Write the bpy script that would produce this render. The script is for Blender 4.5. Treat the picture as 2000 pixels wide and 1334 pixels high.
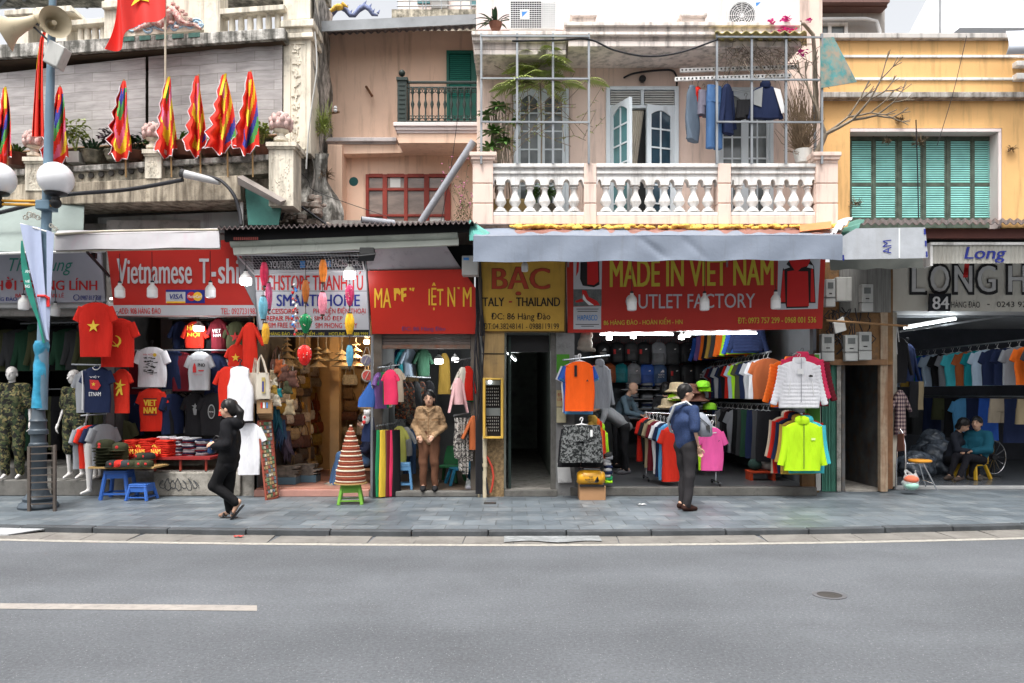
import bpy,bmesh,math,random
import numpy as np
from mathutils import Vector,Matrix
for _o in list(bpy.data.objects):bpy.data.objects.remove(_o)
SC=bpy.context.scene
COL=SC.collection
RND=random.Random(11)
# ---- camera, sky, sun, exposure
F,HY,CH=1500.0,769.0,1.6
cam=bpy.data.objects.new('camera',bpy.data.cameras.new('camera'));COL.objects.link(cam)
cam.location=(0,0,CH);cam.rotation_euler=(math.radians(90),0,0)
cam.data.sensor_width=36;cam.data.lens=36*F/2000;cam.data.shift_y=(HY-667)/2000
cam.data.clip_start=.1;cam.data.clip_end=2000
SC.camera=cam
SUN_EL,SUN_AZ=math.radians(66),math.radians(200)
w=bpy.data.worlds.new('World');SC.world=w;w.use_nodes=True
_n,_l=w.node_tree.nodes,w.node_tree.links
_sky=_n.new('ShaderNodeTexSky');_sky.sky_type='NISHITA';_sky.sun_disc=False
_sky.sun_elevation=SUN_EL;_sky.sun_rotation=SUN_AZ
_sky.air_density=1.0;_sky.dust_density=6.0;_sky.ozone_density=1.0;_sky.altitude=0
_hs=_n.new('ShaderNodeHueSaturation');_hs.inputs['Saturation'].default_value=.15;_hs.inputs['Value'].default_value=1.2
_l.new(_sky.outputs['Color'],_hs.inputs['Color'])
_bg=_n['Background'];_l.new(_hs.outputs['Color'],_bg.inputs['Color']);_bg.inputs['Strength'].default_value=.15
sun=bpy.data.objects.new('sun',bpy.data.lights.new('sun','SUN'));COL.objects.link(sun)
sun.data.energy=1.5;sun.data.angle=math.radians(14);sun.data.color=(1,.97,.92)
_d=Vector((math.sin(SUN_AZ)*math.cos(SUN_EL),math.cos(SUN_AZ)*math.cos(SUN_EL),math.sin(SUN_EL)))
sun.rotation_euler=_d.to_track_quat('Z','Y').to_euler();sun.location=(0,-5,20)
SC.view_settings.view_transform='Standard';SC.view_settings.look='None'
SC.view_settings.gamma=1;SC.view_settings.exposure=0.85
try:
 SC.cycles.max_bounces=6;SC.cycles.diffuse_bounces=4;SC.cycles.transparent_max_bounces=8
except Exception:pass
# ---- helpers
def P(x,y,Y):
 "the point at distance Y that the photo shows at pixel (x, y)"
 return Vector(((x-1000)/F*Y,Y,CH+(HY-y)/F*Y))
def lin(r,g,b):return tuple(((c/255)/12.92 if c/255<=.04045 else((c/255+.055)/1.055)**2.4)for c in(r,g,b))
def tag(o,label=None,cat=None,group=None,kind=None):
 if label:o['label']=label
 if cat:o['category']=cat
 if group:o['group']=group
 if kind:o['kind']=kind
 return o
def thing(name,label,cat,loc=(0,0,0),group=None,rz=0):
 o=bpy.data.objects.new(name,None);COL.objects.link(o);o.empty_display_size=.1
 o.location=loc;o.rotation_euler=(0,0,rz)
 return tag(o,label,cat,group)
def worldloc(o):
 v=Vector(o.location)
 while o.parent:o=o.parent;v+=Vector(o.location)
 return v
_PAR={}
class MB:
 "collects shapes; build() links them as one mesh object"
 def __init__(s):s.v=[];s.f=[];s.m=[]
 def add(s,vs,fs,m=0):
  b=len(s.v);s.v+=[tuple(v)for v in vs];s.f+=[tuple(b+i for i in f)for f in fs];s.m+=[m]*len(fs);return s
 def box(s,x0,x1,y0,y1,z0,z1,m=0):
  return s.add([(x0,y0,z0),(x1,y0,z0),(x1,y1,z0),(x0,y1,z0),(x0,y0,z1),(x1,y0,z1),(x1,y1,z1),(x0,y1,z1)],[(0,3,2,1),(4,5,6,7),(0,1,5,4),(1,2,6,5),(2,3,7,6),(3,0,4,7)],m)
 def pbox(s,x0,y0,x1,y1,Y,d,m=0):
  "box whose front face fills pixels x0..x1, y0..y1 at distance Y, d metres deep"
  a=P(x0,y1,Y);b=P(x1,y0,Y);return s.box(a.x,b.x,Y,Y+d,a.z,b.z,m)
 def bar(s,p,q,w,h=None,m=0,up=None):
  p,q=Vector(p),Vector(q);h=h or w;d=(q-p).normalized()
  u=Vector(up)if up else(Vector((0,0,1))if abs(d.z)<.9 else Vector((0,1,0)))
  a=d.cross(u).normalized()*w/2;b=a.cross(d).normalized()*h/2
  return s.add([p-a-b,p+a-b,p+a+b,p-a+b,q-a-b,q+a-b,q+a+b,q-a+b],[(0,1,2,3),(7,6,5,4),(0,4,5,1),(1,5,6,2),(2,6,7,3),(3,7,4,0)],m)
 def tube(s,pts,r,n=8,m=0,cap=True):
  pts=[Vector(p)for p in pts];k=len(pts);rs=r if isinstance(r,(list,tuple))else[r]*k
  vs=[];fs=[];prev=None
  for i,p in enumerate(pts):
   d=(pts[min(i+1,k-1)]-pts[max(i-1,0)]);d=d.normalized()if d.length>1e-9 else Vector((0,0,1))
   if prev is None:a=d.cross(Vector((0,0,1))if abs(d.z)<.9 else Vector((1,0,0))).normalized()
   else:a=(prev-d*prev.dot(d));a=a.normalized()if a.length>1e-6 else d.orthogonal().normalized()
   prev=a;b=d.cross(a)
   for j in range(n):
    t=2*math.pi*j/n;vs.append(p+(a*math.cos(t)+b*math.sin(t))*rs[i])
  for i in range(k-1):
   for j in range(n):fs.append((i*n+j,i*n+(j+1)%n,(i+1)*n+(j+1)%n,(i+1)*n+j))
  if cap:fs.append(tuple(range(n-1,-1,-1)));fs.append(tuple((k-1)*n+j for j in range(n)))
  return s.add(vs,fs,m)
 def rings(s,rs,m=0,cap=True):
  n=len(rs[0]);vs=[v for r in rs for v in r];fs=[]
  for i in range(len(rs)-1):
   for j in range(n):fs.append((i*n+j,i*n+(j+1)%n,(i+1)*n+(j+1)%n,(i+1)*n+j))
  if cap:fs.append(tuple(range(n-1,-1,-1)));fs.append(tuple((len(rs)-1)*n+j for j in range(n)))
  return s.add(vs,fs,m)
 def lathe(s,prof,c=(0,0,0),n=16,m=0,ax=None,cap=True):
  c=Vector(c);A=Vector(ax).normalized()if ax else Vector((0,0,1))
  u=A.orthogonal().normalized()if ax else Vector((1,0,0));w_=A.cross(u)
  return s.rings([[c+A*z+(u*math.cos(2*math.pi*j/n)+w_*math.sin(2*math.pi*j/n))*r for j in range(n)]for r,z in prof],m,cap)
 def ball(s,c,r,n=12,m=0):
  r=r if isinstance(r,(list,tuple))else(r,r,r);c=Vector(c);k=max(4,n//2+1)
  return s.rings([[c+Vector((r[0]*math.sin(a)*math.cos(2*math.pi*j/n),r[1]*math.sin(a)*math.sin(2*math.pi*j/n),r[2]*math.cos(a)))for j in range(n)]for a in[math.pi-(.03+(math.pi-.06)*i/(k-1))for i in range(k)]],m)
 def prism(s,poly,y0,y1,m=0):
  "poly of (x, z), extruded from y0 (front) to y1"
  n=len(poly);vs=[(x,y0,z)for x,z in poly]+[(x,y1,z)for x,z in poly]
  return s.add(vs,[tuple(range(n)),tuple(range(2*n-1,n-1,-1))]+[(i,i+n,(i+1)%n+n,(i+1)%n)for i in range(n)],m)
 def pprism(s,poly,Y,d,m=0):
  return s.prism([(P(x,y,Y).x,P(x,y,Y).z)for x,y in poly],Y,Y+d,m)
 def slab(s,pts,d,m=0):
  "polygon of 3-D points given thickness d along its normal"
  pts=[Vector(p)for p in pts];nrm=Vector((0,0,0));n=len(pts)
  for i in range(n):nrm+=(pts[i]-pts[0]).cross(pts[(i+1)%n]-pts[0])
  nrm=nrm.normalized()*d
  return s.add(pts+[p-nrm for p in pts],[tuple(range(n)),tuple(range(2*n-1,n-1,-1))]+[(i,i+n,(i+1)%n+n,(i+1)%n)for i in range(n)],m)
 def grid(s,fn,nu,nv,m=0,th=0):
  "fn(u, v) -> point; th gives the sheet a thickness"
  q=[[Vector(fn(i/nu,j/nv))for i in range(nu+1)]for j in range(nv+1)]
  vs=[p for r in q for p in r];W=nu+1
  fs=[(j*W+i,j*W+i+1,(j+1)*W+i+1,(j+1)*W+i)for j in range(nv)for i in range(nu)]
  if th:
   k=len(vs);bk=[]
   for j in range(nv+1):
    for i in range(nu+1):
     du=q[j][min(i+1,nu)]-q[j][max(i-1,0)];dv=q[min(j+1,nv)][i]-q[max(j-1,0)][i]
     nn=du.cross(dv);nn=nn.normalized()if nn.length>1e-9 else Vector((0,1,0));bk.append(q[j][i]-nn*th)
   vs+=bk;fs+=[tuple(reversed([a+k for a in f]))for f in fs]
   rim=[i for i in range(W)]+[j*W+nu for j in range(1,nv+1)]+[nv*W+i for i in range(nu-1,-1,-1)]+[j*W for j in range(nv-1,0,-1)]
   fs+=[(rim[i],rim[i]+k,rim[(i+1)%len(rim)]+k,rim[(i+1)%len(rim)])for i in range(len(rim))]
  return s.add(vs,fs,m)
 def mesh(s,name,off=Vector((0,0,0)),smooth=None):
  me=bpy.data.meshes.new(name)
  me.from_pydata([(v[0]-off[0],v[1]-off[1],v[2]-off[2])for v in s.v],[],s.f)
  if any(s.m):me.polygons.foreach_set('material_index',s.m)
  if smooth is not None:
   me.polygons.foreach_set('use_smooth',[True]*len(s.f));me.update()
   if smooth<179:me.set_sharp_from_angle(angle=math.radians(smooth))
  me.update();return me
 def build(s,name,mats,par=None,smooth=None,bevel=0,local=False,label=None,fix=True):
  off=Vector((0,0,0))if(local or par is None)else worldloc(par)
  me=s.mesh(name,off,smooth)
  if fix:
   bm=bmesh.new();bm.from_mesh(me);bmesh.ops.recalc_face_normals(bm,faces=bm.faces);bm.to_mesh(me);bm.free()
  for mt in(mats if isinstance(mats,(list,tuple))else[mats]):me.materials.append(mt)
  o=bpy.data.objects.new(name,me);COL.objects.link(o)
  if par is not None:o.parent=par
  if bevel:
   b=o.modifiers.new('bevel','BEVEL');b.width=bevel;b.segments=2;b.limit_method='ANGLE'
  if label:o['label']=label
  return o
def settle(o,at=None):
 "moves a single-mesh thing's origin to its base"
 me=o.data;co=np.empty(len(me.vertices)*3);me.vertices.foreach_get('co',co);co=co.reshape(-1,3)
 c=Vector(at)if at else Vector(((co[:,0].min()+co[:,0].max())/2,(co[:,1].min()+co[:,1].max())/2,co[:,2].min()))
 me.vertices.foreach_set('co',(co-np.array(c)).ravel());o.location=c;me.update();return o
def kids(o):return[c for c in bpy.data.objects if c.parent is o]
def copy_tree(o,parent=None,col=None):
 c=o.copy();COL.objects.link(c)
 if parent is not None:c.parent=parent
 for k in list(o.children):copy_tree(k,c)
 return c
 # ---- materials
_M={}
def M(name,c=(.5,.5,.5),rough=.75,var=.12,vs=2.5,dirt=0.,dc=(.05,.045,.04),streak=0.,bump=0.,bs=40,metal=0,emit=0,spec=.3,obj=False,alpha=1,trans=0,sub=0,stretch=(1,1,1),seed=0.):
 if name in _M:return _M[name]
 mt=bpy.data.materials.new(name);mt.use_nodes=True;N=mt.node_tree.nodes;L=mt.node_tree.links
 b=N['Principled BSDF'];b.inputs['Roughness'].default_value=rough;b.inputs['Metallic'].default_value=metal
 b.inputs['Specular IOR Level'].default_value=spec
 if alpha<1:b.inputs['Alpha'].default_value=alpha
 if trans:b.inputs['Transmission Weight'].default_value=trans
 if obj:pos=N.new('ShaderNodeTexCoord').outputs['Object']
 else:pos=N.new('ShaderNodeNewGeometry').outputs['Position']
 mp=N.new('ShaderNodeMapping');mp.inputs['Scale'].default_value=stretch;mp.inputs['Location'].default_value=(seed,seed*1.7,seed*.3)
 L.new(pos,mp.inputs['Vector']);pos=mp.outputs['Vector']
 def noise(sc,det=5,st=(1,1,1),ro=.6):
  v=pos
  if st!=(1,1,1):
   m2=N.new('ShaderNodeMapping');m2.inputs['Scale'].default_value=st;L.new(pos,m2.inputs['Vector']);v=m2.outputs['Vector']
  n=N.new('ShaderNodeTexNoise');n.inputs['Scale'].default_value=sc;n.inputs['Detail'].default_value=det
  n.inputs['Roughness'].default_value=ro;L.new(v,n.inputs['Vector']);return n.outputs['Fac']
 def ramp(f,a,b_):
  r=N.new('ShaderNodeMapRange');r.inputs['From Min'].default_value=a;r.inputs['From Max'].default_value=b_;L.new(f,r.inputs['Value']);return r.outputs['Result']
 def mix(f,a,b_,mode='MIX'):
  x=N.new('ShaderNodeMix');x.data_type='RGBA';x.blend_type=mode
  for sck,val in((x.inputs[0],f),(x.inputs[6],a),(x.inputs[7],b_)):
   if hasattr(val,'is_linked'):L.new(val,sck)
   elif isinstance(val,(int,float)):sck.default_value=val
   else:sck.default_value=(*val,1)
  return x.outputs[2]
 mt['_']=0
 if c=='obj':col=N.new('ShaderNodeObjectInfo').outputs['Color']
 else:col=c
 if var:
  f=ramp(noise(vs),.3,.7)
  if c=='obj':
   lo=mix(1,col,(1-var,)*3,'MULTIPLY');hi=mix(1,col,(1+var,)*3,'MULTIPLY');col=mix(f,lo,hi)
  else:col=mix(f,tuple(x*(1-var)for x in c),tuple(min(1,x*(1+var))for x in c))
 if dirt:
  g=ramp(noise(vs*2.3,8,ro=.7),.62-.22*dirt,.72-.1*dirt)
  g2=N.new('ShaderNodeMath');g2.operation='MULTIPLY';L.new(g,g2.inputs[0]);g2.inputs[1].default_value=min(1,dirt)
  col=mix(g2.outputs[0],col,dc)
 if streak:
  g=ramp(noise(4.5,6,(1.6,1.6,.16),.65),.58-.2*streak,.75-.12*streak)
  g2=N.new('ShaderNodeMath');g2.operation='MULTIPLY';L.new(g,g2.inputs[0]);g2.inputs[1].default_value=min(1,.35+.6*streak)
  col=mix(g2.outputs[0],col,dc)
 if hasattr(col,'is_linked'):L.new(col,b.inputs['Base Color'])
 else:b.inputs['Base Color'].default_value=(*col,1)
 if bump:
  bp=N.new('ShaderNodeBump');bp.inputs['Strength'].default_value=bump;bp.inputs['Distance'].default_value=.02
  L.new(noise(bs,4),bp.inputs['Height']);L.new(bp.outputs['Normal'],b.inputs['Normal'])
 if emit:
  b.inputs['Emission Strength'].default_value=emit
  b.inputs['Emission Color'].default_value=(*(c if c!='obj' else(1,1,1)),1)
 _M[name]=mt;return mt
 # ---- lettering
_TC={}
def text_mesh(s,bold=0.0,shear=0.0,space=1.0):
 k=(s,bold,shear,space)
 if k in _TC:return _TC[k]
 c=bpy.data.curves.new('lettering','FONT');c.body=s;c.shear=shear;c.space_character=space
 c.resolution_u=3;c.align_x='CENTER'
 o=bpy.data.objects.new('lettering',c);COL.objects.link(o)
 dg=bpy.context.evaluated_depsgraph_get();me=bpy.data.meshes.new_from_object(o.evaluated_get(dg))
 vs=[tuple(v.co)for v in me.vertices];fs=[tuple(p.vertices)for p in me.polygons]
 bpy.data.objects.remove(o);bpy.data.curves.remove(c);bpy.data.meshes.remove(me)
 xs=[v[0]for v in vs];ys=[v[1]for v in vs];x0,x1,y0,y1=min(xs),max(xs),min(ys),max(ys)
 _TC[k]=([((v[0]-x0)/(x1-x0),(v[1]-y0)/(y1-y0))for v in vs],fs,x1-x0);return _TC[k]
def lettering(s,box,Y,mat,par,bold=.02,shear=0,space=1.0,name='lettering',off=.006,skew=0,th=0):
 "letters filling the pixel box (x0, y0, x1, y1) on the surface Y (number or function of x, y); heavier weights are struck several times"
 uv,fs,W=text_mesh(s,min(bold,.006),shear,space);x0,y0,x1,y1=box;mb=MB()
 yf=Y if callable(Y)else(lambda x,y:Y)
 n=1 if bold<=.012 else(3 if bold<.04 else 5);sh=max(0,bold-.006)*.5/W
 for i in range(n):
  du=0 if n==1 else sh*(2*i/(n-1)-1);vs=[]
  for u,v in uv:
   u=(u+du+sh)/(1+2*sh);x=x0+(x1-x0)*u;y=y1+(y0-y1)*v+skew*(u-.5);vs.append(P(x,y,yf(x,y)-off-.0004*i))
  mb.add(vs,fs)
  if th and i==0:mb.add([v+Vector((0,th,0))for v in vs],[tuple(reversed(f))for f in fs])
 return mb.build(name,mat,par,fix=False)
def sheet(mb,pts,Y,off=.003,m=0):
 yf=Y if callable(Y)else(lambda x,y:Y)
 mb.add([P(x,y,yf(x,y)-off)for x,y in pts],[tuple(range(len(pts)-1,-1,-1))],m);return mb
def rect(x0,y0,x1,y1):return[(x0,y0),(x1,y0),(x1,y1),(x0,y1)]
# ---- smooth bodies from blended round cones
def sdf_mesh(prims,vox,k=.03):
 "prims: ('c', p, q, r1, r2[, k]) round cones and ('e', centre, radii[, axes, k]) ellipsoids, joined smoothly; ('-', ...) is cut away"
 lo=np.full(3,1e9);hi=-lo
 for p in prims:
  q=p[1:]if p[0]=='-' else p
  if p[0]=='-':continue
  if q[0]=='c':
   r=max(q[3],q[4])
   for c in(q[1],q[2]):lo=np.minimum(lo,np.array(c)-r);hi=np.maximum(hi,np.array(c)+r)
  else:
   r=max(q[2]);lo=np.minimum(lo,np.array(q[1])-r);hi=np.maximum(hi,np.array(q[1])+r)
 lo-=3*vox+k*.3;hi+=3*vox+k*.3
 n=np.ceil((hi-lo)/vox).astype(int)+1
 V=np.full(n,1.0,dtype=np.float32)
 ax=[lo[i]+vox*np.arange(n[i])for i in range(3)]
 for p in prims:
  neg=p[0]=='-';q=p[1:]if neg else p
  if q[0]=='c':
   a,b=np.array(q[1],float),np.array(q[2],float);r1,r2=q[3],q[4];kk=q[5]if len(q)>5 else k;rm=max(r1,r2)
   l_,h_=np.minimum(a,b)-rm,np.maximum(a,b)+rm
  else:
   a=np.array(q[1],float);rr=np.array(q[2],float);kk=q[4]if len(q)>4 else k
   l_,h_=a-rr.max(),a+rr.max()
  l_=l_-kk-3*vox;h_=h_+kk+3*vox
  i0=np.maximum(0,np.floor((l_-lo)/vox).astype(int));i1=np.minimum(n,np.ceil((h_-lo)/vox).astype(int)+1)
  if(i1<=i0).any():continue
  X,Y_,Z=np.meshgrid(ax[0][i0[0]:i1[0]],ax[1][i0[1]:i1[1]],ax[2][i0[2]:i1[2]],indexing='ij')
  if q[0]=='c':
   d=b-a;L2=max((d*d).sum(),1e-12)
   t=np.clip(((X-a[0])*d[0]+(Y_-a[1])*d[1]+(Z-a[2])*d[2])/L2,0,1)
   D=np.sqrt((X-a[0]-t*d[0])**2+(Y_-a[1]-t*d[1])**2+(Z-a[2]-t*d[2])**2)-(r1+(r2-r1)*t)
  else:
   x,y,z=X-a[0],Y_-a[1],Z-a[2]
   if len(q)>3 and q[3]is not None:
    A=np.array(q[3]);x,y,z=(A[0][0]*x+A[0][1]*y+A[0][2]*z,A[1][0]*x+A[1][1]*y+A[1][2]*z,A[2][0]*x+A[2][1]*y+A[2][2]*z)
   k0=np.sqrt((x/rr[0])**2+(y/rr[1])**2+(z/rr[2])**2);k1=np.sqrt((x/rr[0]**2)**2+(y/rr[1]**2)**2+(z/rr[2]**2)**2)
   D=k0*(k0-1)/np.maximum(k1,1e-6)
  S=V[i0[0]:i1[0],i0[1]:i1[1],i0[2]:i1[2]]
  if neg:S[...]=np.maximum(S,-D)
  else:
   h=np.clip(.5+.5*(S-D)/kk,0,1);S[...]=S+(D-S)*h-kk*h*(1-h)
 return surface_nets(V,lo,vox)
def surface_nets(V,lo,vox):
 ins=V<0;nx,ny,nz=V.shape
 cnt=np.zeros((nx-1,ny-1,nz-1));acc=np.zeros((nx-1,ny-1,nz-1,3))
 cs=[(i,j,k)for i in(0,1)for j in(0,1)for k in(0,1)]
 def sub(A,c):return A[c[0]:nx-1+c[0],c[1]:ny-1+c[1],c[2]:nz-1+c[2]]
 for a in cs:
  for axis in range(3):
   if a[axis]:continue
   b=list(a);b[axis]=1
   va,vb=sub(V,a),sub(V,b);cr=(va<0)!=(vb<0)
   with np.errstate(divide='ignore',invalid='ignore'):t=np.where(cr,va/(va-vb),0)
   for i in range(3):acc[...,i]+=np.where(cr,a[i]+(t if i==axis else 0),0)
   cnt+=cr
 act=cnt>0;idx=-np.ones(act.shape,int);idx[act]=np.arange(act.sum())
 ijk=np.argwhere(act);verts=(ijk+acc[act]/cnt[act][:,None])*vox+lo
 faces=[]
 for axis in range(3):
  o1,o2=[(1,2),(2,0),(0,1)][axis]
  sl0=[slice(1,None)]*3;sl0[axis]=slice(0,-1)
  A=ins[tuple(slice(1,m-1)if i!=axis else slice(0,m-1)for i,m in enumerate(V.shape))]
  B=ins[tuple(slice(1,m-1)if i!=axis else slice(1,m)for i,m in enumerate(V.shape))]
  for flip,cond in((0,A&~B),(1,~A&B)):
   e=np.argwhere(cond)
   if not len(e):continue
   base=e.copy();base[:,o1]+=1;base[:,o2]+=1
   def at(d1,d2):
    c=base.copy();c[:,o1]-=d1;c[:,o2]-=d2;return idx[c[:,0],c[:,1],c[:,2]]
   qd=np.stack([at(1,1),at(0,1),at(0,0),at(1,0)],1)
   if flip:qd=qd[:,::-1]
   faces.append(qd)
 fc=np.concatenate(faces)if faces else np.zeros((0,4),int)
 fc=fc[(fc>=0).all(1)]
 return verts,fc
def sdf(mb,prims,vox=.012,k=.03,m=0,T=None,warp=None):
 v,f=sdf_mesh(prims,vox,k)
 if warp is not None:v=warp(v)
 if T is not None:v=v@np.array(T.to_3x3()).T+np.array(T.translation)
 return mb.add(v.tolist(),[tuple(int(a)for a in q)for q in f],m)
 # ---- ground
def kerbY(X):
 a=min(abs(X),8.0);k=.0092 if X<0 else.0116
 return 8.92+k*a*a+(abs(X)-a)*2*k*8*.8
RZ=-.07
def M_road():
 mt=M('asphalt',(.122,.129,.140),rough=.9,var=.16,vs=.6,dirt=.22,dc=(.075,.075,.075),bump=.5,bs=160,spec=.15)
 N=mt.node_tree.nodes;L=mt.node_tree.links;b=N['Principled BSDF']
 src=b.inputs['Base Color'].links[0].from_socket
 geo=N.new('ShaderNodeNewGeometry')
 v=N.new('ShaderNodeTexVoronoi');v.inputs['Scale'].default_value=60;L.new(geo.outputs['Position'],v.inputs['Vector'])
 mr=N.new('ShaderNodeMapRange');mr.inputs['From Min'].default_value=.02;mr.inputs['From Max'].default_value=.3
 mr.inputs['To Min'].default_value=.95;mr.inputs['To Max'].default_value=0
 L.new(v.outputs['Distance'],mr.inputs['Value'])
 sep=N.new('ShaderNodeSeparateColor');L.new(v.outputs['Color'],sep.inputs[0])
 ml=N.new('ShaderNodeMath');ml.operation='MULTIPLY';L.new(mr.outputs[0],ml.inputs[0]);L.new(sep.outputs[0],ml.inputs[1])
 cr=N.new('ShaderNodeMix');cr.data_type='RGBA';L.new(sep.outputs[1],cr.inputs[0]);cr.inputs[6].default_value=(.045,.046,.05,1);cr.inputs[7].default_value=(.5,.5,.5,1)
 mx=N.new('ShaderNodeMix');mx.data_type='RGBA';L.new(ml.outputs[0],mx.inputs[0]);L.new(src,mx.inputs[6]);L.new(cr.outputs[2],mx.inputs[7])
 gn=N.new('ShaderNodeTexNoise');gn.inputs['Scale'].default_value=42;gn.inputs['Detail'].default_value=3;L.new(geo.outputs['Position'],gn.inputs['Vector'])
 gr=N.new('ShaderNodeMapRange');gr.inputs['From Min'].default_value=.3;gr.inputs['From Max'].default_value=.7;gr.inputs['To Min'].default_value=.84;gr.inputs['To Max'].default_value=1.16;L.new(gn.outputs['Fac'],gr.inputs['Value'])
 gs=N.new('ShaderNodeVectorMath');gs.operation='SCALE';L.new(mx.outputs[2],gs.inputs[0]);L.new(gr.outputs[0],gs.inputs['Scale'])
 n=N.new('ShaderNodeTexNoise');n.inputs['Scale'].default_value=1;mp=N.new('ShaderNodeMapping');mp.inputs['Scale'].default_value=(.12,1.1,1)
 L.new(geo.outputs['Position'],mp.inputs['Vector']);L.new(mp.outputs['Vector'],n.inputs['Vector'])
 m2=N.new('ShaderNodeMapRange');m2.inputs['From Min'].default_value=.35;m2.inputs['From Max'].default_value=.65;m2.inputs['To Min'].default_value=.9;m2.inputs['To Max'].default_value=1.06
 L.new(n.outputs['Fac'],m2.inputs['Value'])
 m3=N.new('ShaderNodeVectorMath');m3.operation='SCALE';L.new(gs.outputs[0],m3.inputs[0]);L.new(m2.outputs[0],m3.inputs['Scale'])
 L.new(m3.outputs[0],b.inputs['Base Color']);return mt
def M_tiles():
 mt=M('pavement_stone',(.116,.138,.156),rough=.42,var=.25,vs=1.4,dirt=.5,dc=(.26,.27,.27),bump=.05,bs=30,spec=.4)
 N=mt.node_tree.nodes;L=mt.node_tree.links;b=N['Principled BSDF']
 src=b.inputs['Base Color'].links[0].from_socket
 geo=N.new('ShaderNodeNewGeometry');br=N.new('ShaderNodeTexBrick');L.new(geo.outputs['Position'],br.inputs['Vector'])
 br.inputs['Scale'].default_value=1;br.inputs['Brick Width'].default_value=.40;br.inputs['Row Height'].default_value=.36
 br.inputs['Mortar Size'].default_value=.006;br.inputs['Color1'].default_value=(.68,.7,.72,1);br.inputs['Color2'].default_value=(1.3,1.27,1.24,1)
 br.inputs['Mortar'].default_value=(.22,.2,.19,1);br.inputs['Bias'].default_value=-.1;br.offset=.5
 mx=N.new('ShaderNodeMix');mx.data_type='RGBA';mx.blend_type='MULTIPLY';mx.inputs[0].default_value=.8
 L.new(src,mx.inputs[6]);L.new(br.outputs['Color'],mx.inputs[7]);L.new(mx.outputs[2],b.inputs['Base Color'])
 n=N.new('ShaderNodeTexNoise');n.inputs['Scale'].default_value=3;L.new(geo.outputs['Position'],n.inputs['Vector'])
 r=N.new('ShaderNodeMapRange');r.inputs['To Min'].default_value=.28;r.inputs['To Max'].default_value=.62;L.new(n.outputs['Fac'],r.inputs['Value']);L.new(r.outputs[0],b.inputs['Roughness'])
 return mt
XS=[-60,-30,-20,-14]+[x*.5 for x in range(-22,23)]+[14,20,30,60]
def strip(name,mat,y0,y1,z,kind='structure',xs=XS):
 mb=MB();n=len(xs)
 mb.add([(x,y0(x),z)for x in xs]+[(x,y1(x),z)for x in xs],[(i,i+1,n+i+1,n+i)for i in range(n-1)])
 o=mb.build(name,mat,fix=False);tag(o,kind=kind);return o
mb=MB();mb.box(-80,80,-60,40,RZ-.3,RZ);tag(mb.build('road',M_road()),kind='structure')
strip('pavement',M_tiles(),lambda x:kerbY(x)+.10,lambda x:22,0)
mb=MB();n=len(XS);f0=[(x,kerbY(x))for x in XS]
x=-14.0;kb=MB()
while x<14:
 x1=x+RND.uniform(.85,1.0);d=RND.uniform(-.006,.006)
 a0,a1=kerbY(x),kerbY(x1-.012);zt=.006+RND.uniform(-.003,.004)
 kb.add([(x,a0+d,RZ-.02),(x1-.012,a1+d,RZ-.02),(x1-.012,a1+.13,RZ-.02),(x,a0+.13,RZ-.02),(x,a0+d,zt),(x1-.012,a1+d,zt),(x1-.012,a1+.13,zt),(x,a0+.13,zt)],[(0,3,2,1),(4,5,6,7),(0,1,5,4),(1,2,6,5),(2,3,7,6),(3,0,4,7)]);x=x1
tag(kb.build('kerb',M('kerb_stone',(.062,.068,.074),rough=.55,var=.3,vs=3,dirt=.3,dc=(.14,.14,.14),bump=.2),bevel=.012),kind='structure')
gb=MB();x=-14.0
while x<14:
 x1=x+RND.uniform(.48,.6);t=RND.uniform(-.03,.03);z=RZ+.012+RND.uniform(-.004,.004)
 g=.012
 gb.add([(x,kerbY(x)-.40,RZ-.05),(x1-g,kerbY(x1)-.40,RZ-.05),(x1-g+t,kerbY(x1)-.006,RZ-.05),(x+t,kerbY(x)-.006,RZ-.05),(x,kerbY(x)-.40,RZ+.006),(x1-g,kerbY(x1)-.40,RZ+.006),(x1-g+t,kerbY(x1)-.006,z),(x+t,kerbY(x)-.006,z)],[(0,3,2,1),(4,5,6,7),(0,1,5,4),(1,2,6,5),(2,3,7,6),(3,0,4,7)]);x=x1
tag(gb.build('gutter',M('gutter_concrete',(.175,.165,.15),rough=.9,var=.2,vs=3,dirt=.5,dc=(.09,.08,.07),bump=.4,bs=50)),kind='structure')
MW=M('road_paint',(.36,.34,.30),rough=.8,var=.12,vs=8,dirt=.75,dc=(.19,.185,.18))
strip('edge_line',MW,lambda x:kerbY(x)-.52,lambda x:kerbY(x)-.405,RZ+.004)
mb=MB();a=P(503,1183,0);
q=[((502-1000)/F*Y_,Y_)for Y_ in(2505/(1194-HY),2505/(1183-HY))]
mb.add([(-30,7.35,RZ+.004),(q[0][0],q[0][1],RZ+.004),(q[1][0],q[1][1],RZ+.004),(-30,7.52,RZ+.004)],[(0,1,2,3)])
mb.v[0]=(-30,q[0][1]+(.0285)*(30+q[0][0]),RZ+.004);mb.v[3]=(-30,q[1][1]+.0285*(30+q[0][0]),RZ+.004)
tag(mb.build('lane_line',M('lane_paint',(.30,.275,.25),rough=.85,var=.12,vs=8,dirt=.5,dc=(.14,.14,.14)),fix=False),kind='structure')
strip('whitewash_patch',M('whitewash',(.27,.28,.285),rough=.8,var=.3,vs=5,dirt=1,dc=(.17,.18,.18)),lambda x:kerbY(x)-.34+.05*math.sin(x*9),lambda x:kerbY(x)-.008,RZ+.020,xs=[-.09+.1*k for k in range(12)])
t=thing('manhole_cover','small round iron valve cover sunk in the asphalt on the right','manhole cover',(620/F*6.36,6.36,RZ))
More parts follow.
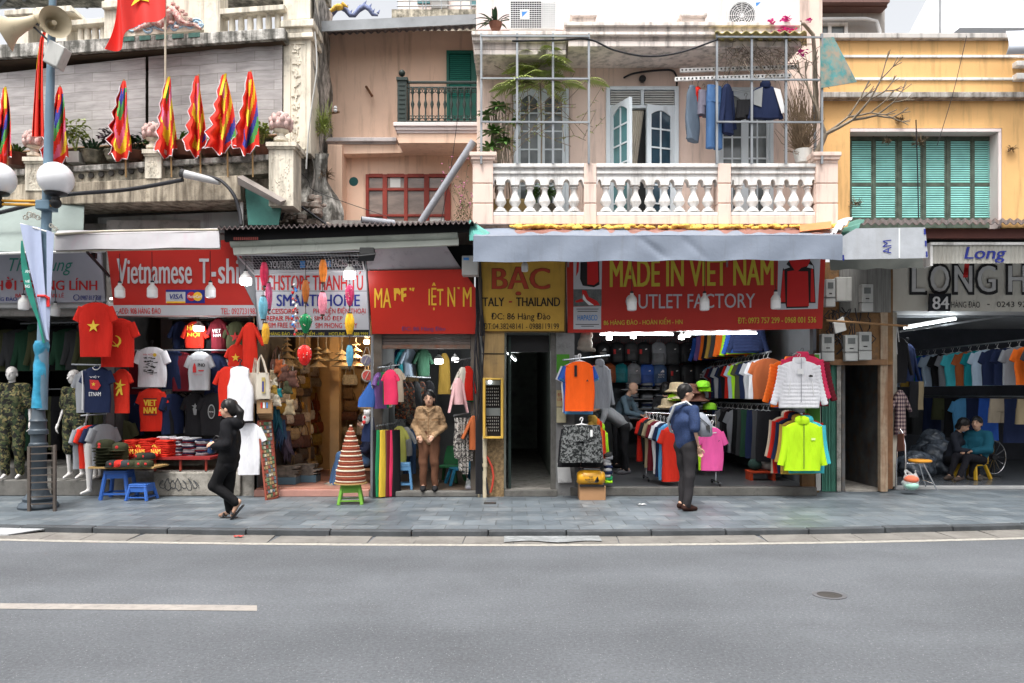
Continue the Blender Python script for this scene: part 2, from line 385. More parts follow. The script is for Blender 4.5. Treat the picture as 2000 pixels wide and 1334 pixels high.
mb=MB();c=Vector((620/F*6.36,6.36,RZ));mb.lathe([(.10,.002),(.10,.006),(.135,.006),(.135,.002)],c,24,cap=False);mb.build('rim',M('iron_rim',(.14,.14,.15),rough=.6,metal=.3),t)
mb=MB();mb.lathe([(.1,.001),(.1,.003),(.055,.0035),(.05,.002)],c,24);mb.build('lid',M('iron_lid',(.05,.045,.042),rough=.8,bump=.3),t)
t=thing('drain_cover','small dark square drain cover in the paving by the red hose','drain cover',P(957,983,2400/214.))
mb=MB();c=worldloc(t);mb.box(c.x-.09,c.x+.09,c.y-.09,c.y+.09,0,.008);mb.build('cover',M('iron_dark',(.035,.032,.03),rough=.7,bump=.3),t)
t=thing('metal_plate','pale metal ramp plate lying in the gutter at far left','ramp plate',(-6.3,9.05,RZ+.02))
mb=MB();mb.add([(-7.0,8.98,RZ+.02),(-5.9,9.0,RZ+.02),(-5.55,9.24,RZ+.055),(-7.0,9.3,RZ+.055)],[(0,1,2,3)]);mb.add([(v[0],v[1],v[2]-.012)for v in mb.v],[(3,2,1,0)]);mb.add([mb.v[0],mb.v[1],mb.v[5],mb.v[4]],[(0,1,2,3)])
mb.build('plate',M('plate_steel',(.42,.43,.44),rough=.5,var=.2,metal=.2,dirt=.3,dc=(.2,.19,.18)),t)
for k,(x,y,c,lab)in enumerate(((595,1043,(.6,.6,.6),'scrap of white paper in the gutter left of the middle'),(612,1042,(.6,.6,.6),'crumpled white paper in the gutter beside the first scrap'),(466,1052,(.4,.05,.04),'small red wrapper in the gutter below the walking woman'),(810,1046,(.5,.16,.04),'orange leaf litter in the gutter'),(1512,1044,(.4,.36,.3),'crumpled tan paper at the kerb on the right'),(1590,1031,(.15,.1,.3),'thin purple wrapper lying along the kerb'),(1545,1043,(.45,.33,.25),'beige wrapper in the gutter on the right'),(1254,987,(.6,.6,.6),'white paper speck on the pavement before the sportswear shop'))):
 t=thing('litter',lab,'litter',P(x,y,2400/(y-HY)));Y=2505/(y-HY)if y>1020 else 2400/(y-HY);z=RZ+.016 if y>1020 else.002;xx=(x-1000)/F*Y;mb=MB()
 mb.grid(lambda u,v:(xx-.05+.10*u+.01*math.sin(v*9),Y-.03+.05*v,z+.004+.016*abs(math.sin(u*5+v*4+k))),5,4,th=-.003);mb.build('scrap',M(f'litter_{"abcdefgh"[k]}',c,var=.2,vs=30),t,fix=False)
 # ---- shared materials
m_cream=M('cream_plaster',(.70,.64,.53),var=.12,vs=1.5,dirt=.45,streak=.55,dc=(.13,.115,.09),bump=.15,bs=25)
m_cream_old=M('weathered_plaster',(.60,.54,.43),var=.25,vs=2.2,dirt=.95,streak=.85,dc=(.085,.08,.06),bump=.35,bs=25)
m_moss=M('mossy_plaster',(.70,.67,.62),var=.2,vs=2.5,dirt=.95,streak=1.1,dc=(.075,.072,.062),bump=.6,bs=18)
m_white=M('white_paint',(.74,.73,.71),var=.06,vs=2,dirt=.25,streak=.42,dc=(.18,.17,.15),bump=.05)
m_pink=M('pink_plaster',(.72,.56,.48),var=.08,vs=1.2,dirt=.12,streak=.38,dc=(.20,.15,.13),bump=.08)
m_pinkpale=M('pale_pink_plaster',(.70,.60,.58),var=.04,vs=1,streak=.12,dc=(.4,.33,.31),bump=.06)
m_moulding=M('pale_moulding',(.76,.68,.63),var=.06,vs=2,dirt=.25,streak=.55,dc=(.10,.09,.08),bump=.1)
m_peach=M('peach_plaster',(.80,.56,.42),var=.09,vs=1.0,dirt=.1,streak=.3,dc=(.34,.2,.13),bump=.08)
m_yellow=M('yellow_plaster',(.72,.43,.175),var=.08,vs=1.1,dirt=.14,streak=.32,dc=(.28,.17,.07),bump=.12)
m_greenpaint=M('green_paint',(.012,.115,.085),rough=.45,var=.15)
m_dkgreen=M('dark_green_iron',(.022,.034,.03),rough=.5,var=.2)
m_redwood=M('red_wood',(.25,.035,.022),rough=.5,var=.2,vs=6)
m_glass=M('dull_glass',(.10,.115,.12),rough=.12,var=.35,vs=2.5,spec=.6)
m_glassteal=M('teal_glass',(.07,.20,.22),rough=.12,var=.2,spec=.6)
m_glassbrown=M('painted_reflection_glass',(.22,.16,.13),rough=.15,var=.5,vs=3,spec=.6,stretch=(.6,1,2.2))  # mottled brown base colour paints the reflections into the panes
m_whitewood=M('white_painted_wood',(.62,.68,.72),rough=.5,var=.05,streak=.15,dc=(.25,.25,.25))
m_grey=M('grey_metal',(.30,.31,.32),rough=.5,var=.15,metal=.4)
m_galv=M('galvanised_steel',(.25,.265,.28),rough=.4,var=.2,metal=.55)
m_dark=M('dark_void',(.012,.012,.013),rough=.9)  # near-black; stands in for shade in gaps and recesses, also for dark parts
m_black=M('black_plastic',(.015,.015,.017),rough=.45)
m_cable=M('cable_rubber',(.02,.02,.024),rough=.6)
m_wcable=M('pale_cable',(.5,.5,.48),rough=.6)
m_concrete=M('old_concrete',(.32,.30,.27),rough=.9,var=.2,dirt=.6,dc=(.10,.09,.075),streak=.3,bump=.4)
m_corr=M('dark_roof_metal',(.10,.08,.08),rough=.6,var=.3,dirt=.4,dc=(.2,.1,.06))
m_awn=M('grey_awning',(.20,.232,.29),rough=.55,var=.07,vs=2,streak=.12,dc=(.14,.15,.17),bump=.35,bs=5)
m_awnw=M('white_awning',(.70,.70,.71),rough=.6,var=.08,vs=6,streak=.3,dc=(.3,.29,.26))
m_sign_red=M('red_sign_vinyl',(.44,.025,.018),rough=.38,var=.06,spec=.4)
m_sign_red2=M('scarlet_sign_vinyl',(.50,.024,.012),rough=.38,var=.05,spec=.4)
m_sign_white=M('white_sign_vinyl',(.50,.51,.54),rough=.4,var=.04,dirt=.1,dc=(.4,.4,.4))
m_sign_cream=M('cream_sign_board',(.60,.575,.51),rough=.5,var=.04,streak=.15,dc=(.35,.32,.28))
m_sign_yel=M('amber_sign_board',(.52,.31,.05),rough=.45,var=.1,streak=.15,dc=(.2,.12,.04))
m_sign_blk=M('black_sign_vinyl',(.012,.014,.02),rough=.4)
i_yel=M('yellow_ink',(.55,.46,.05),rough=.5,var=.04);i_ltgrey=M('silver_ink',(.50,.50,.53),rough=.5,var=.03)
i_white=M('white_ink',(.80,.80,.81),rough=.5,var=.03);i_red=M('red_ink',(.55,.02,.02),rough=.5,var=.04)
i_blue=M('blue_ink',(.02,.03,.22),rough=.5);i_black=M('black_ink',(.014,.013,.014),rough=.5)
i_maroon=M('maroon_ink',(.36,.03,.03),rough=.5,var=.1);i_amber=M('amber_ink',(.80,.46,.04),rough=.5)
i_green=M('green_ink',(.03,.22,.17),rough=.5);i_sky=M('sky_ink',(.05,.22,.55),rough=.5);i_purple=M('faded_purple_ink',(.20,.05,.14),rough=.5)
m_wood=M('brown_wood',(.22,.12,.06),rough=.6,var=.3,vs=6,stretch=(1,1,.3))
m_lit=M('lit_lamp',(1,.97,.92),emit=4,var=0);m_tube_lit=M('lit_tube',(.9,.97,1),emit=4,var=0)
m_litwarm=M('warm_lit_lamp',(1,.78,.5),emit=10,var=0)
m_opal=M('opal_plastic',(.72,.72,.72),rough=.35,var=.02);m_opalb=M('lamp_base_white',(.62,.62,.60),rough=.4,var=.03)
m_chrome=M('chrome',(.6,.6,.62),rough=.18,metal=1,var=.05)
m_plaster_in=M('shop_wall_grey',(.14,.145,.145),rough=.8,var=.1,dirt=.2)
m_floor_in=M('shop_floor_tile',(.085,.087,.092),rough=.35,var=.1)
m_leaf=M('leaf_green',(.10,.21,.05),rough=.5,var=.45,vs=9);m_leaf2=M('leaf_dark',(.025,.065,.03),rough=.5,var=.45,vs=9)
m_leafy=M('leaf_yellowgreen',(.30,.36,.10),rough=.5,var=.35,vs=9);m_purpleleaf=M('leaf_purple',(.05,.02,.035),rough=.5,var=.4,vs=9)
m_dry=M('dry_stem',(.17,.12,.075),rough=.85,var=.35,vs=9);m_bark=M('grey_bark',(.20,.165,.125),rough=.85,var=.3,vs=9)
m_pot=M('clay_pot',(.17,.07,.045),rough=.6,var=.3,vs=4);m_potw=M('white_pot',(.62,.61,.58),rough=.6,var=.1,dirt=.3)
m_potgl=M('glazed_pot',(.17,.16,.12),rough=.35,var=.6,vs=12)
m_cloth=M('dyed_cloth','obj',rough=.85,var=.12,vs=6,bump=.8,bs=13,stretch=(1,1,.3),spec=.15)
m_foam=M('yellow_foam',(.72,.45,.10),rough=.85,var=.25,vs=14,bump=.8,bs=30)
m_stone=M('step_stone',(.13,.125,.115),rough=.7,var=.25,vs=3,dirt=.5,dc=(.06,.055,.05),bump=.25)
m_rose_tile=M('rose_tile',(.40,.20,.15),rough=.5,var=.15)
# ---- building A: weathered cream house, left
def YA(x,o=0):return 11.507/(1+.0001047*(x-1000))-o
def apoly(mb,pts,o,d,m=0):
 "polygon of pixels on the plane of house A, o metres in front, d thick"
 q=[P(x,y,YA(x,o))for x,y in pts];k=len(q);b=[p+Vector((0,d,0))for p in q]
 return mb.add(q+b,[tuple(range(k)),tuple(range(2*k-1,k-1,-1))]+[(i,i+k,(i+1)%k+k,(i+1)%k)for i in range(k)],m)
def aband(mb,x0,x1,ya,yb,ha,hb,o,d,m=0):
 "band from (x0, ya) to (x1, yb), heights ha, hb px"
 return apoly(mb,[(x0,ya),(x1,yb),(x1,yb+hb),(x0,ya+ha)],o,d,m)
bA=thing('weathered_house','weathered cream old house with bamboo blinds, balustrades and a carved pilaster on the left','house',(-5.6,12.6,0))
mb=MB();apoly(mb,[(-330,-60),(640,-60),(640,0),(-330,0)],-2.0,.3)
apoly(mb,[(-300,105),(560,55),(560,470),(-300,470)],-.55,.2);mb.build('wall',m_cream_old,bA)
mb=MB();X0=-3.14
zt=P(607,-60,12).z
def pw(u,v):
 Y=12.0+1.45*u;z=4.0+(zt-4.0)*v
 return Vector((X0+.03*math.sin(9*v+3*u)*(v<.95)+.02*math.sin(31*v+7*u)+.25*max(0,.32-v)*math.sin(17*v+2),Y,z))
mb.grid(pw,14,60);mb.build('party_wall',m_moss,bA,smooth=60,fix=False)
mb=MB();
for k in range(46):
 x,y=RND.uniform(545,640),RND.uniform(385,445)
 if y<385+.0*abs(x-590):continue
 p=P(x,y,RND.uniform(11.9,12.15));s=RND.uniform(.03,.09);mb.ball(p,(s*1.3,s,s*.8),6)
mb.build('rubble',M('rubble',(.34,.29,.25),var=.5,vs=9,dirt=.6,dc=(.22,.08,.05),bump=.5),bA)
mb=MB();apoly(mb,[(553,75),(607,72),(607,300),(553,300)],.06,.5);apoly(mb,[(548,40),(612,36),(612,50),(548,53)],.16,.6)
apoly(mb,[(551,53),(609,50),(609,62),(551,65)],.11,.55);apoly(mb,[(549,65),(611,62),(611,72),(549,75)],.14,.58)
apoly(mb,[(553,-60),(606,-60),(606,36),(553,40)],.05,.5)
pil=mb.build('pilaster',m_cream,bA,bevel=.01);mb=MB();mb.grid(lambda u,v:P(545+97*u+6*math.sin(v*7+u*3)*(u>.9),300+160*v,YA(600,-.2)+.04*math.sin(u*13+v*5)),12,16,th=-.3);mb.build('pilaster_base',m_moss,bA,fix=False)
mb=MB()
for a,b,c,d in((565,84,597,86),(565,84,567,292),(595,84,597,292),(565,290,597,292)):apoly(mb,rect(a,b,c,d),.075,.03)
for k in range(9):
 cy=97+22*k;cx=577-.6*k+3
 for s in range(9):
  a=RND.choice([0,0,1.57,1.57,.8,-.8]);l=RND.uniform(2.5,6.5);x,y=cx+RND.uniform(-5,5),cy+RND.uniform(-7,7)
  mb.bar(P(x-l*math.cos(a),y-l*math.sin(a),YA(x,.068)),P(x+l*math.cos(a),y+l*math.sin(a),YA(x,.068)),.018,.03)
mb.build('carved_panel',m_cream,pil)
mb=MB();aband(mb,-330,556,106,54,30,21,.30,.9);mb.build('cornice',m_moss,bA,bevel=.01)
mb=MB();aband(mb,-330,553,138,76,6,5,.22,.75);mb.build('drip_edge',M('brown_edge',(.07,.045,.03),var=.2),bA)
ba=[]
def balustrade(x0,x1,yt0,yt1,yb0,yb1,xs,r,o=.12):
 mb=MB();aband(mb,x0,x1,yt0,yt1,11,10,o+.04,.22);tr=mb.build('balustrade',m_cream,bA,bevel=.008)
 for x in xs:
  t=(x-x0)/(x1-x0);a=P(x,yt0+(yt1-yt0)*t+9,YA(x,o)-0);b=P(x,yb0+(yb1-yb0)*t,YA(x,o));h=a.z-b.z
  mb=MB();mb.lathe([(r*1.1,0),(r*1.1,h*.07),(r*.86,h*.1),(r,h*.5),(r*.86,h*.86),(r*1.2,h*.9),(r*1.2,h)],b+Vector((0,.1,0)),12);mb.build('baluster',m_cream,tr,smooth=40)
balustrade(100,204,42,34,90,80,[152,165,180,196],.055)
balustrade(428,556,17,8,70,56,[449,467,485,503,521,539],.052)
for a,b,c,d,o in((203,-40,236,82,.16),(398,-40,430,72,.16),(80,22,130,95,.15),(20,25,55,100,.15)):mb=MB();apoly(mb,rect(a,b,c,d),o,.35);mb.build('terrace_post',m_cream,bA,bevel=.01)
for q in([(70,14),(138,10),(144,22),(64,26)],[(8,20),(66,15),(66,26),(8,30)],[(198,2),(241,-2),(241,12),(198,16)]):mb=MB();apoly(mb,q,.24,.48);mb.build('post_cap',m_cream,bA,bevel=.01)
mb=MB();apoly(mb,[(236,-40),(398,-40),(398,58),(236,72)],.03,.2);rp=mb.build('relief_panel',m_cream,bA)
mb=MB()
for k in range(16):
 x=240+10.2*k;y=62-k*.6-8*abs(math.sin(k*1.9));p=P(x,y,YA(x,.03));rr=.05+.03*(k%3)
 mb.tube([p+Vector((rr*(1-t*.75)*math.cos(t*9),0,rr*.7*(1-t*.75)*math.sin(t*9)))for t in[i/14 for i in range(15)]],.02,6)
mb.build('cloud_scroll',M('blue_glaze',(.35,.50,.62),var=.2,vs=9),rp,smooth=60)
mb=MB();q=[(262,60),(285,50),(300,42),(318,50),(330,30),(342,22),(352,40),(362,46),(380,48),(392,56)]
mb.tube([P(x,y,YA(x,.06))for x,y in q],[.02,.04,.06,.08,.10,.08,.06,.04,.03,.02],8)
for x,y in((326,14),(338,8),(346,14),(356,22),(362,28),(312,34),(300,36),(372,38),(335,44),(322,56),(345,52)):mb.ball(P(x,y,YA(x,.10)),(.045,.035,.03),7)
mb.build('red_carving',M('red_glaze',(.46,.15,.14),var=.4,vs=9,dirt=1,dc=(.62,.57,.5),bump=.8,bs=20),rp,smooth=60)
mb=MB()
for k in range(5):apoly(mb,[(240+32*k,72-1.9*k),(262+32*k,70.5-1.9*k),(262+32*k,79-1.9*k),(240+32*k,81-1.9*k)],.31,.02)
mb.build('tile_vent',M('teal_tile',(.05,.12,.10),var=.4,vs=12),rp)
PO=.62
def pbandA(mb,x0,x1,y0,y1,h0,h1,o,d):aband(mb,x0,x1,y0,y1,h0,h1,o,d)
mb=MB();aband(mb,-330,560,352,299,12,11,PO+.06,.5);mb.build('parapet_rail',m_moss,bA,bevel=.012)
mb=MB();aband(mb,-330,560,364,310,30,26,PO-.02,.25);mb.build('parapet',m_cream_old,bA)
mb=MB();aband(mb,-330,470,376,342,34,48,PO+.10,.7);mb.build('floor_beam',M('stained_beam',(.50,.43,.33),var=.2,dirt=.55,streak=.9,dc=(.09,.07,.05),bump=.3),bA,bevel=.012)
for k in range(22):
 mb=MB();x=140+19.5*k;y=347-.105*(x-140);mb.lathe([(.001,0),(.045,.005),(.045,.05),(.03,.08)],P(x,y,YA(x,PO-.01))+Vector((0,-.03,0)),8,ax=(0,1,0));mb.build('roof_tile_end',M('grey_tile',(.06,.055,.05),var=.3),bA,smooth=40)
def lotus(c,s,par):
 mb=MB();mb.lathe([(.30*s,0),(.30*s,.12*s),(.18*s,.18*s),(.16*s,.32*s),(.30*s,.40*s),(.33*s,.46*s)],c,14)
 mb.build('finial_base',m_cream,par,smooth=40)
 mb=MB();mb.lathe([(.28*s,.46*s),(.42*s,.62*s),(.44*s,.82*s),(.34*s,1.02*s),(.14*s,1.18*s),(.02*s,1.28*s)],c,12)
 for rr,z,n in((.40,.62,8),(.40,.84,8),(.30,1.0,6)):
  for j in range(n):
   a=2*math.pi*(j+.5*(z>.7))/n;mb.ball(Vector(c)+Vector((rr*s*math.cos(a),rr*s*math.sin(a),z*s)),(.12*s,.12*s,.17*s),6)
 mb.build('finial',M('lotus_pink',(.52,.36,.33),var=.25,vs=7,dirt=.35),par,smooth=60)
for x0,x1,yc,yb,fs in((46,88,306,372,.34),(280,318,291,348,.33),(522,576,277,402,.36)):
 mb=MB();apoly(mb,rect(x0+3,yc+12,x1-3,yb),PO+.12,.42);apoly(mb,rect(x0-3,yc,x1+3,yc+8),PO+.18,.52);apoly(mb,rect(x0,yc+8,x1,yc+13),PO+.15,.47)
 for k in range(50):x,y=RND.uniform(x0+9,x1-9),RND.uniform(yc+20,yb-4);mb.ball(P(x,y,YA(x,PO+.115)),(.015,.015,.02),5)
 po=mb.build('parapet_post',m_cream,bA)
 lotus(P((x0+x1)/2,yc,YA((x0+x1)/2,PO+.0)),fs,po)
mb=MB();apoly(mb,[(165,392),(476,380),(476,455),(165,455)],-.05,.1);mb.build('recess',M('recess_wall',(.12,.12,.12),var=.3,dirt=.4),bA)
mb=MB();apoly(mb,[(190,424),(470,412),(470,455),(190,455)],.12,.3);mb.build('shutter_box',M('shutter_box_grey',(.34,.36,.36),var=.1,streak=.2),bA,bevel=.02)
m_bam=M('bamboo_slats',(.40,.375,.37),rough=.85,var=.22,vs=3,dirt=.15,dc=(.2,.18,.16),stretch=(1.0,1,6))
def bamboo(mt=m_bam):
 N=mt.node_tree.nodes;L=mt.node_tree.links;b=N['Principled BSDF'];src=b.inputs['Base Color'].links[0].from_socket
 g=N.new('ShaderNodeNewGeometry');sx=N.new('ShaderNodeSeparateXYZ');L.new(g.outputs['Position'],sx.inputs[0]);cb=N.new('ShaderNodeCombineXYZ')
 L.new(sx.outputs[0],cb.inputs[0]);L.new(sx.outputs[2],cb.inputs[1])
 br=N.new('ShaderNodeTexBrick');L.new(cb.outputs[0],br.inputs['Vector']);br.inputs['Scale'].default_value=1;br.inputs['Brick Width'].default_value=.62;br.inputs['Row Height'].default_value=.155
 br.inputs['Mortar Size'].default_value=.004;br.inputs['Color1'].default_value=(.86,.86,.86,1);br.inputs['Color2'].default_value=(1.1,1.1,1.1,1);br.inputs['Mortar'].default_value=(.6,.58,.56,1)
 wv=N.new('ShaderNodeTexWave');wv.bands_direction='Z';wv.inputs['Scale'].default_value=22;wv.inputs['Distortion'].default_value=.6;L.new(g.outputs['Position'],wv.inputs['Vector'])
 mr=N.new('ShaderNodeMapRange');mr.inputs['To Min'].default_value=.78;mr.inputs['To Max'].default_value=1.05;L.new(wv.outputs['Fac'],mr.inputs['Value'])
 m1=N.new('ShaderNodeMix');m1.data_type='RGBA';m1.blend_type='MULTIPLY';m1.inputs[0].default_value=1;L.new(src,m1.inputs[6]);L.new(br.outputs['Color'],m1.inputs[7])
 vm=N.new('ShaderNodeVectorMath');vm.operation='SCALE';L.new(m1.outputs[2],vm.inputs[0]);L.new(mr.outputs[0],vm.inputs['Scale']);L.new(vm.outputs[0],b.inputs['Base Color'])
bamboo()
for x0,x1,lab in((-320,284,'grey bamboo blind behind the lamp post, left of the dark slit'),(290,551,'grey bamboo blind next to the carved pilaster, right of the dark slit')):
 t=thing('bamboo_blind',lab,'blind',P((x0+x1)/2,280,YA((x0+x1)/2,.06)),'bamboo blinds under the terrace');mb=MB()
 yt=lambda x:143-.113*x*.98;yb=lambda x:300-.066*x
 def bf(u,v):
  x=x0+(x1-x0)*u;y=yb(x)+(yt(x)-yb(x))*v;return P(x,y,YA(x,.10+.015*math.sin(u*23+v*3)))
 mb.grid(bf,30,12,th=.012);mb.build('slats',m_bam,t,smooth=60)
 mb=MB();mb.tube([P(x,yb(x),YA(x,.11))for x in(x0,x1)],.025,8);mb.build('bottom_rod',m_wood,t)
 # ---- building B: peach house set back
YB=13.3
bB=thing('peach_house','peach plastered house set back between its neighbours, with iron balcony and red windows','house',(-1.7,YB,0))
mb=MB();mb.pbox(600,60,960,455,YB,.25);mb.pbox(640,282,668,455,YB-.35,.35);wl=mb.build('wall',m_peach,bB)
mb=MB();mb.pbox(632,268,774,276,YB-.32,.34);mb.pbox(632,276,774,281,YB-.27,.29);mb.build('cornice',M('grey_moulding',(.52,.47,.46),streak=.3),bB,bevel=.01)
mb=MB();mb.pprism([(640,281),(776,281),(788,298),(640,301)],YB-.24,.24);mb.build('cornice_panel',m_peach,bB)
mb=MB();fy=12.55
mb.add([P(628,41,fy),P(962,26,fy),P(962,45,fy),P(628,61,fy)],[(0,1,2,3)]);mb.v+=[(v[0],v[1]+.04,v[2])for v in mb.v[:4]];mb.f+=[(7,6,5,4),(0,4,5,1),(2,6,7,3),(3,7,4,0)];mb.m+=[0]*4
rf=mb.build('gutter_board',M('roof_fascia',(.24,.25,.26),var=.2,metal=.3,rough=.5,dirt=.2),bB,fix=False)
mb=MB()
def ru(u,v):
 x=632+330*u;p=P(x,55-15*u,fy+.02);q=P(x,70-15*u,YB+.1);r=p.lerp(q,v);r.z+=.018*math.sin(u*150);return r
mb.grid(ru,200,2,th=-.01);mb.build('roof',M('roof_sheet_dark',(.12,.11,.115),rough=.6,var=.25),bB,fix=False)
mb=MB();by=12.6;mb.pbox(768,238,962,246,by-.08,.82);mb.pbox(772,246,962,254,by-.05,.79);mb.pbox(775,254,962,260,by-.02,.76)
bs_=mb.build('balcony',m_pinkpale,bB,bevel=.01)
mb=MB();a=P(778,260,by);b=P(962,279,by);mb.box(a.x,b.x,by,YB,b.z,a.z);mb.build('balcony_slab',m_peach,bs_)
rail=MB();rail.pbox(795,158,962,161.5,by,.05);rail.pbox(795,169,962,172,by+.01,.03);rail.pbox(790,235,962,238,by+.01,.03);rail.pbox(795,158,800,238,by+.3,.03)
rl=rail.build('railing',m_dkgreen,bs_,bevel=.004)
mb=MB();mb.pbox(776,156,794,238,by-.03,.14);mb.pbox(774,150,796,156,by-.05,.18);mb.ball(P(785,143,by+.04),.055,14)
for k in range(8):mb.pbox(779,164+9*k,791,167+9*k,by-.04,.02)
mb.build('newel_post',m_dkgreen,rl,smooth=40)
for k in range(13):
 x=806+12.6*k;mb=MB();c=P(x,236,by+.02);h=P(0,171,by).z-P(0,236,by).z
 mb.lathe([(.012,0),(.03,.03),(.014,.06),(.012,h*.35),(.03,h*.5),(.012,h*.62),(.014,h*.8),(.028,h*.84),(.012,h)],c,8)
 for sgn in(-1,1):
  mb.tube([c+Vector((sgn*.030+.026*math.cos(t),0,h*.9+.026*math.sin(t)))for t in[i*.7 for i in range(10)]],.007,5)
  mb.tube([c+Vector((sgn*.030+.024*math.cos(t),0,.06+.024*math.sin(t)))for t in[i*.7 for i in range(10)]],.007,5)
 mb.build('iron_baluster',m_dkgreen,rl,smooth=50)
mb=MB();mb.pbox(872,98,877,238,YB-.05,.06);mb.pbox(877,98,930,104,YB-.05,.06);mb.pbox(920,104,932,238,YB-.05,.06);mb.pbox(877,190,920,238,YB-.03,.04);dr=mb.build('door',m_greenpaint,bB,bevel=.004)
mb=MB()
for k in range(22):
 y=106+3.9*k;a=P(878,y+3.2,YB-.03);b=P(919,y,YB);mb.add([a,Vector((b.x,a.y,a.z)),b,Vector((a.x,b.y,b.z)),a+Vector((0,0,-.008)),Vector((b.x,a.y,a.z-.008)),b+Vector((0,0,-.008)),Vector((a.x,b.y,b.z-.008))],[(0,1,2,3),(7,6,5,4),(0,4,5,1),(1,5,6,2),(2,6,7,3),(3,7,4,0)])
mb.build('louvres',M('green_slats',(.02,.20,.15),rough=.45,var=.1),dr)
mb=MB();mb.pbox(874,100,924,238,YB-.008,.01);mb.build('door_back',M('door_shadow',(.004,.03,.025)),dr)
wnd=MB()
for x0,x1 in((714,720),(747,756),(789,796),(828,838),(868,880)):wnd.pbox(x0,340,x1,440,YB-.05,.07)
for y0,y1 in((339,346),(367,372),(418,423)):
 for x0,x1 in((720,747),(756,789),(796,828),(838,868)):wnd.pbox(x0,y0,x1,y1,YB-.045,.06)
wr=wnd.build('window',m_redwood,bB,bevel=.004)
for x0,x1 in((720,747),(756,789),(796,828),(838,868)):
 mb=MB();mb.pbox(x0-1,345,x1+1,440,YB-.01,.012);mb.build('pane',m_glassbrown,wr)
mb=MB();mb.pbox(762,347,782,366,YB-.018,.005);mb.build('paper',M('white_paper',(.6,.6,.58),var=.1),wr)
mb=MB();mb.pbox(839,424,867,440,YB-.018,.005);mb.build('paper',M('white_paper'),wr)
mb=MB();mb.lathe([(.08,0),(.085,.01),(.06,.02)],P(691,355,YB+.012),14,ax=(0,-1,0));mb.build('vent_plug',M('teal_paint',(.02,.10,.10)),bB,smooth=40)
# ---- building C: pink house with the white balcony
YC,YW=11.4,12.25
bC=thing('pink_house','pale pink house with a white baluster balcony above the shops in the middle','house',(2.2,YW,0))
mb=MB();x0,x1=-.56,4.95;zf=P(0,440,YC).z
mb.box(x0,x1,YW,YW+.25,zf,9.2);mb.box(x0,x0+.2,YW+.25,16,zf,9.2);mb.box(x1-.2,x1,YW+.25,16,zf,9.2)
wl=mb.build('wall',m_pink,bC)
mb=MB();mb.pbox(930,-40,1562,58,YW-.06,.06);mb.build('upper_wall',m_pinkpale,bC)
mb=MB()
for y in(237,305):
 for a,b in((1108,1186),(1322,1404),(1506,1600)):mb.pbox(a,y,b,y+1.6,YW-.004,.006)
mb.pbox(1560,40,1566,80,YW-.05,.02);mb.build('groove',M('groove_shadow',(.16,.11,.10)),bC)
for a,b in((955,1000),(1112,1184),(1326,1400),(1510,1600)):mb=MB();mb.pbox(a,172,b,440,YW-.03,.03);mb.build('pilaster_strip',m_pink,bC,bevel=.006)
mb=MB()
for a,b,y0,y1,o in((921,1106,60,68,0),(922,1106,68,79,.05),(925,1106,79,97,.14),(926,1106,97,107,.10),(1102,1565,42,50,.0),(1104,1565,50,61,.06),(1106,1565,61,68,.03),(1106,1565,68,80,.12),(1110,1565,80,91,.08)):
 p=P(a,y0,YC+o);q=P(b,y1,YC+o);mb.box(p.x,q.x,YC+o,YW,q.z+.0015,p.z-.0015)
mb.build('eave',m_moulding,bC,bevel=.008)
for a,b in((1118,1162),(1332,1378)):
 mb=MB();mb.pbox(a,34,b,42,YC+.1,.4);mb.pbox(a-4,25,b+4,31,YC+.05,.5);mb.pbox(a-2,31,b+2,34,YC+.08,.45);mb.build('eave_cap',m_moulding,bC,bevel=.008)
mb=MB();mb.pbox(926,421,1634,438,YC,YW-YC);mb.pbox(929,438,1630,445,YC+.08,YW-YC-.08)
bal=mb.build('balcony',m_pink,bC,bevel=.01)
mb=MB()
for y0,y1,o in((319,326,-.03),(326,333,.02),(333,339,.0),(339,346,.03)):
 for a,b in((962,1141),(1165,1403),(1428,1594)):mb.pbox(a,y0,b,y1,YC+o,.2)
mb.build('hand_rail',m_white,bal,bevel=.006)
for a,b,c in((1141,1165,0),(1403,1428,0),(923,963,1),(1594,1637,1)):
 mb=MB();y0=319 if not c else 318
 ys=[(y0,357),(359,396),(398,438)]
 for p,q in ys:mb.pbox(a,p,b,q,YC-.04,.28)
 mb.pbox(a+1,y0,b-1,438,YC-.025,.25)
 if c:mb.pbox(a-6,296,b+7,304,YC-.10,.40);mb.pbox(a-3,304,b+4,311,YC-.08,.36);mb.pbox(a,311,b,318,YC-.05,.30)
 mb.build('balcony_post',m_pink,bal,bevel=.008)
bays=((963,1141,[977.6,1006,1035,1063.6,1092,1121]),(1165,1403,[1183,1212,1241,1269.5,1298,1326,1354,1382.5]),(1428,1594,[1441.7,1469.6,1496.6,1522.6,1549.6,1577.6]))
prof=[(.095,0),(.095,.028),(.075,.032),(.075,.06),(.05,.075),(.045,.10),(.085,.17),(.088,.2),(.075,.25),(.045,.34),(.040,.40),(.045,.43),(.062,.44),(.062,.455),(.048,.465),(.048,.49),(.075,.5),(.075,.54)]
hb=P(0,352,YC).z-P(0,420,YC).z
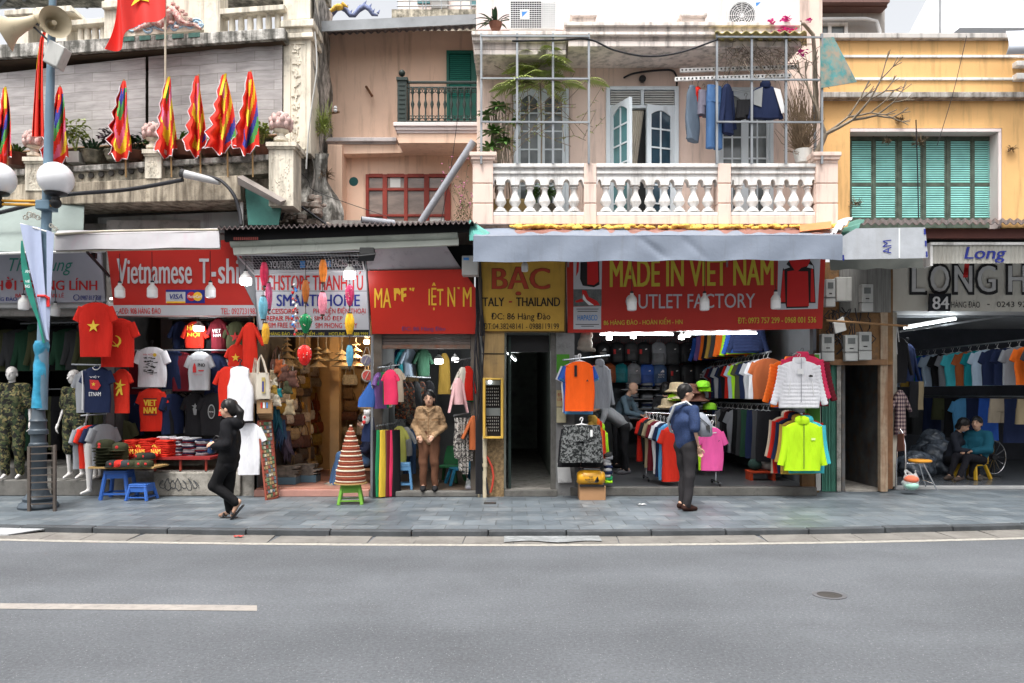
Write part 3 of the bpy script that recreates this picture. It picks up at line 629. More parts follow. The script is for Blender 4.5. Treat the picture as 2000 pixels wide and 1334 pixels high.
for a,b,xs in bays:
 mb=MB();poly=[(a,345.5)];
 ed=[a]+[x for x in xs]+[b]
 low=361
 poly=[(a,345.5),(a,low)]
 for i in range(len(ed)-1):
  l,r=ed[i]+(8 if i else 2),ed[i+1]-(8 if i<len(ed)-2 else 2);c=(l+r)/2;rad=(r-l)/2
  poly.append((l,low))
  for t in range(1,8):ang=math.pi*t/8;poly.append((c-rad*math.cos(ang),low-11*math.sin(ang)))
  poly.append((r,low))
 poly+=[(b,low),(b,345.5)]
 mb.pprism(poly,YC+.02,.16);mb.build('arcade',m_white,bal)
 mb=MB();mb.pbox(a,414,b,421,YC+.0,.2);mb.build('base_rail',m_white,bal,bevel=.006)
 for x in xs:
  mb=MB();c=P(x,414.5,YC+.1);k=(P(0,358,YC).z-P(0,414.5,YC).z)/.54
  mb.lathe([(r*.98,z*k)for r,z in prof],(c.x,YC+.1,c.z),14);mb.build('baluster',m_white,bal,smooth=50)
def casement(x0,y0,x1,y1,Y,cols,rows,name,par,frame=7,bar=3,arch=10,mat=m_whitewood,gl=m_glass,rot=None,lab=None):
 "a framed leaf with small panes; rot = (hinge x pixel, angle) swings it"
 a=P(x0,y1,Y);b=P(x1,y0,Y);s=Y/F
 W,H=b.x-a.x,b.z-a.z;fr=frame*s;br=bar*s;ar=arch*s
 mb=MB();mb.box(0,fr,0,.05,0,H);mb.box(W-fr,W,0,.05,0,H);mb.box(fr,W-fr,0,.05,0,fr)
 iw=W-2*fr;n=12;top=[(fr+iw*i/n,H-fr-ar*abs(2*i/n-1)**1.6)for i in range(n+1)]
 mb.prism([(fr,H)]+top+[(W-fr,H)],0,.05)
 for c in range(1,cols):x=fr+iw*c/cols;mb.box(x-br/2,x+br/2,.008,.04,fr,H-fr-ar*.2)
 for r in range(1,rows):z=fr+(H-2*fr)*r/rows;mb.box(fr,W-fr,.01,.038,z-br/2,z+br/2)
 g=MB();g.box(fr,W-fr,.02,.026,fr,H-fr)
 if rot:
  hx,ang=rot;h=(hx-x0)*s;Mx=Matrix.Translation(Vector((a.x+h,Y,a.z)))@Matrix.Rotation(ang,4,'Z')@Matrix.Translation(Vector((-h,0,0)))
 else:Mx=Matrix.Translation(Vector((a.x,Y,a.z)))
 for q in(mb,g):q.v=[tuple(Mx@Vector(v))for v in q.v]
 o=mb.build(name,mat,par,label=lab);g.build('pane',gl,o);return o
for x0,x1 in((1010,1057),(1057,1105)):casement(x0,178,x1,440,YW-.06,2,7,'window',bC,arch=12)
mb=MB()
for a,b,c,d in((1003,172,1010,440),(1105,172,1111,440),(1010,172,1105,178),(1184,168,1192,440),(1318,168,1326,440),(1192,168,1318,175),(1192,205,1318,211),(1252,175,1258,205),(1400,170,1406,440),(1504,170,1511,440),(1406,170,1504,177)):
 mb.pbox(a,b,c,d,YW-.09,.10)
mb.build('door_frame',m_whitewood,bC,bevel=.005)
mb=MB()
for a,b in((1193,1251),(1259,1317)):
 for k in range(6):mb.pbox(a,178+4.6*k,b,180.4+4.6*k,YW-.07,.03)
mb.build('transom_louvre',M('louvre_white',(.5,.5,.48),var=.1,dirt=.3),bC)
mb=MB();mb.pbox(1192,174,1318,440,YW-.012,.01);mb.pbox(1406,176,1504,440,YW-.012,.01);mb.build('unlit_room_panel',M('room_dark',(.02,.022,.024)),bC)  # solid dark panels painted as the unlit room behind door and window
casement(1192,210,1254,445,YW-.08,2,6,'door_leaf',bC,frame=8,arch=12,gl=m_glassteal,rot=(1192,-math.radians(62)),lab='white glazed door leaf swung open')
casement(1258,210,1318,445,YW-.08,2,6,'door_leaf',bC,frame=9,arch=9,gl=M('blue_glass',(.03,.06,.085),rough=.1,var=.3,spec=.6),rot=(1318,math.radians(18)))
mb=MB()
def curt(u,v):p=P(1226+32*u*(1-.45*v),216+215*(1-v)*0+200*v,YW-.03+.012*math.sin(u*40));p.x-=.10*v;return p
mb.grid(curt,40,8,th=.004);mb.build('curtain',M('curtain_cream',(.55,.50,.42),var=.1),bC,smooth=60)
for x0,x1 in((1406,1455),(1455,1504)):casement(x0,178,x1,440,YW-.06,2,6,'window',bC,arch=10)
mb=MB();mb.lathe([(.045,0),(.055,.02),(.055,.06),(.04,.07)],P(1254,156,YW),14,ax=(0,-1,0));mb.build('wall_lamp',m_black,bC,smooth=40)
# ---- building D: yellow house, right
YD=12.9
bD=thing('yellow_house','yellow plastered house with long turquoise louvred shutters on the right','house',(8,YD,0))
mb=MB();z1=P(0,70,YD).z;zb=P(0,445,YD).z;wx0,wx1=P(1660,0,YD).x,P(1957,0,YD).x;wz=P(0,250,YD).z
xl,xr=P(1570,0,YD).x,14.0
mb.box(xl,wx0,YD,YD+.4,zb,z1);mb.box(wx1,xr,YD,YD+.4,zb,z1);mb.box(wx0,wx1,YD,YD+.4,wz,z1);mb.box(wx0,wx1,YD+.4,YD+.6,zb,wz)
mb.build('wall',m_yellow,bD)
mb=MB();mb.pbox(1570,64,2300,74,YD-.10,.35);mb.build('parapet_cap',M('parapet_cap',(.52,.49,.46),streak=.5,dirt=.3),bD,bevel=.01)
mb=MB();mb.pbox(1600,107,2300,112,YD-.03,.04);mb.pbox(1600,151,2300,156,YD-.03,.04);mb.build('string_line',m_white,bD,bevel=.006)
mb=MB();mb.pbox(1575,179,2300,190,YD-.16,.18);mb.build('ledge',M('grey_ledge',(.48,.45,.42),dirt=.6,streak=.8,dc=(.09,.08,.06)),bD,bevel=.012)
mb=MB();mb.pbox(1661,251,1956,257,YD-.02,.3);mb.pbox(1950,257,1956,445,YD-.015,.3);mb.build('window_reveal',m_pinkpale,bD)
mb=MB();mb.pbox(1986,118,2300,128,YD-.12,.14);mb.pbox(1986,142,2300,154,YD-.12,.14);mb.build('white_band',m_white,bD,bevel=.01)
m_shfr=M('shutter_frame_green',(.075,.098,.075),rough=.7,var=.4,vs=7,dirt=.3,dc=(.12,.10,.06));m_slat=M('turquoise_slats',(.22,.52,.47),rough=.6,var=.15,vs=5,dirt=.15,dc=(.2,.2,.14))
YS=YD+.22;sl=[(1664,1701),(1711,1748),(1762,1797),(1809,1844),(1857,1894),(1904,1942)];e=[1655,1706,1755,1803,1850,1899,1960]
for i,(a,b)in enumerate(sl):
 mb=MB();s=1.0
 for p,q,r,t_ in((e[i],255,a,445),(b,255,e[i+1],445),(a,255,b,274),(a,357,b,363.5),(a,425,b,445)):mb.pbox(p,q,r,t_,YS,.045)
 if i<6:mb.pbox(e[i]-1.2,255,e[i]+1.2,445,YS-.012,.02)
 sh=mb.build('shutter',m_shfr,bD);mb=MB()
 for y0,y1,k in((275,357,19),(364,425,14)):
  for j in range(k):
   y=y0+(y1-y0)*(j+.2)/k;h=(y1-y0)/k*.52;p=P(a,y+h,YS-.004);q=P(b,y,YS+.006)
   mb.add([p,(q.x,p.y,p.z),q,(p.x,q.y,q.z),(p.x,p.y,p.z-.006),(q.x,p.y,p.z-.006),(q.x,q.y,q.z-.006),(p.x,q.y,q.z-.006)],[(0,1,2,3),(7,6,5,4),(0,4,5,1),(1,5,6,2),(2,6,7,3),(3,7,4,0)])
 mb.build('slats',m_slat,sh)
mb=MB();mb.pbox(1656,255,1957,445,YS+.05,.03);mb.build('slat_gap_shade',m_dark,bD)  # near-black sheet puts the shade between the slats into colour
# ---- buildings farther back
t=thing('grey_house','grey rendered house with dark eaves and white window seen above the yellow house','house',(6.6,16,0))
mb=MB();mb.pbox(1540,0,1728,170,16,3);mb.build('wall',M('grey_render',(.34,.32,.30),streak=.2),t)
mb=MB();mb.pbox(1540,-12,1738,4,15.6,3.6);mb.pbox(1540,4,1733,14,15.75,3);mb.build('roof',M('dark_eaves',(.16,.09,.08)),t)
mb=MB();
for a,b,c,d in((1585,44,1656,50),(1585,50,1591,90),(1618,50,1624,90),(1650,50,1656,90)):mb.pbox(a,b,c,d,15.93,.08)
wf=mb.build('window',m_white,t);mb=MB();mb.pbox(1588,48,1654,90,15.97,.02);mb.build('pane',m_glass,wf)
mb=MB();mb.tube([P(1570,38,15.8),P(1690,37,15.8),P(1712,42,15.8),P(1718,60,15.8),P(1719,90,15.8)],.04,8);mb.build('pipe',M('pipe_grey',(.5,.5,.5)),t,smooth=40)
t=thing('white_house','far white building with slanting side walls at the upper right corner','house',(14,24,0))
mb=MB();mb.add([P(1775,66,19),P(1815,-10,19),P(2200,-10,19),P(2200,66,19),P(1775,90,30),P(1815,-10,30),P(2200,-10,30),P(2200,90,30)],[(0,1,2,3),(0,4,5,1),(1,5,6,2)])
mb.build('wall',M('white_render',(.80,.81,.84),var=.04,streak=.12,dc=(.5,.5,.5)),t)
mb=MB();mb.slab([P(1860,66,18.5),P(1935,-10,18.5),P(2200,-10,18.5),P(2200,66,18.5)],.3);mb.build('gable_wall',M('white_render2',(.70,.72,.76),var=.05,streak=.25,dc=(.4,.4,.4)),t)
mb=MB();mb.tube([P(1836,70,18.2),P(1836,-30,18.2)],.03,6);mb.build('downpipe',m_grey,t)
t=thing('pink_far_house','pale pink house far behind the peach roof with a rooftop rail','house',(-2.2,19,0))
mb=MB();mb.pbox(778,-60,1010,60,19,3);mb.build('wall',M('far_pink',(.80,.68,.63),var=.04),t)
mb=MB();mb.pbox(765,18,1010,60,18.2,.5);mb.build('parapet',m_cream_old,t)
mb=MB();
for y in(2,12):mb.tube([P(775,y,18.3),P(1000,y-2,18.3)],.015,6)
for x in(800,826,832,862,900,920):mb.tube([P(x,-4,18.3),P(x,22,18.3)],.015,6)
mb.build('roof_rail',m_grey,t)
mb=MB();mb.pbox(815,-20,840,6,18.95,.06);mb.pbox(918,-20,960,10,18.95,.06);mb.build('window',m_glassteal,t)
t=thing('air_conditioner','grey rooftop air conditioner in front of the far pink house','air conditioner',P(858,18,18.6));mb=MB();mb.pbox(842,-30,874,16,18.6,.35);mb.build('casing',M('ac_grey',(.30,.29,.28),var=.1),t,bevel=.02)
t=thing('ceramic_dragon','blue and yellow ceramic ridge ornament, wavy, on the roof behind the peach house','roof ornament',P(690,36,15));mb=MB()
q=[(636,40),(648,28),(656,17),(666,14),(676,20),(684,30),(692,30),(700,20),(712,12),(722,18),(728,28),(738,30)]
mb.tube([P(x,y,15)for x,y in q],[.03,.05,.06,.06,.05,.045,.045,.05,.06,.05,.04,.02],8)
for x,y in q:mb.tube([P(x,y-4,15),P(x+4,y-11,15)],[.03,.004],5)
mb.build('body',M('blue_ceramic',(.14,.17,.30),var=.5,vs=12,dirt=.3,dc=(.5,.45,.3)),t,smooth=60)
mb=MB();mb.ball(P(662,14,14.9),(.09,.08,.06),10);mb.tube([P(656,14,14.9),P(640,26,14.9)],[.05,.02],6);mb.tube([P(668,8,14.9),P(680,14,14.9)],[.05,.01],6);mb.build('head',M('yellow_ceramic',(.62,.40,.07),var=.3,vs=12),t,smooth=60)
t=thing('terrace_canopy','pale metal canopy roof over the left house terrace','canopy',(-8,15,6));mb=MB()
mb.slab([P(-200,30,16),P(206,6,15.2),P(206,-60,13.6),P(-200,-60,13.6)],.04);mb.build('roof_sheet',M('pale_sheet',(.62,.61,.57),var=.06,stretch=(5,1,1)),t)
mb=MB()
for k in range(7):mb.bar(P(-60+46*k,26-2.6*k,15.6),P(-30+30*k+40,-40,13.7),.05,.08)
mb.build('beam',m_grey,t)
# ---- ground-floor rooms
def room(label,X0,X1,Y0,Y1,zf,zc,wallm,floorm,ztop=4.35,steps=(),back=True,loc=None):
 t=thing('shop_room',label,'shop',((X0+X1)/2,Y0,0))
 mb=MB();g=.05
 mb.box(X0-g,X0,Y0+.02,Y1,0,zc+.1);mb.box(X1,X1+g,Y0+.02,Y1,0,zc+.1)
 if back:mb.box(X0,X1,Y1,Y1+.1,0,zc+.1)
 mb.build('wall',wallm,t)
 mb=MB();mb.box(X0,X1,Y0,Y1,-.05,zf);mb.build('floor',floorm,t)
 mb=MB();mb.box(X0,X1,Y0+.02,Y1,zc,zc+.08);mb.build('ceiling',M('shop_ceiling',(.5,.5,.5),dirt=.2),t)
 mb=MB();mb.box(X0-g,X1+g,Y0+.12,Y0+.3,zc-.12,ztop);mb.build('lintel',M('lintel_plaster',(.25,.235,.22),dirt=.5,streak=.3),t)
 return t
X=lambda x,Y=12.:(x-1000)/F*Y
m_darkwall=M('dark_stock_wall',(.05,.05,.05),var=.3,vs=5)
m_tanwall=M('tan_wall',(.42,.27,.13),rough=.7,var=.15)
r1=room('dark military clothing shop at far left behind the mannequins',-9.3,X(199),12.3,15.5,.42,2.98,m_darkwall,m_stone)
mb=MB();mb.box(-9.3,X(212),12.02,12.3,0,.25);mb.build('step',m_stone,r1,bevel=.015)
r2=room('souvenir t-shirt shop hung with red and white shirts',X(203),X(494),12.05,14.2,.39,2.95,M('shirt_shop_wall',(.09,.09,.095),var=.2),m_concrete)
mb=MB();mb.box(X(300),X(470),11.98,12.05,0,.375);mb.build('step',M('scribbled_concrete',(.30,.28,.245),rough=.9,var=.35,vs=4,dirt=.7,dc=(.13,.12,.10),bump=.4),r2,bevel=.02)
for s in range(7):
 mb=MB();x=313+11*s;q=[P(x+5*math.sin(i*1.1+s)+i*.7,946-(8+4*(s%2))*math.sin(i*.8+s*.7),11.977)for i in range(9)];mb.tube(q,.006,4);mb.build('scribble',M('scribble_paint',(.06,.065,.07)),r2)
r3=room('souvenir shop of straw hats and woven bags with warm light',X(499),X(722),12.05,15.0,.12,2.75,m_tanwall,m_rose_tile)
mb=MB();mb.box(X(499),X(722),11.93,12.05,0,.105);mb.build('step',M('pink_step_tile',(.42,.22,.18),rough=.5,var=.15,dirt=.2),r3,bevel=.008)
r4=room('narrow clothing shop where the woman in a tan jacket stands',X(745),X(918),12.1,15.5,.09,2.8,m_plaster_in,M('brown_floor',(.10,.07,.05),rough=.4))
mb=MB();mb.box(X(722),X(934),11.9,12.1,0,.085);mb.build('step',m_stone,r4,bevel=.015)
mb=MB();mb.box(X(724),X(744),12.06,12.4,.0,2.9);mb.box(X(919),X(934),12.06,12.4,0,2.9);mb.build('side_pier',M('dirty_pier',(.14,.12,.10),dirt=.5,var=.3),r4)
mb=MB()
for k in range(5):mb.box(X(745),X(918),12.12+.012*(k%2),12.2,2.37+.055*k,2.42+.055*k)
mb.build('roller_shutter',M('shutter_brown',(.24,.20,.18),rough=.55,metal=.3,var=.2,dirt=.4),r4,bevel=.008)
mb=MB();mb.box(X(745),X(918),12.08,12.2,2.31,2.37);mb.build('shutter_rail',M('rusty_rail',(.20,.15,.12),dirt=.7,dc=(.22,.06,.02),metal=.3),r4)
r5p=room('dark side passage beneath the amber sign',X(988),X(1086),12.05,21,.10,2.75,M('passage_wall',(.30,.33,.29),dirt=.4,var=.2),m_concrete)
mb=MB();mb.box(X(985),X(1088),11.93,12.05,0,.10);mb.build('step',m_stone,r5p,bevel=.01)
mb=MB();mb.pbox(990,655,1073,688,12.2,.06);mb.build('transom',m_black,r5p)
mb=MB();mb.box(X(993),X(998),12.15,13.8,.1,2.5);mb.build('folding_gate',M('dark_gate',(.03,.05,.045),rough=.6,var=.3),r5p)
mb=MB();mb.box(X(1076),X(1086),12.06,12.2,.1,2.6);mb.build('door_jamb',m_stone,r5p)
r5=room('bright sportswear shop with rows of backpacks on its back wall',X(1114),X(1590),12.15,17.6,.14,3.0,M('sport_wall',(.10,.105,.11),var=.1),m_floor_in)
mb=MB();mb.box(X(1114),X(1597),12.02,12.15,0,.135);mb.build('step',m_stone,r5,bevel=.012)
mb=MB();mb.pbox(1086,650,1122,970,12.04,.14);p5=mb.build('side_pier',M('grey_pier',(.22,.22,.22),dirt=.4),r5)
mb=MB();mb.pbox(1087,692,1112,728,12.02,.01);mb.build('green_panel',M('green_panel',(.06,.24,.02),rough=.5),r5)
mb=MB();mb.pbox(1573,692,1600,740,12.04,.12);mb.pbox(1578,792,1602,850,12.04,.12);mb.build('green_panel',M('green_panel'),r5)
mb=MB();mb.pbox(1594,690,1603,958,12.1,.1);mb.build('door_jamb',M('white_jamb',(.5,.5,.48),dirt=.3),r5)
mb=MB();mb.pbox(1566,900,1600,962,12.12,.1);mb.build('lower_panel',M('ochre_plaster',(.22,.12,.05),dirt=.7,var=.3,dc=(.06,.05,.04)),r5)
YG=12.55
r7=room('dark doorway with broken plaster between the two clothing shops',X(1644,12.7),X(1722,12.7),YG,16,.03,2.28,M('doorway_wall',(.10,.10,.10),var=.4,dirt=.6,dc=(.16,.08,.03)),m_concrete,ztop=4.3)
mb=MB();mb.pbox(1600,512,1744,712,YG-.1,.12);mb.build('plaster_patch',M('orange_brown_plaster',(.24,.13,.055),var=.35,vs=3,dirt=.55,dc=(.09,.08,.07),bump=.5),r7)
mb=MB();mb.pbox(1720,512,1734,960,YG-.13,.1);mb.build('door_frame',M('peeling_wood',(.36,.28,.20),var=.3,vs=7,streak=.7,dc=(.20,.08,.03)),r7)
mb=MB();mb.pbox(1734,512,1744,955,YG-.02,.2);mb.build('pier',M('rust_pier',(.20,.10,.05),var=.4,dirt=.5),r7)
mb=MB();mb.pbox(1600,702,1734,713,YG-.17,.08);mb.build('door_head',m_wood,r7,bevel=.01)
mb=MB();mb.pbox(1640,512,1740,610,YG-.14,.03);mb.build('corrugated_back',M('fibre_sheet',(.22,.22,.21),var=.2,streak=.4,stretch=(9,1,1)),r7)
mb=MB()
for k in range(9):mb.pbox(1606+3.3*k,712,1608.2+3.3*k,960,YG-.12+.02*(k%2),.03)
mb.build('folding_gate',M('green_gate',(.06,.19,.14),rough=.5,var=.2,metal=.2,dirt=.2),r7)
mb=MB();mb.pbox(1633,712,1643,960,YG-.12,.06);mb.build('gate_post',M('flaking_post',(.24,.23,.21),var=.4,dirt=.6,vs=6),r7)
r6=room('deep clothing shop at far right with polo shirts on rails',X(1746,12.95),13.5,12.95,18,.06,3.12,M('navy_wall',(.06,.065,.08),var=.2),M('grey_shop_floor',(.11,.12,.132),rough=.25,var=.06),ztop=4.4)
mb=MB();mb.box(X(1742,12.9),13.5,12.8,12.95,0,.055);mb.build('step',M('white_threshold',(.36,.36,.36),dirt=.2),r6,bevel=.01)
mb=MB();mb.pbox(1733,610,1752,950,12.8,.15);mb.build('side_pier',M('pale_pier',(.50,.47,.40),streak=.5,dirt=.3),r6)
mb=MB();
for k in range(5):mb.bar(P(1755+8*k,648-1.5*k,13.2),P(1985+8*k,614,13.1+.0),.05,.03)if k==0 else None
mb.bar((X(1752),13.4,2.96),(13.2,13.4,2.96),.04,.06);mb.build('ceiling_rail',m_galv,r6)
t=thing('yellow_pillar','yellow ochre pillar with rough lower half between the narrow shop and the passage','pillar',(X(962),12,0))
mb=MB();mb.pbox(942,640,985,852,11.96,.3);mb.build('shaft',M('ochre_pillar',(.42,.28,.12),var=.15,streak=.5,dirt=.35,dc=(.12,.09,.06)),t)
mb=MB();mb.pbox(944,852,984,972,11.94,.3);mb.build('plinth',M('terrazzo',(.24,.16,.08),var=.6,vs=22,dirt=.5,dc=(.06,.05,.04),bump=.3),t)
mb=MB();mb.pbox(941,690,985,692,11.95,.02);mb.build('joint',m_dark,t)
t=thing('drain_pipe','cream drain pipe running down beside the yellow pillar','pipe',P(944,970,11.88));mb=MB()
mb.tube([P(947,835,11.86),P(947,972,11.86)],.034,12);mb.tube([P(936,835,11.9),P(936,972,11.9)],.022,10);pp=mb.build('pipe',M('cream_pipe',(.50,.43,.30),dirt=.4,streak=.3),t,smooth=50)
mb=MB()
for y in(852,905):mb.tube([P(947,y,11.86),P(947,y+7,11.86)],.041,12)
mb.build('collar',M('cream_pipe'),t,smooth=40)
t=thing('red_hose','red hose curving down the foot of the yellow pillar','hose',P(960,970,11.86));mb=MB()
mb.tube([P(x,y,11.86)for x,y in((948,888),(954,897),(961,912),(964,930),(962,948),(958,962))],.017,8);mb.build('hose',M('red_rubber',(.42,.05,.03),rough=.5),t,smooth=60)
t=thing('cable_bundle','black cables hanging down the seam left of the amber sign','cables',P(938,970,11.8));mb=MB()
for k in range(6):
 mb.tube([P(930+2.2*k+5*math.sin(i*.9+k)*(i in(3,4,5,6)),505+46*i,11.8+.01*k)for i in range(11)],.011,5)
mb.tube([P(940,905,11.85),P(948,930,11.85),P(953,965,11.84)],.015,6);mb.tube([P(936,870,11.85),P(946,915,11.85),P(955,968,11.83)],.012,6)
mb.build('cable',m_cable,t,smooth=60)
t=thing('cable_post','thick dark post wrapped in cables at the left edge of the amber sign','post',P(935,660,11.78));mb=MB();mb.tube([P(936,512,11.76),P(941,656,11.9)],.03,8);mb.build('post',M('dark_post',(.06,.05,.045),rough=.6),t,smooth=50)
# ---- signs
def signY(Y0,lean,yt,yb):return lambda x,y:Y0-lean*(yb-y)/(yb-yt)
def sign(label,pts,Y,mat,d=.05,name='shop_sign',frame=None):
 yb=max(p[1]for p in pts);xs=[p[0]for p in pts];xm=(min(xs)+max(xs))/2
 t=thing(name,label,'sign',P(xm,yb,Y(xm,yb)))
 q=[P(x,y,Y(x,y))for x,y in pts];k=len(q);mb=MB()
 mb.add(q+[p+Vector((0,d,0))for p in q],[tuple(range(k-1,-1,-1)),tuple(range(k,2*k))]+[(i,(i+1)%k,(i+1)%k+k,i+k)for i in range(k)])
 mb.build('board',mat,t)
 if frame:
  mb=MB()
  for i in range(k):mb.tube([q[i]+Vector((0,-.004,0)),q[(i+1)%k]+Vector((0,-.004,0))],.012,6)
  mb.build('frame',frame,t)
 return t
def panel(t,pts,Y,mat,name='panel',off=.003):
 mb=MB();sheet(mb,pts,Y,off);return mb.build(name,mat,t,fix=False)
Y1=signY(12.25,.2,480,592)
s=sign('pale lilac sign with green script above red capitals, behind the lamp post',[(-160,486),(196,493),(206,590),(-160,592)],Y1,M('lilac_sign',(.40,.40,.46),rough=.45,var=.04))
lettering('Thu Dung',(18,504,142,538),Y1,i_green,s,bold=-.005,shear=.35);lettering('THỜI TRANG LÍNH',(-27,541,190,567),Y1,i_red,s,bold=.05)
lettering('BÁN BUÔN - BÁN LẺ',(30,571,125,581),Y1,i_red,s,bold=.03);lettering('90 HÀNG ĐÀO',(-34,579,33,588),Y1,i_blue,s,bold=.03);lettering('0987 813 858',(157,577,197,586),Y1,i_blue,s,bold=.03)
mb=MB();c=P(149,581,Y1(149,581)-.008);mb.tube([c+Vector((.045*math.cos(i*.53),0,.045*math.sin(i*.53)))for i in range(13)],.006,5);mb.build('phone_mark',i_blue,s)
Y2=signY(12.0,.25,470,617)
s=sign('red sign reading Vietnamese T-shirt with card logos and a white foot band',[(208,478),(460,468),(477,520),(503,617),(224,617)],Y2,m_sign_red)
panel(s,[(220.5,596),(498,596),(503,616.5),(224,616.5)],Y2,m_sign_white,'foot_band')
lettering('Vietnamese',(228,505,375,554),Y2,i_ltgrey,s,bold=.055);lettering('T',(389,505,408,553),Y2,i_ltgrey,s,bold=.055);lettering('-',(413,531,422,540),Y2,i_ltgrey,s,bold=.03);lettering('shi',(426,505,467,554),Y2,i_ltgrey,s,bold=.055)
lettering('ADD: 90B HÀNG ĐÀO',(232,599,314,613),Y2,i_red,s,bold=.03,off=.008);lettering('TEL: 0927231987',(431,602,503,614),Y2,i_red,s,bold=.03,off=.008)
panel(s,rect(324,566,362,592),Y2,m_sign_white,'card_mark');panel(s,rect(324,566,362,570),Y2,i_blue,'card_mark',.005);panel(s,rect(325,588.5,362,592),Y2,i_amber,'card_mark',.005)
lettering('VISA',(331,574,357,584),Y2,i_blue,s,bold=.04,shear=.2,off=.008);panel(s,rect(362,566,400,592),Y2,i_blue,'card_mark')
cyc=lambda cx,cy,r:[(cx+r*math.cos(i*.4),cy+r*math.sin(i*.4))for i in range(16)]
panel(s,cyc(374,579,9),Y2,i_red,'card_mark',.006);panel(s,cyc(386,579,9),Y2,i_amber,'card_mark',.0075);lettering('MasterCard',(367,576,394,582),Y2,i_white,s,bold=.02,off=.011)
Y3=signY(12.0,.25,498,657)
s=sign('white phone-shop sign in red and navy capitals with black top and bottom bands',[(492,498),(714,498),(723,657),(506,657)],Y3,m_sign_white,frame=m_galv)
panel(s,[(493,500),(714,500),(715.5,527),(495,527)],Y3,m_sign_blk,'top_band');panel(s,[(505,644),(722,644),(722.6,656),(506,656)],Y3,m_sign_blk,'foot_band');panel(s,rect(500,568,717,569),Y3,m_sign_blk,'rule')
for tx,b in(('YOUTUBE',(527,510,571,523)),('ZALO',(598,509,624,522)),('FACEBOOK',(648,507,703,520))):lettering(tx,b,Y3,i_ltgrey,s,bold=.03,off=.009)
panel(s,rect(586,510,596,523),Y3,i_sky,'app_mark',.006);panel(s,rect(638,509,646,521),Y3,i_sky,'app_mark',.006);lettering('f',(640.5,510,644,520),Y3,i_white,s,bold=.03,off=.011)
lettering('TECHSTORE THANH TÚ',(498,530,709,567),Y3,i_red,s,bold=.045,off=.009);lettering('SMARTPHONE',(540,575,703,598),Y3,i_blue,s,bold=.05,off=.009)
for tx,b in(('ACCESSORIES',(514,603,583,613)),('REPAIR PHONE',(521,617,592,627)),('SIM FREE DATA',(524,630,592,640)),('PHỤ KIỆN ĐIỆN THOẠI',(612,599,714,615)),('SIM SỐ ĐẸP',(614,613,669,628)),('SIM PHONG THỦY',(616,627,698,641))):lettering(tx,b,Y3,i_red,s,bold=.025,off=.009)
lettering('90B HÀNG ĐÀO - HOÀN KIẾM - HN    HOTLINE. 058 888 9999',(512,645.5,719,655),Y3,i_yel,s,bold=.02,off=.009)
Y4=signY(11.95,.2,526,652)
s=sign('scarlet sign with peeling yellow letters and a cut upper right corner',[(718,529),(902,526),(931,565),(932,652),(727,652)],Y4,m_sign_red2)
for tx,b in(('MA',(731,563,764,601)),('IỆT',(837,552,866,606)),('N',(874,561,889,599)),('M',(904,561,921,599))):lettering(tx,b,Y4,i_amber,s,bold=.04)
for poly in([(769,563),(779,563),(783,571),(781,577),(777,573),(774,573),(773,587),(770,587)],[(783,563),(794,562),(794,567),(788,568),(788,574),(793,573),(794,579),(788,581),(788,590),(784,587)],[(799,563),(803,562),(804,567),(801,567)],[(805,562),(810,562),(808,569),(805,568)],[(893,561),(898,561),(897,565),(894,564)]):panel(s,poly,Y4,i_amber,'peeling_letter',.006)
lettering('ĐC: 86 Hàng Đào',(784,638,870,648),Y4,i_purple,s,bold=.05)
Y5=signY(11.93,.12,505,648)
s=sign('amber sign with large red letters over black lines of address',[(937,500),(1105,500),(1103,648),(943,648)],Y5,m_sign_yel,frame=M('brown_sign_edge',(.12,.07,.02)))
lettering('BẠC',(960,521,1075,577),Y5,M('dark_brown_ink',(.14,.05,.02)),s,bold=.075,off=.005);lettering('BẠC',(961,522,1074,576),Y5,M('brick_ink',(.42,.06,.03)),s,bold=.045,off=.009)
lettering('ITALY',(939,581,985,598),Y5,i_black,s,bold=.05);lettering('-',(994,588,1000,591),Y5,i_maroon,s,bold=.02);lettering('THAILAND',(1008,581,1094,598),Y5,i_black,s,bold=.05)
lettering('ĐC: 86 Hàng Đào',(959,611,1075,628),Y5,i_black,s,bold=.015);lettering('ĐT:04.38248141 - 0988119199',(944,631,1092,643),Y5,i_black,s,bold=.012)
Y6=signY(12.0,.14,500,645)
s=sign('long red sign reading made in Viet Nam outlet factory above the sportswear shop',[(1106,497),(1613,494),(1606,642),(1109,650)],Y6,m_sign_red)
lettering('MADE IN VIET NAM',(1191,506,1511,559),Y6,i_yel,s,bold=.06,skew=-4);lettering('OUTLET FACTORY',(1222,574,1475,602),Y6,i_ltgrey,s,bold=.02,skew=-2)
lettering('86 HÀNG ĐÀO - HOÀN KIẾM - HN',(1179,620,1333,634),Y6,i_yel,s,bold=.025,skew=-2);lettering('ĐT: 0973 757 299 - 0968 001 536',(1441,619,1594,631),Y6,i_yel,s,bold=.025,skew=-2)
panel(s,[(1120,497),(1176,497),(1175,565),(1120,565)],Y6,m_sign_white,'picture_panel');panel(s,[(1120,565),(1175,565),(1175,598),(1120,598)],Y6,M('photo_grey',(.13,.14,.14),var=.3,vs=20),'picture_panel');panel(s,[(1120,599),(1174,598),(1174,643),(1120,643)],Y6,m_sign_white,'picture_panel')
panel(s,[(1106.5,498),(1119,498),(1119,648),(1109,649)],Y6,m_sign_red2,'edge_band')
panel(s,[(1134,500),(1170,500),(1171,556),(1160,561),(1138,558),(1133,545)],Y6,i_black,'backpack_picture',.006);panel(s,[(1147,508),(1160,505),(1168,512),(1169,550),(1160,557),(1147,555)],Y6,i_red,'backpack_picture',.008);panel(s,[(1127,498),(1132,498),(1130,530),(1125,540)],Y6,i_red,'backpack_picture',.006)
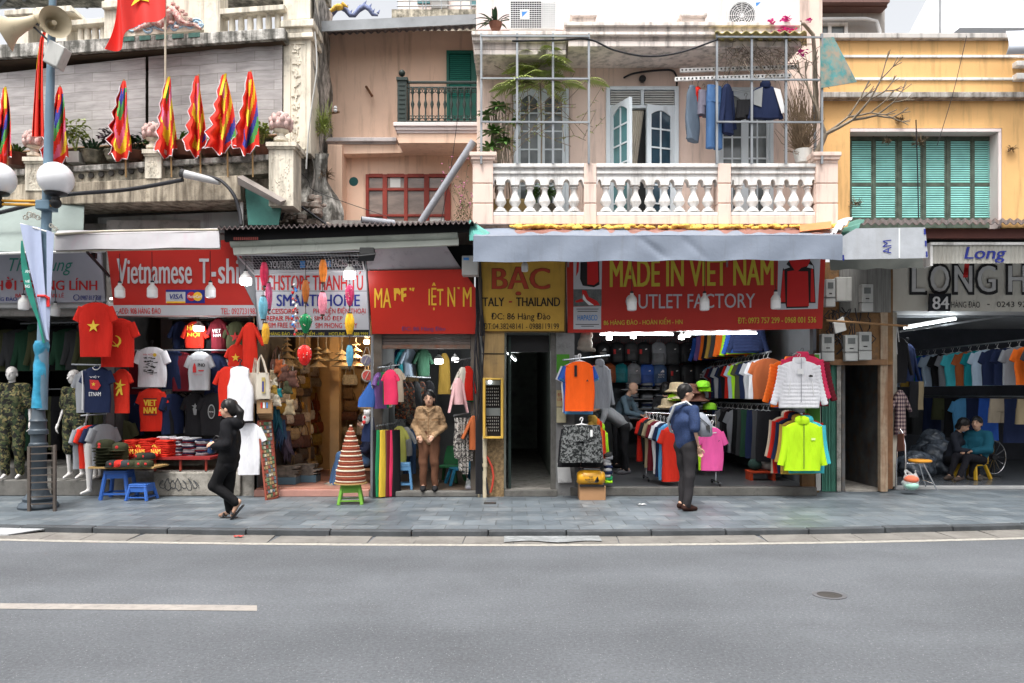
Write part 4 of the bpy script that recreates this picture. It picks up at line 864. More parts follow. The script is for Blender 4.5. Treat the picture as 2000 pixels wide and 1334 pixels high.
panel(s,[(1137,566),(1145,568),(1150,580),(1166,588),(1172,596),(1160,597),(1144,588),(1137,576)],Y6,i_red,'shoe_picture',.006);panel(s,[(1139,574),(1146,586),(1160,596),(1150,596),(1138,584)],Y6,i_white,'shoe_picture',.008);panel(s,[(1123,588),(1136,583),(1140,589),(1126,591)],Y6,i_red,'shoe_picture',.006)
lettering('HAPASCO',(1128,615,1167,626),Y6,i_sky,s,bold=.04,off=.008)
for y,a,b in((603,1126,1169),(607.5,1128,1167),(633,1124,1170),(636.5,1135,1160)):panel(s,rect(a,y,b,y+1.3),Y6,i_black,'small_print',.006)
panel(s,[(1520,497),(1603,496),(1597,603),(1518,605)],Y6,M('photo_bg',(.50,.53,.57),var=.06),'picture_panel')
panel(s,[(1541,509),(1549,503),(1572,503),(1582,508),(1590,520),(1593,592),(1580,592),(1578,601),(1536,602),(1534,593),(1523,593),(1529,525)],Y6,i_black,'jacket_picture',.006)
panel(s,[(1540,506),(1549,503),(1573,503),(1583,507),(1578,519),(1565,523),(1558,530),(1578,530),(1580,598),(1537,599),(1538,530),(1552,528),(1545,518)],Y6,i_red,'jacket_picture',.009);panel(s,[(1524,590),(1529,530),(1532,527),(1534,590)],Y6,i_red,'jacket_picture',.009);panel(s,[(1583,590),(1584,526),(1588,524),(1592,590)],Y6,i_red,'jacket_picture',.009)
panel(s,[(1530,520),(1536,516),(1543,522),(1531,526)],Y6,M('photo_bg'),'jacket_picture',.010);panel(s,[(1580,516),(1588,519),(1589,525),(1576,522)],Y6,M('photo_bg'),'jacket_picture',.010)
Y7=signY(12.75,.2,505,612)
s=sign('cream sign with white block letters outlined in black at far right',[(1746,497),(2290,500),(2290,610),(1738,607)],Y7,m_sign_cream)
mb=MB();mb.add([P(1738,607,12.75),P(2290,610,12.75),P(2290,618,13.1),P(1742,615,13.1)],[(0,1,2,3)]);mb.build('underside',M('sign_underside',(.35,.35,.35)),s)
for ch,a,b in(('L',1781,1808),('O',1817,1855),('N',1864,1900),('G',1909,1946),('H',1969,2006),('À',2016,2060)):
 lettering(ch,(a-5,514-(10 if ch=='À' else 0),b+3,576),Y7,i_black,s,bold=.12,off=.02);lettering(ch,(a,519-(10 if ch=='À' else 0),b-1,570),Y7,M('letter_white',(.58,.575,.57)),s,bold=.045,off=.03)
lettering('HÀNG ĐÀO',(1858,586,1914,601),Y7,i_black,s,bold=.0);lettering('-',(1928,594,1933,595.5),Y7,i_black,s,bold=.0);lettering('0243 928',(1947,589,2014,600),Y7,i_black,s,bold=.0)
Y8=signY(12.58,.0,573,608)
s=sign('black house number plate with white 84',[(1817,573),(1858,573),(1856,608),(1815,608)],Y8,m_sign_blk,name='number_plate');lettering('84',(1821,579,1854,604),Y8,i_white,s,bold=.05)
# ---- awnings and roof scraps over the shops
def sheetfn(q00,q10,q01,q11,sag=0,ripple=0,rk=20):
 q00,q10,q01,q11=map(Vector,(q00,q10,q01,q11))
 def fn(u,v):
  p=(q00*(1-u)+q10*u)*(1-v)+(q01*(1-u)+q11*u)*v
  p.z+=-sag*4*v*(1-v)*(.6+.4*math.sin(5*u+2))+ripple*math.sin(rk*u+4*v);p.y+=.5*ripple*math.sin(rk*.7*u+3*v);return p
 return fn
t=thing('canvas_awning','sagging grey-green canvas awning behind the lamp post at far left','awning',P(60,495,11.3));mb=MB()
mb.grid(sheetfn(P(-260,388,12.2),P(165,392,12.05),P(-260,500,11.3),P(160,486,11.25),.05,.02,9),40,16,th=.01);mb.build('canvas',M('greygreen_canvas',(.20,.24,.225),rough=.7,var=.12,vs=3,dirt=.15,dc=(.15,.16,.15)),t,smooth=70,fix=False)
mb=MB();mb.tube([P(-260,502,11.28),P(205,490,11.22)],.02,8);mb.build('front_bar',m_white,t)
t=thing('white_awning','white rolled awning box stretched above the t-shirt shop sign','awning',P(268,490,11.1));mb=MB();YA2=11.05
mb.grid(sheetfn(P(108,460,YA2+.02),P(429,454,YA2),P(108,489,YA2-.02),P(430,484,YA2-.04),0,.006,14),40,5,th=.02);mb.grid(sheetfn(P(112,452,YA2+.35),P(424,447,YA2+.35),P(108,460,YA2+.02),P(429,454,YA2),0,.004),20,3,th=.01)
mb.slab([P(429,454,YA2),P(430,484,YA2-.04),P(432,482,YA2+.4),P(428,448,YA2+.35)],.01);mb.build('fabric',M('white_awning_fabric',(.42,.405,.42),rough=.55,var=.06,vs=5,streak=.15,dc=(.45,.3,.36)),t,smooth=50,fix=False)
mb=MB();mb.tube([P(108,458,YA2-.02),P(200,452,YA2),P(330,449,YA2),P(428,449,YA2)],.018,6);mb.tube([P(110,490,YA2),P(430,485,YA2-.02)],.015,6);mb.build('pole',M('pale_wood',(.42,.38,.30),var=.3),t)
mb=MB();mb.bar(P(170,492,YA2),P(214,540,11.9),.03);mb.bar(P(184,494,11.3),P(184,505,11.3),.06);mb.build('bracket',m_black,t)
t=thing('corrugated_roof','dark corrugated roof over the phone shop and the scarlet sign','roof',P(680,460,11.2));mb=MB()
def cr(u,v):
 x=425+505*u;a=P(x,446-12*u,10.95);b=P(x,443-12*u,12.3);p=a.lerp(b,v);p.z+=.022*math.sin(u*48*2*math.pi/1.0);return p
mb.grid(cr,480,3,th=.006);mb.build('sheet',m_corr,t,fix=False)
mb=MB();mb.bar(P(440,466,11.15),P(925,446,11.15),.06,.1);mb.bar(P(440,455,11.9),P(925,440,11.9),.06,.1);mb.build('purlin',m_dark,t)
t=thing('rolled_awning','grey-green rolled awning under the dark corrugated roof','awning',P(680,492,11.3));mb=MB()
mb.tube([P(452,474,11.2),P(894,458,11.2)],.075,14);mb.build('roll',M('greygreen_roll',(.30,.32,.28),rough=.6,var=.15,streak=.2),t,smooth=60)
mb=MB();mb.grid(sheetfn(P(455,482,11.22),P(896,466,11.22),P(458,499,11.18),P(896,480,11.18)),10,3,th=.03);mb.build('valance',M('greygreen_val',(.36,.38,.34),rough=.6,var=.1,streak=.2),t,smooth=40,fix=False)
mb=MB()
for k in range(12):mb.pbox(456+4.1*k,463+.0*k,458.6+4.1*k,468.5,11.06,.01)
mb.build('faded_lettering',M('faded_red',(.22,.05,.04)),t)
t=thing('soffit_panel','grey lilac metal panel above the scarlet sign','panel',P(800,530,11.8));mb=MB()
mb.grid(sheetfn(P(715,486,11.5),P(871,480,11.5),P(718,530,11.85),P(903,527,11.85),0,.006,8),12,4,th=.01);mb.build('sheet',M('lilac_sheet',(.34,.32,.34),rough=.5,var=.1,streak=.15),t,smooth=40,fix=False)
mb=MB();mb.pbox(871,478,930,530,11.86,.1);mb.build('gap_shade',m_dark,t)  # solid near-black box painted as the shade inside the opening
t=thing('floodlight','black floodlight fixed under the rolled awning','floodlight',P(715,508,11.2));mb=MB()
mb.slab([P(701,497,11.0),P(735,493,11.0),P(731,507,11.05),P(700,508,11.05)],.06);mb.build('head',m_black,t,bevel=.008);mb=MB();mb.pbox(702,483,730,496,11.1,.12);mb.build('driver_box',M('charcoal',(.05,.05,.05)),t,bevel=.008)
mb=MB();mb.bar(P(716,480,11.2),P(716,500,11.1),.02);mb.build('bracket',m_black,t)
t=thing('junction_box','pale grey electrical box with a blue sticker at the corner of the scarlet sign','electrical box',P(918,538,11.5));mb=MB()
mb.pbox(902,499,934,537,11.5,.22);mb.build('casing',M('box_grey',(.42,.42,.40),rough=.5,streak=.2),t,bevel=.012);mb=MB();mb.pbox(905,503,916,508,11.494,.006);mb.build('sticker',i_sky,t)
t=thing('green_sheet','green metal hoarding under a sloping brown edge beside the mossy wall','hoarding',P(515,440,11.55));mb=MB()
mb.slab([P(486,440,11.6),P(478,352,11.6),P(552,392,11.5),P(545,440,11.5)],.02);mb.build('sheet',M('green_sheet',(.05,.17,.145),rough=.55,var=.25,dirt=.3,dc=(.02,.06,.05)),t)
mb=MB();mb.slab([P(474,342,11.45),P(559,390,11.3),P(557,398,11.35),P(476,357,11.5)],.12);mb.build('eaves_board',M('brown_metal',(.25,.22,.20),rough=.5,var=.2),t)
mb=MB();mb.pbox(468,372,474,444,11.6,.05);mb.build('white_post',m_white,t)
t=thing('foam_sealed_roof','rust red roof sheet sealed with yellow foam under the white balcony','roof',P(1310,462,11.2));mb=MB()
def fr(u,v):
 x=1003+640*u;e=1-.55*max(0,1-u*7)
 p=P(x,459.5-2*u-.0*v,10.85).lerp(P(x,444,11.52),v);p.z+=.012*math.sin(u*90)*(1-v)-.03*max(0,.05-u)*10*(1-v);return p
mb.grid(fr,160,4,th=.012);mb.build('sheet',M('rust_sheet',(.24,.11,.09),rough=.6,var=.25,dirt=.4,dc=(.42,.33,.28)),t,fix=False)
for x0,x1,n in((994,1240,110),(1240,1480,100),(1480,1640,70)):
 pr=[]
 for k in range(n):
  x=RND.uniform(x0,x1);p=P(x,442+RND.uniform(-2,4),RND.uniform(11.25,11.4));s=RND.uniform(.012,.04);pr.append(('e',tuple(p),(s*RND.uniform(1,2.2),s,s*.8)))
 mb=MB();sdf(mb,pr,.013,.012);mb.build('foam_seal',m_foam,t,smooth=180)
t=thing('grey_awning','long blue-grey awning with straight valance over the amber and red signs','awning',P(1285,512,10.6));YV=10.6;mb=MB()
def val(u,v):
 p=P(926+719*u,462-1.5*u,YV).lerp(P(924+721*u,511-5*u,YV),v);p.z-=.015*math.sin(u*17)**2*v;p.y+=.014*math.sin(u*37+v*2)*v+.06*math.exp(-((u-.45-.08*v)/.012)**2)*v*(1-v)*2+.05*math.exp(-((u-.57-.06*v)/.01)**2)*v*(1-v)*2;return p
mb.grid(val,120,10,th=.012);mb.grid(sheetfn(P(932,447,11.45),P(1640,449,11.45),P(926,462,YV),P(1645,460.5,YV),.02,.004),40,6,th=.01)
for x,xx in((925.5,934),(1645,1640)):mb.slab([P(x,461,YV),P(x,508,YV),P(xx,500,11.45),P(xx,449,11.45)],.008)
mb.build('fabric',m_awn,t,smooth=50,fix=False)
mb=MB();mb.tube([P(926,463,YV+.03),P(1645,461,YV+.03)],.018,8);mb.build('front_bar',m_galv,t)
for x in(1110,1420):
 mb=MB();mb.bar(P(x,470,YV+.1),P(x,520,11.85),.03);mb.build('arm',m_galv,t)
t=thing('green_cloth','folded teal plastic cloth at the left corner of the grey awning','cloth',P(935,470,10.9));mb=MB()
mb.slab([P(917,430,11.3),P(957,456,11.0),P(948,462,10.75),P(928,470,10.75)],.01);mb.slab([P(917,432,11.28),P(928,470,10.74),P(918,470,10.95)],.01);mb.build('cloth',M('teal_plastic',(.10,.32,.28),rough=.45,var=.2),t)
t=thing('foam_board','white foam board with a blue mark and arrows between the two awnings','board',P(1728,506,10.75));mb=MB();YF=lambda x,y:10.8
mb.slab([P(1645,506,10.8),P(1813,503,10.8),P(1806,443,10.9),P(1646,470,10.8)],.05)if 0 else mb.add([P(1645,507,10.8),P(1813,504,10.8),P(1807,444,10.8),P(1672,446,10.8),P(1645,462,10.8),P(1645,507,10.85),P(1813,504,10.85),P(1807,444,10.85),P(1672,446,10.85),P(1645,462,10.85)],[(0,1,2,3,4),(9,8,7,6,5),(0,5,6,1),(1,6,7,2),(2,7,8,3),(3,8,9,4),(4,9,5,0)])
mb.build('board',M('foam_board_white',(.38,.40,.43),rough=.6,var=.12,vs=5,dirt=.3,streak=.3,dc=(.32,.33,.34),bump=.1),t)
uv,fs,_w=text_mesh('MA',.01,.15);mb=MB();mb.add([P(1741-17*v,468+27*u,10.79)for u,v in uv],fs);mb.build('lettering',i_blue,t,fix=False)
mb=MB()
for x,y in((1806,447),(1808,470),(1810,491),(1647,498)):sheet(mb,[(x-2,y),(x+1.5,y),(x+2,y+8),(x+3,y+8),(x+.5,y+12),(x-2.5,y+8),(x-1,y+8)],YF,.008)
mb.build('arrow_mark',i_blue,t,fix=False)
mb=MB();sheet(mb,rect(1755,446,1758,504),YF,.006);mb.build('seam_tape',M('seam_tape',(.66,.68,.70)),t,fix=False)
t=thing('hanging_tarp','drab grey canvas hanging below the white foam board','canvas',P(1700,525,11.3));mb=MB();mb.grid(sheetfn(P(1620,502,11.2),P(1802,500,11.2),P(1622,527,11.25),P(1803,523,11.25),.02,.01),20,5,th=.01);mb.build('canvas',M('drab_canvas',(.20,.21,.19),rough=.8,var=.15),t,smooth=50,fix=False)
for k,(col,lab)in enumerate((((.60,.62,.64),'white'),((.12,.30,.25),'green'),((.62,.20,.07),'orange'))):
 t=thing('corrugated_scrap',['curled translucent white corrugated scrap at the right end of the balcony roof','curled green corrugated scrap beside the white foam board','flat orange roof scrap at the right end of the foam seal'][k],'roof scrap',P(1640+20*k,465,10.95),'corrugated scraps on the balcony roof');mb=MB()
 def sc(u,v):
  if k==2:p=P(1562+62*u,452-4*u,10.95+.3*v);p.z+=.10*v+.02*u;return p
  a0=(1625 if k==0 else 1648);p=P(a0+40*u,458+4*k-24*u-10*u*u,10.86-.05*k);p.y+=.45*v;p.z+=.02*math.sin(u*25+v*3)+.05*v-.11*(1-u)*(1-v)*(k==1);return p
 mb.grid(sc,40,6,th=.006);mb.build('sheet',M('scrap_'+lab,col,rough=.4,var=.15,dirt=.2),t,smooth=60,fix=False)
t=thing('dark_roof','dark sheet roof and reddish beam above the far right shop','roof',P(1900,450,11.6));mb=MB()
def dr_(u,v):
 x=1676+700*u;p=P(x,437-3*u,11.0).lerp(P(x,428,12.85),v);p.z+=.018*math.sin(u*300);return p
mb.grid(dr_,420,2,th=.01);mb.build('sheet',m_corr,t,fix=False)
mb=MB();mb.pbox(1806,447,2350,465,11.2,.1);mb.build('beam',M('red_beam',(.13,.045,.035),rough=.5,var=.2),t)
mb=MB();mb.pbox(1806,465,2350,500,12.3,.1);mb.build('recess_shade',m_dark,t)  # near-black slab added as the painted shade of the recess
t=thing('lettered_awning','ribbed white awning box with blue italic lettering at far right','awning',P(1950,514,11.3));YL=lambda x,y:11.25;mb=MB()
mb.grid(lambda u,v:P(1820+560*u,477+(38-1*u)*v,11.25+.006*math.sin(u*420)),560,1,th=.02);mb.build('fabric',M('ribbed_cream',(.40,.39,.35),rough=.55,var=.1,streak=.5,dc=(.33,.31,.27)),t,fix=False)
mb=MB();mb.pbox(1818,473,2380,478,11.2,.4);mb.pbox(1817,474,1822,519,11.22,.2);mb.build('frame',m_white,t);lettering('Long',(1883,482,1966,513),YL,i_blue,t,bold=.045,shear=.2,off=.036)
t=thing('red_ribbon','strip of red cloth hanging over the cream sign letters','ribbon',P(1889,540,12.2));mb=MB();mb.grid(lambda u,v:P(1884+9*u-3*v,514+28*v,12.2+.02*math.sin(v*6)),3,6,th=.004);mb.build('cloth',i_red,t,fix=False)
# ---- hanging lamps
def bulb(x,y0,y1,Y,label,lit=False,group='hanging LED bulbs',cord=None,warm=False,power=9,wd=None):
 "bulb whose body runs from pixel row y0 to y1"
 s=Y/F;h=(y1-y0)*s;r=(wd or(y1-y0)*.66)*s/2*1.0;c=P(x,y1,Y);t=thing('led_bulb',label,'lamp',c,group)
 mb=MB();mb.lathe([(r*.55,0),(r*.9,h*.03),(r,h*.1),(r,h*.5)],c,16);mb.build('diffuser',(m_litwarm if warm else m_lit)if lit else m_opal,t,smooth=50)
 mb=MB();mb.lathe([(r*1.0,h*.5),(r*.98,h*.62),(r*.6,h*.8),(r*.38,h*.86),(r*.36,h)],c,16);mb.build('base',m_opalb,t,smooth=50)
 if cord:
  mb=MB();q=P(x+RND.uniform(-1,1),cord,Y);mb.tube([c+Vector((0,0,h*.98)),c+Vector((0,0,h*1.12))],r*.34,10);mb.tube([c+Vector((0,0,h*1.1)),q],.005,5);mb.build('cord',m_cable,t)
 if lit and power:
  l=bpy.data.objects.new('lamp_light',bpy.data.lights.new('lamp_light','POINT'));COL.objects.link(l);l.parent=t;l.location=(0,-.02,-.06);l.data.energy=power;l.data.shadow_soft_size=.05
  l.data.color=(1,.72,.42)if warm else(.95,.98,1)
 return t
G0='unlit bulbs before the red t-shirt sign';G1='unlit bulbs before the long red sign'
bulb(234,553,582,11.5,'unlit white bulb under the capital V of the red t-shirt sign',cord=495,group=G0);bulb(297.5,552,582,11.5,'unlit white bulb left of the card logos on the red sign',cord=492,group=G0);bulb(411,552,582,11.5,'unlit white bulb right of the card logos on the red sign',cord=490,group=G0)
bulb(46,577,606,11.6,'unlit white bulb beside the blue address on the lilac sign',cord=500);bulb(108,592,618,12.2,'unlit grey bulb behind the lamp post under the lilac sign',cord=495)
bulb(480,530,557,11.3,'lit bulb at the left corner of the phone-shop sign',True,cord=500,power=5,wd=22);bulb(388,628,647,12.4,'lit bulb inside the t-shirt shop under the red sign',True,cord=615,power=8,wd=20);bulb(683,516,545,11.35,'lit bulb over the capital letters of the phone-shop sign',True,cord=495,power=5,wd=22)
bulb(716,657,672,12.6,'small warm lit bulb in the straw hat shop',True,warm=True,cord=640,power=22,wd=11)
bulb(857,692,711,13.2,'lit bulb in the narrow shop, nearer the doorway middle',True,cord=655,power=8,wd=17);bulb(889,692,707,13.6,'lit bulb in the narrow shop close to its right rail',True,cord=655,power=5,wd=14)
bulb(1025,508,531,11.3,'small unlit bulb over the middle red letter of the amber sign',cord=500,wd=13)
for x,y,w_ in((1234,607,'unlit bulb before the first letter of the silver line on the long red sign'),(1376,607,'unlit bulb over the F of the silver line on the long red sign'),(1515,604,'unlit bulb beside the jacket picture on the long red sign')):bulb(x,y-34,y,11.3,w_,cord=505,group=G1,wd=19)
for x,y,Y,lab in((1190,664,12.7,'lit bulb in the sportswear shop, leftmost under the first tube'),(1237,661,13.6,'lit bulb in the sportswear shop, small one under the first tube'),(1331,663,13.0,'lit bulb in the sportswear shop, left under the gap between tubes'),(1343,658,12.9,'lit bulb in the sportswear shop, under the start of the second tube')):bulb(x,y-14,y,Y,lab,True,cord=None,power=5,wd=12,group='lit bulbs in the sportswear shop')
bulb(219,578,586,12.2,'tiny lit bulb between the lilac sign and the red t-shirt sign',True,power=3,wd=9)
def tube_light(p,q,label,power=0,r=.016,n=3):
 t=thing('tube_light',label,'lamp',p,None);mb=MB();mb.tube([p,q],r,10);mb.build('tube',m_tube_lit,t,smooth=50)
 mb=MB();mb.bar(p+Vector((0,.02,.03)),q+Vector((0,.02,.03)),.04,.03);mb.build('batten',m_white,t)
 for k in range(n):
  l=bpy.data.objects.new('lamp_light',bpy.data.lights.new('lamp_light','POINT'));COL.objects.link(l);l.parent=t;l.location=(q-p)*((k+.5)/n)+Vector((0,0,-.05));l.data.energy=power/n;l.data.shadow_soft_size=.1;l.data.color=(.92,.97,1)
 return t
tube_light(P(1172,653,12.45),P(1315,653,12.45),'lit tube lamp at the left of the sportswear shop ceiling',19);tube_light(P(1340,652,12.5),P(1478,651,12.5),'lit tube lamp at the right of the sportswear shop ceiling',19)
tube_light(P(1765,641,13.4),P(1868,623,13.1),'lit tube lamp sloping along the ceiling of the far right shop',20);tube_light(P(992,690,12.9),P(1007,704,12.7),'short lit tube lamp in the dark passage',14,n=1)
# ---- garments
CL=dict(red=(.52,.020,.012),scarlet=(.60,.03,.016),maroon=(.13,.012,.02),white=(.70,.70,.73),offwhite=(.62,.58,.50),grey=(.25,.26,.28),lightgrey=(.42,.43,.45),charcoal=(.05,.052,.055),black=(.014,.014,.016),navy=(.014,.022,.06),blue=(.03,.10,.42),skyblue=(.10,.32,.58),paleblue=(.42,.52,.64),teal=(.012,.22,.25),green=(.02,.24,.09),darkgreen=(.02,.06,.035),olive=(.065,.07,.035),lime=(.42,.80,.03),yellow=(.70,.48,.05),mustard=(.40,.25,.05),orange=(.85,.16,.02),rust=(.34,.09,.03),brown=(.12,.055,.04),khaki=(.33,.26,.16),beige=(.48,.40,.30),pink=(.85,.12,.38),rose=(.62,.035,.10),palepink=(.60,.36,.37),purple=(.18,.10,.28),denim=(.06,.11,.22),turquoise=(.06,.45,.52),cream=(.66,.60,.48))
CN=dict(lightgrey='light grey',offwhite='off-white',skyblue='sky blue',paleblue='pale blue',darkgreen='dark green',palepink='pale pink')
def sring(c,u,v,n=22,e=3.2):
 r=[]
 for j in range(n):
  t=2*math.pi*j/n;ct,st=math.cos(t),math.sin(t)
  r.append(Vector(c)+u*(math.copysign(abs(ct)**(2/e),ct))+v*(math.copysign(abs(st)**(2/e),st)))
 return r
UX,UY,UZ=Vector((1,0,0)),Vector((0,1,0)),Vector((0,0,1))
def wob(z,x,seed,amp):return amp*(math.sin(x*19+seed*2.1+z*3)+.6*math.sin(x*37+seed+z*5))
def garment(kind,W,L,slv=None,seed=0,d=.05):
 "mesh hanging from a hook at the origin, facing -Y"
 mb=MB();z0=-.10;h=W/2;pf=kind=='puffer'
 if kind in('tee','tank','shirt','hoodie','puffer','jacket'):
  prof=[(.15,.022,0),(.24,.03,-.012),(.36,.036,-.035),(.46 if kind!='tank' else.37,.045,-.07),(.49 if kind!='tank' else.40,.052,-.16),(.50,d,-.26)]
  if kind=='tank':prof[4:]=[(.36,.05,-.16),(.42,d,-.24),(.49,d,-.30)]
  k=9 if not pf else 30
  for i in range(1,k+1):
   t=i/k;z=-.30-(L-.30)*t;rp=(1-.13*abs(math.cos(math.pi*(z/.055)))**4)if pf else 1
   prof.append(((.50+.02*math.sin(t*3+seed))*(.985+.015*rp),d*(1.0+(.5 if pf else.1)*t*(1-t))*rp*(1.25 if pf else 1),z))
  rs=[]
  for a,b,z in prof:
   r=sring((0,0,z0+z),UX*a*W,UY*b);t=min(1,max(0,-z/L))
   rs.append([p+UY*wob(z,p.x,seed,(.016 if not pf else.002)*t)+UX*.006*math.sin(z*11+seed)for p in r])
  mb.rings(rs)
  if kind!='tank':
   slv=slv if slv is not None else(.21 if kind=='tee' else.56);long=slv>.3
   for s in(-1,1):
    dr=Vector((s*(.50 if not long else(.30 if pf else.22)),0,-1)).normalized();pr=Vector((-dr.z*s,0,dr.x*s));c0=Vector((s*.37*W,0,z0-.085));n=7 if not long else(12 if not pf else 34)
    rs=[]
    for i in range(n+1):
     t=i/n;hw=(.175-.035*t)*W if not long else(.17-.085*t)*W;rp=(1-.16*abs(math.cos(math.pi*t*slv/.055))**4)if pf else 1
     bend=UX*s*(-.03*W*math.sin(t*3.1)if long else 0)
     rs.append([p+UY*wob(p.z,p.x,seed+s,.006*t)for p in sring(c0+dr*slv*t+bend,pr*hw*rp,UY*(.045-.008*t)*rp*(1.15 if pf else 1),16,2.4)])
    mb.rings(rs)
  if kind in('hoodie','jacket'):
   hz=z0-.005;mb.rings([sring((0,-.0,hz-.03),UX*.17*W,UY*.055,18,2.2),sring((0,.005,hz+.02),UX*.20*W,UY*.075,18,2.2),sring((0,.012,hz+.07),UX*.17*W,UY*.075,18,2.2),sring((0,.02,hz+.095),UX*.08*W,UY*.05,18,2.2)])
  if pf:mb.rings([sring((0,0,z0-.03),UX*.17*W,UY*.05,18,2.2),sring((0,0,z0+.025),UX*.165*W,UY*.055,18,2.2),sring((0,.005,z0+.055),UX*.14*W,UY*.045,18,2.2)])
 elif kind=='trousers':
  rs=[]
  for i in range(13):
   t=i/12;rs.append([p+UY*wob(-t,p.x,seed,.006*t)for p in sring((0.01*math.sin(4*t+seed),0,z0-L*t),UX*W/2*(.92+.08*t),UY*(.022+.012*t),16,2.6)])
  mb.rings(rs)
 elif kind in('pants','shorts'):
  hip=.26 if kind=='pants' else.24
  mb.rings([sring((0,0,z0-hip*t),UX*h*(.90+.10*t),UY*(d*.8+.02*t),22,2.8)for t in(0,.04,.3,.6,.9,1)])
  for s in(-1,1):
   rs=[]
   for i in range(9):
    t=i/8;z=z0-hip*.7-(L-hip*.7)*t;fl=(.51+.03*t)if kind=='shorts' else(.49-.06*t)
    rs.append([p+UY*wob(z,p.x,seed+s,.008*t)for p in sring((s*h*(.48+(.06*t if kind=='shorts' else.03*t)),0,z),UX*h*fl*(1 if kind=='pants' else 1),UY*(d+.01*t),18,2.8)])
   mb.rings(rs)
 elif kind=='dress':
  rs=[]
  for i in range(16):
   t=i/15;a=(.20+.26*min(1,t*6))*W+.12*W*t;rs.append([p+UY*wob(-t*2,p.x,seed,.02*t)for p in sring((0,0,z0-L*t),UX*a,UY*(.03+.03*t),22,2.4)])
  mb.rings(rs)
 return mb
def hanger_mb(W,big=False):
 mb=MB();r=.0035 if not big else.010
 mb.tube([(-.008*3,0,-.028),(-.022,0,-.008),(-.012,0,.008),(.008,0,.010),(.020,0,-.006),(.012,0,-.028),(0,0,-.045),(0,0,-.09)],r,6)
 a=W*.36;mb.tube([(-a,0,-.155),(-a*.5,0,-.115),(0,0,-.085),(a*.5,0,-.115),(a,0,-.155)],r*1.5,6);return mb
_GM={}
def gmesh(key,mk,smooth=70):
 if key not in _GM:
  mb=mk();me=mb.mesh('cloth',Vector((0,0,0)),smooth);bm=bmesh.new();bm.from_mesh(me);bmesh.ops.recalc_face_normals(bm,faces=bm.faces);bm.to_mesh(me);bm.free();_GM[key]=me
 return _GM[key]
def child(name,me,par,mat=None,color=None):
 if mat is not None and not me.materials:me.materials.append(mat)
 o=bpy.data.objects.new(name,me);COL.objects.link(o);o.parent=par
 if color:o.color=(*color,1)
 return o
KN=dict(tee='t_shirt',tank='tank_top',shirt='shirt',hoodie='hoodie',puffer='puffer_jacket',jacket='windbreaker',trousers='trousers',pants='trousers',shorts='shorts',dress='dress')
KC=dict(tee='t-shirt',tank='tank top',shirt='shirt',hoodie='hoodie',puffer='jacket',jacket='jacket',trousers='trousers',pants='trousers',shorts='shorts',dress='dress')
def hang(kind,col,hook,W,L,label,rz=0,slv=None,seed=None,group=None,hcol='black',big=False,mat=None,seeds=4,bodyname=None,scale=1):
 "one garment on its hanger; the body is shared between garments of one cut"
 seed=RND.randrange(seeds)if seed is None else seed
 t=thing(KN[kind],label,KC[kind],hook,group,rz)
 key=(kind,round(W,2),round(L,2),slv,seed,mat.name if mat else 0)
 me=gmesh(key,lambda:garment(kind,W,L,slv,seed));c=CL[col]if isinstance(col,str)else col
 child(bodyname or 'cloth_body',me,t,mat or m_cloth,c)
 hk=('hanger',round(W,2),big,hcol);child('hanger',gmesh(hk,lambda:hanger_mb(W,big)),t,m_black if hcol=='black' else m_opal)
 if scale!=1:t.scale=(scale,)*3
 return t
def fgar(kind,col,cx,yt,yb,wpx,Y,label,rz=0,**k):
 "garment facing the street: shoulders at pixel row yt, hem at yb, wpx wide"
 s=Y/F;p=P(cx,yt,Y)+Vector((0,0,.10));return hang(kind,col,p,wpx*s,(yb-yt)*s,label,rz,**k)
def decal(t,polys,mat,name='print',d=.068):
 "flat print lying on the chest; polys in metres (x, z) from the neckline"
 mb=MB()
 for i,q in enumerate(polys):mb.add([(x,-d-.0006*i,-.10+z)for x,z in q],[tuple(range(len(q)))])
 return mb.build(name,mat,t,local=True,fix=False)
def gtext(t,s,x0,z1,x1,z0,mat,bold=.02,d=.070,name='print'):
 uv,fs,W=text_mesh(s,min(bold,.01));mb=MB();n=3 if bold>.012 else 1;sh=max(0,bold-.01)/W
 for i in range(n):mb.add([(x0+(x1-x0)*(u+sh*(i-(n-1)/2)),-d-.0005*i,-.10+z0+(z1-z0)*v)for u,v in uv],fs)
 return mb.build(name,mat,t,local=True,fix=False)
def starp(cx,cz,r,q=.38,rot=0):return[(cx+(r if i%2==0 else r*q)*math.sin(rot+math.pi*i/5),cz+(r if i%2==0 else r*q)*math.cos(rot+math.pi*i/5))for i in range(10)]
def collar(t,W,mat,z=-.10):
 mb=MB();mb.tube([(.15*W*math.cos(a),-.024-.018*abs(math.sin(a))if math.sin(a)<0 else.02,z+.004-.055*max(0,-math.sin(a)))for a in[math.pi*(i/16)*2 for i in range(17)]],.008,6);return mb.build('collar',mat,t,local=True,smooth=60)
def rail(p,q,label,r=.014,hangs=.0,name='clothes_rail'):
 t=thing(name,label,'rail',Vector(p).lerp(Vector(q),.5));mb=MB();mb.tube([p,q],r,10);mb.build('bar',m_galv,t,smooth=60)
 return t
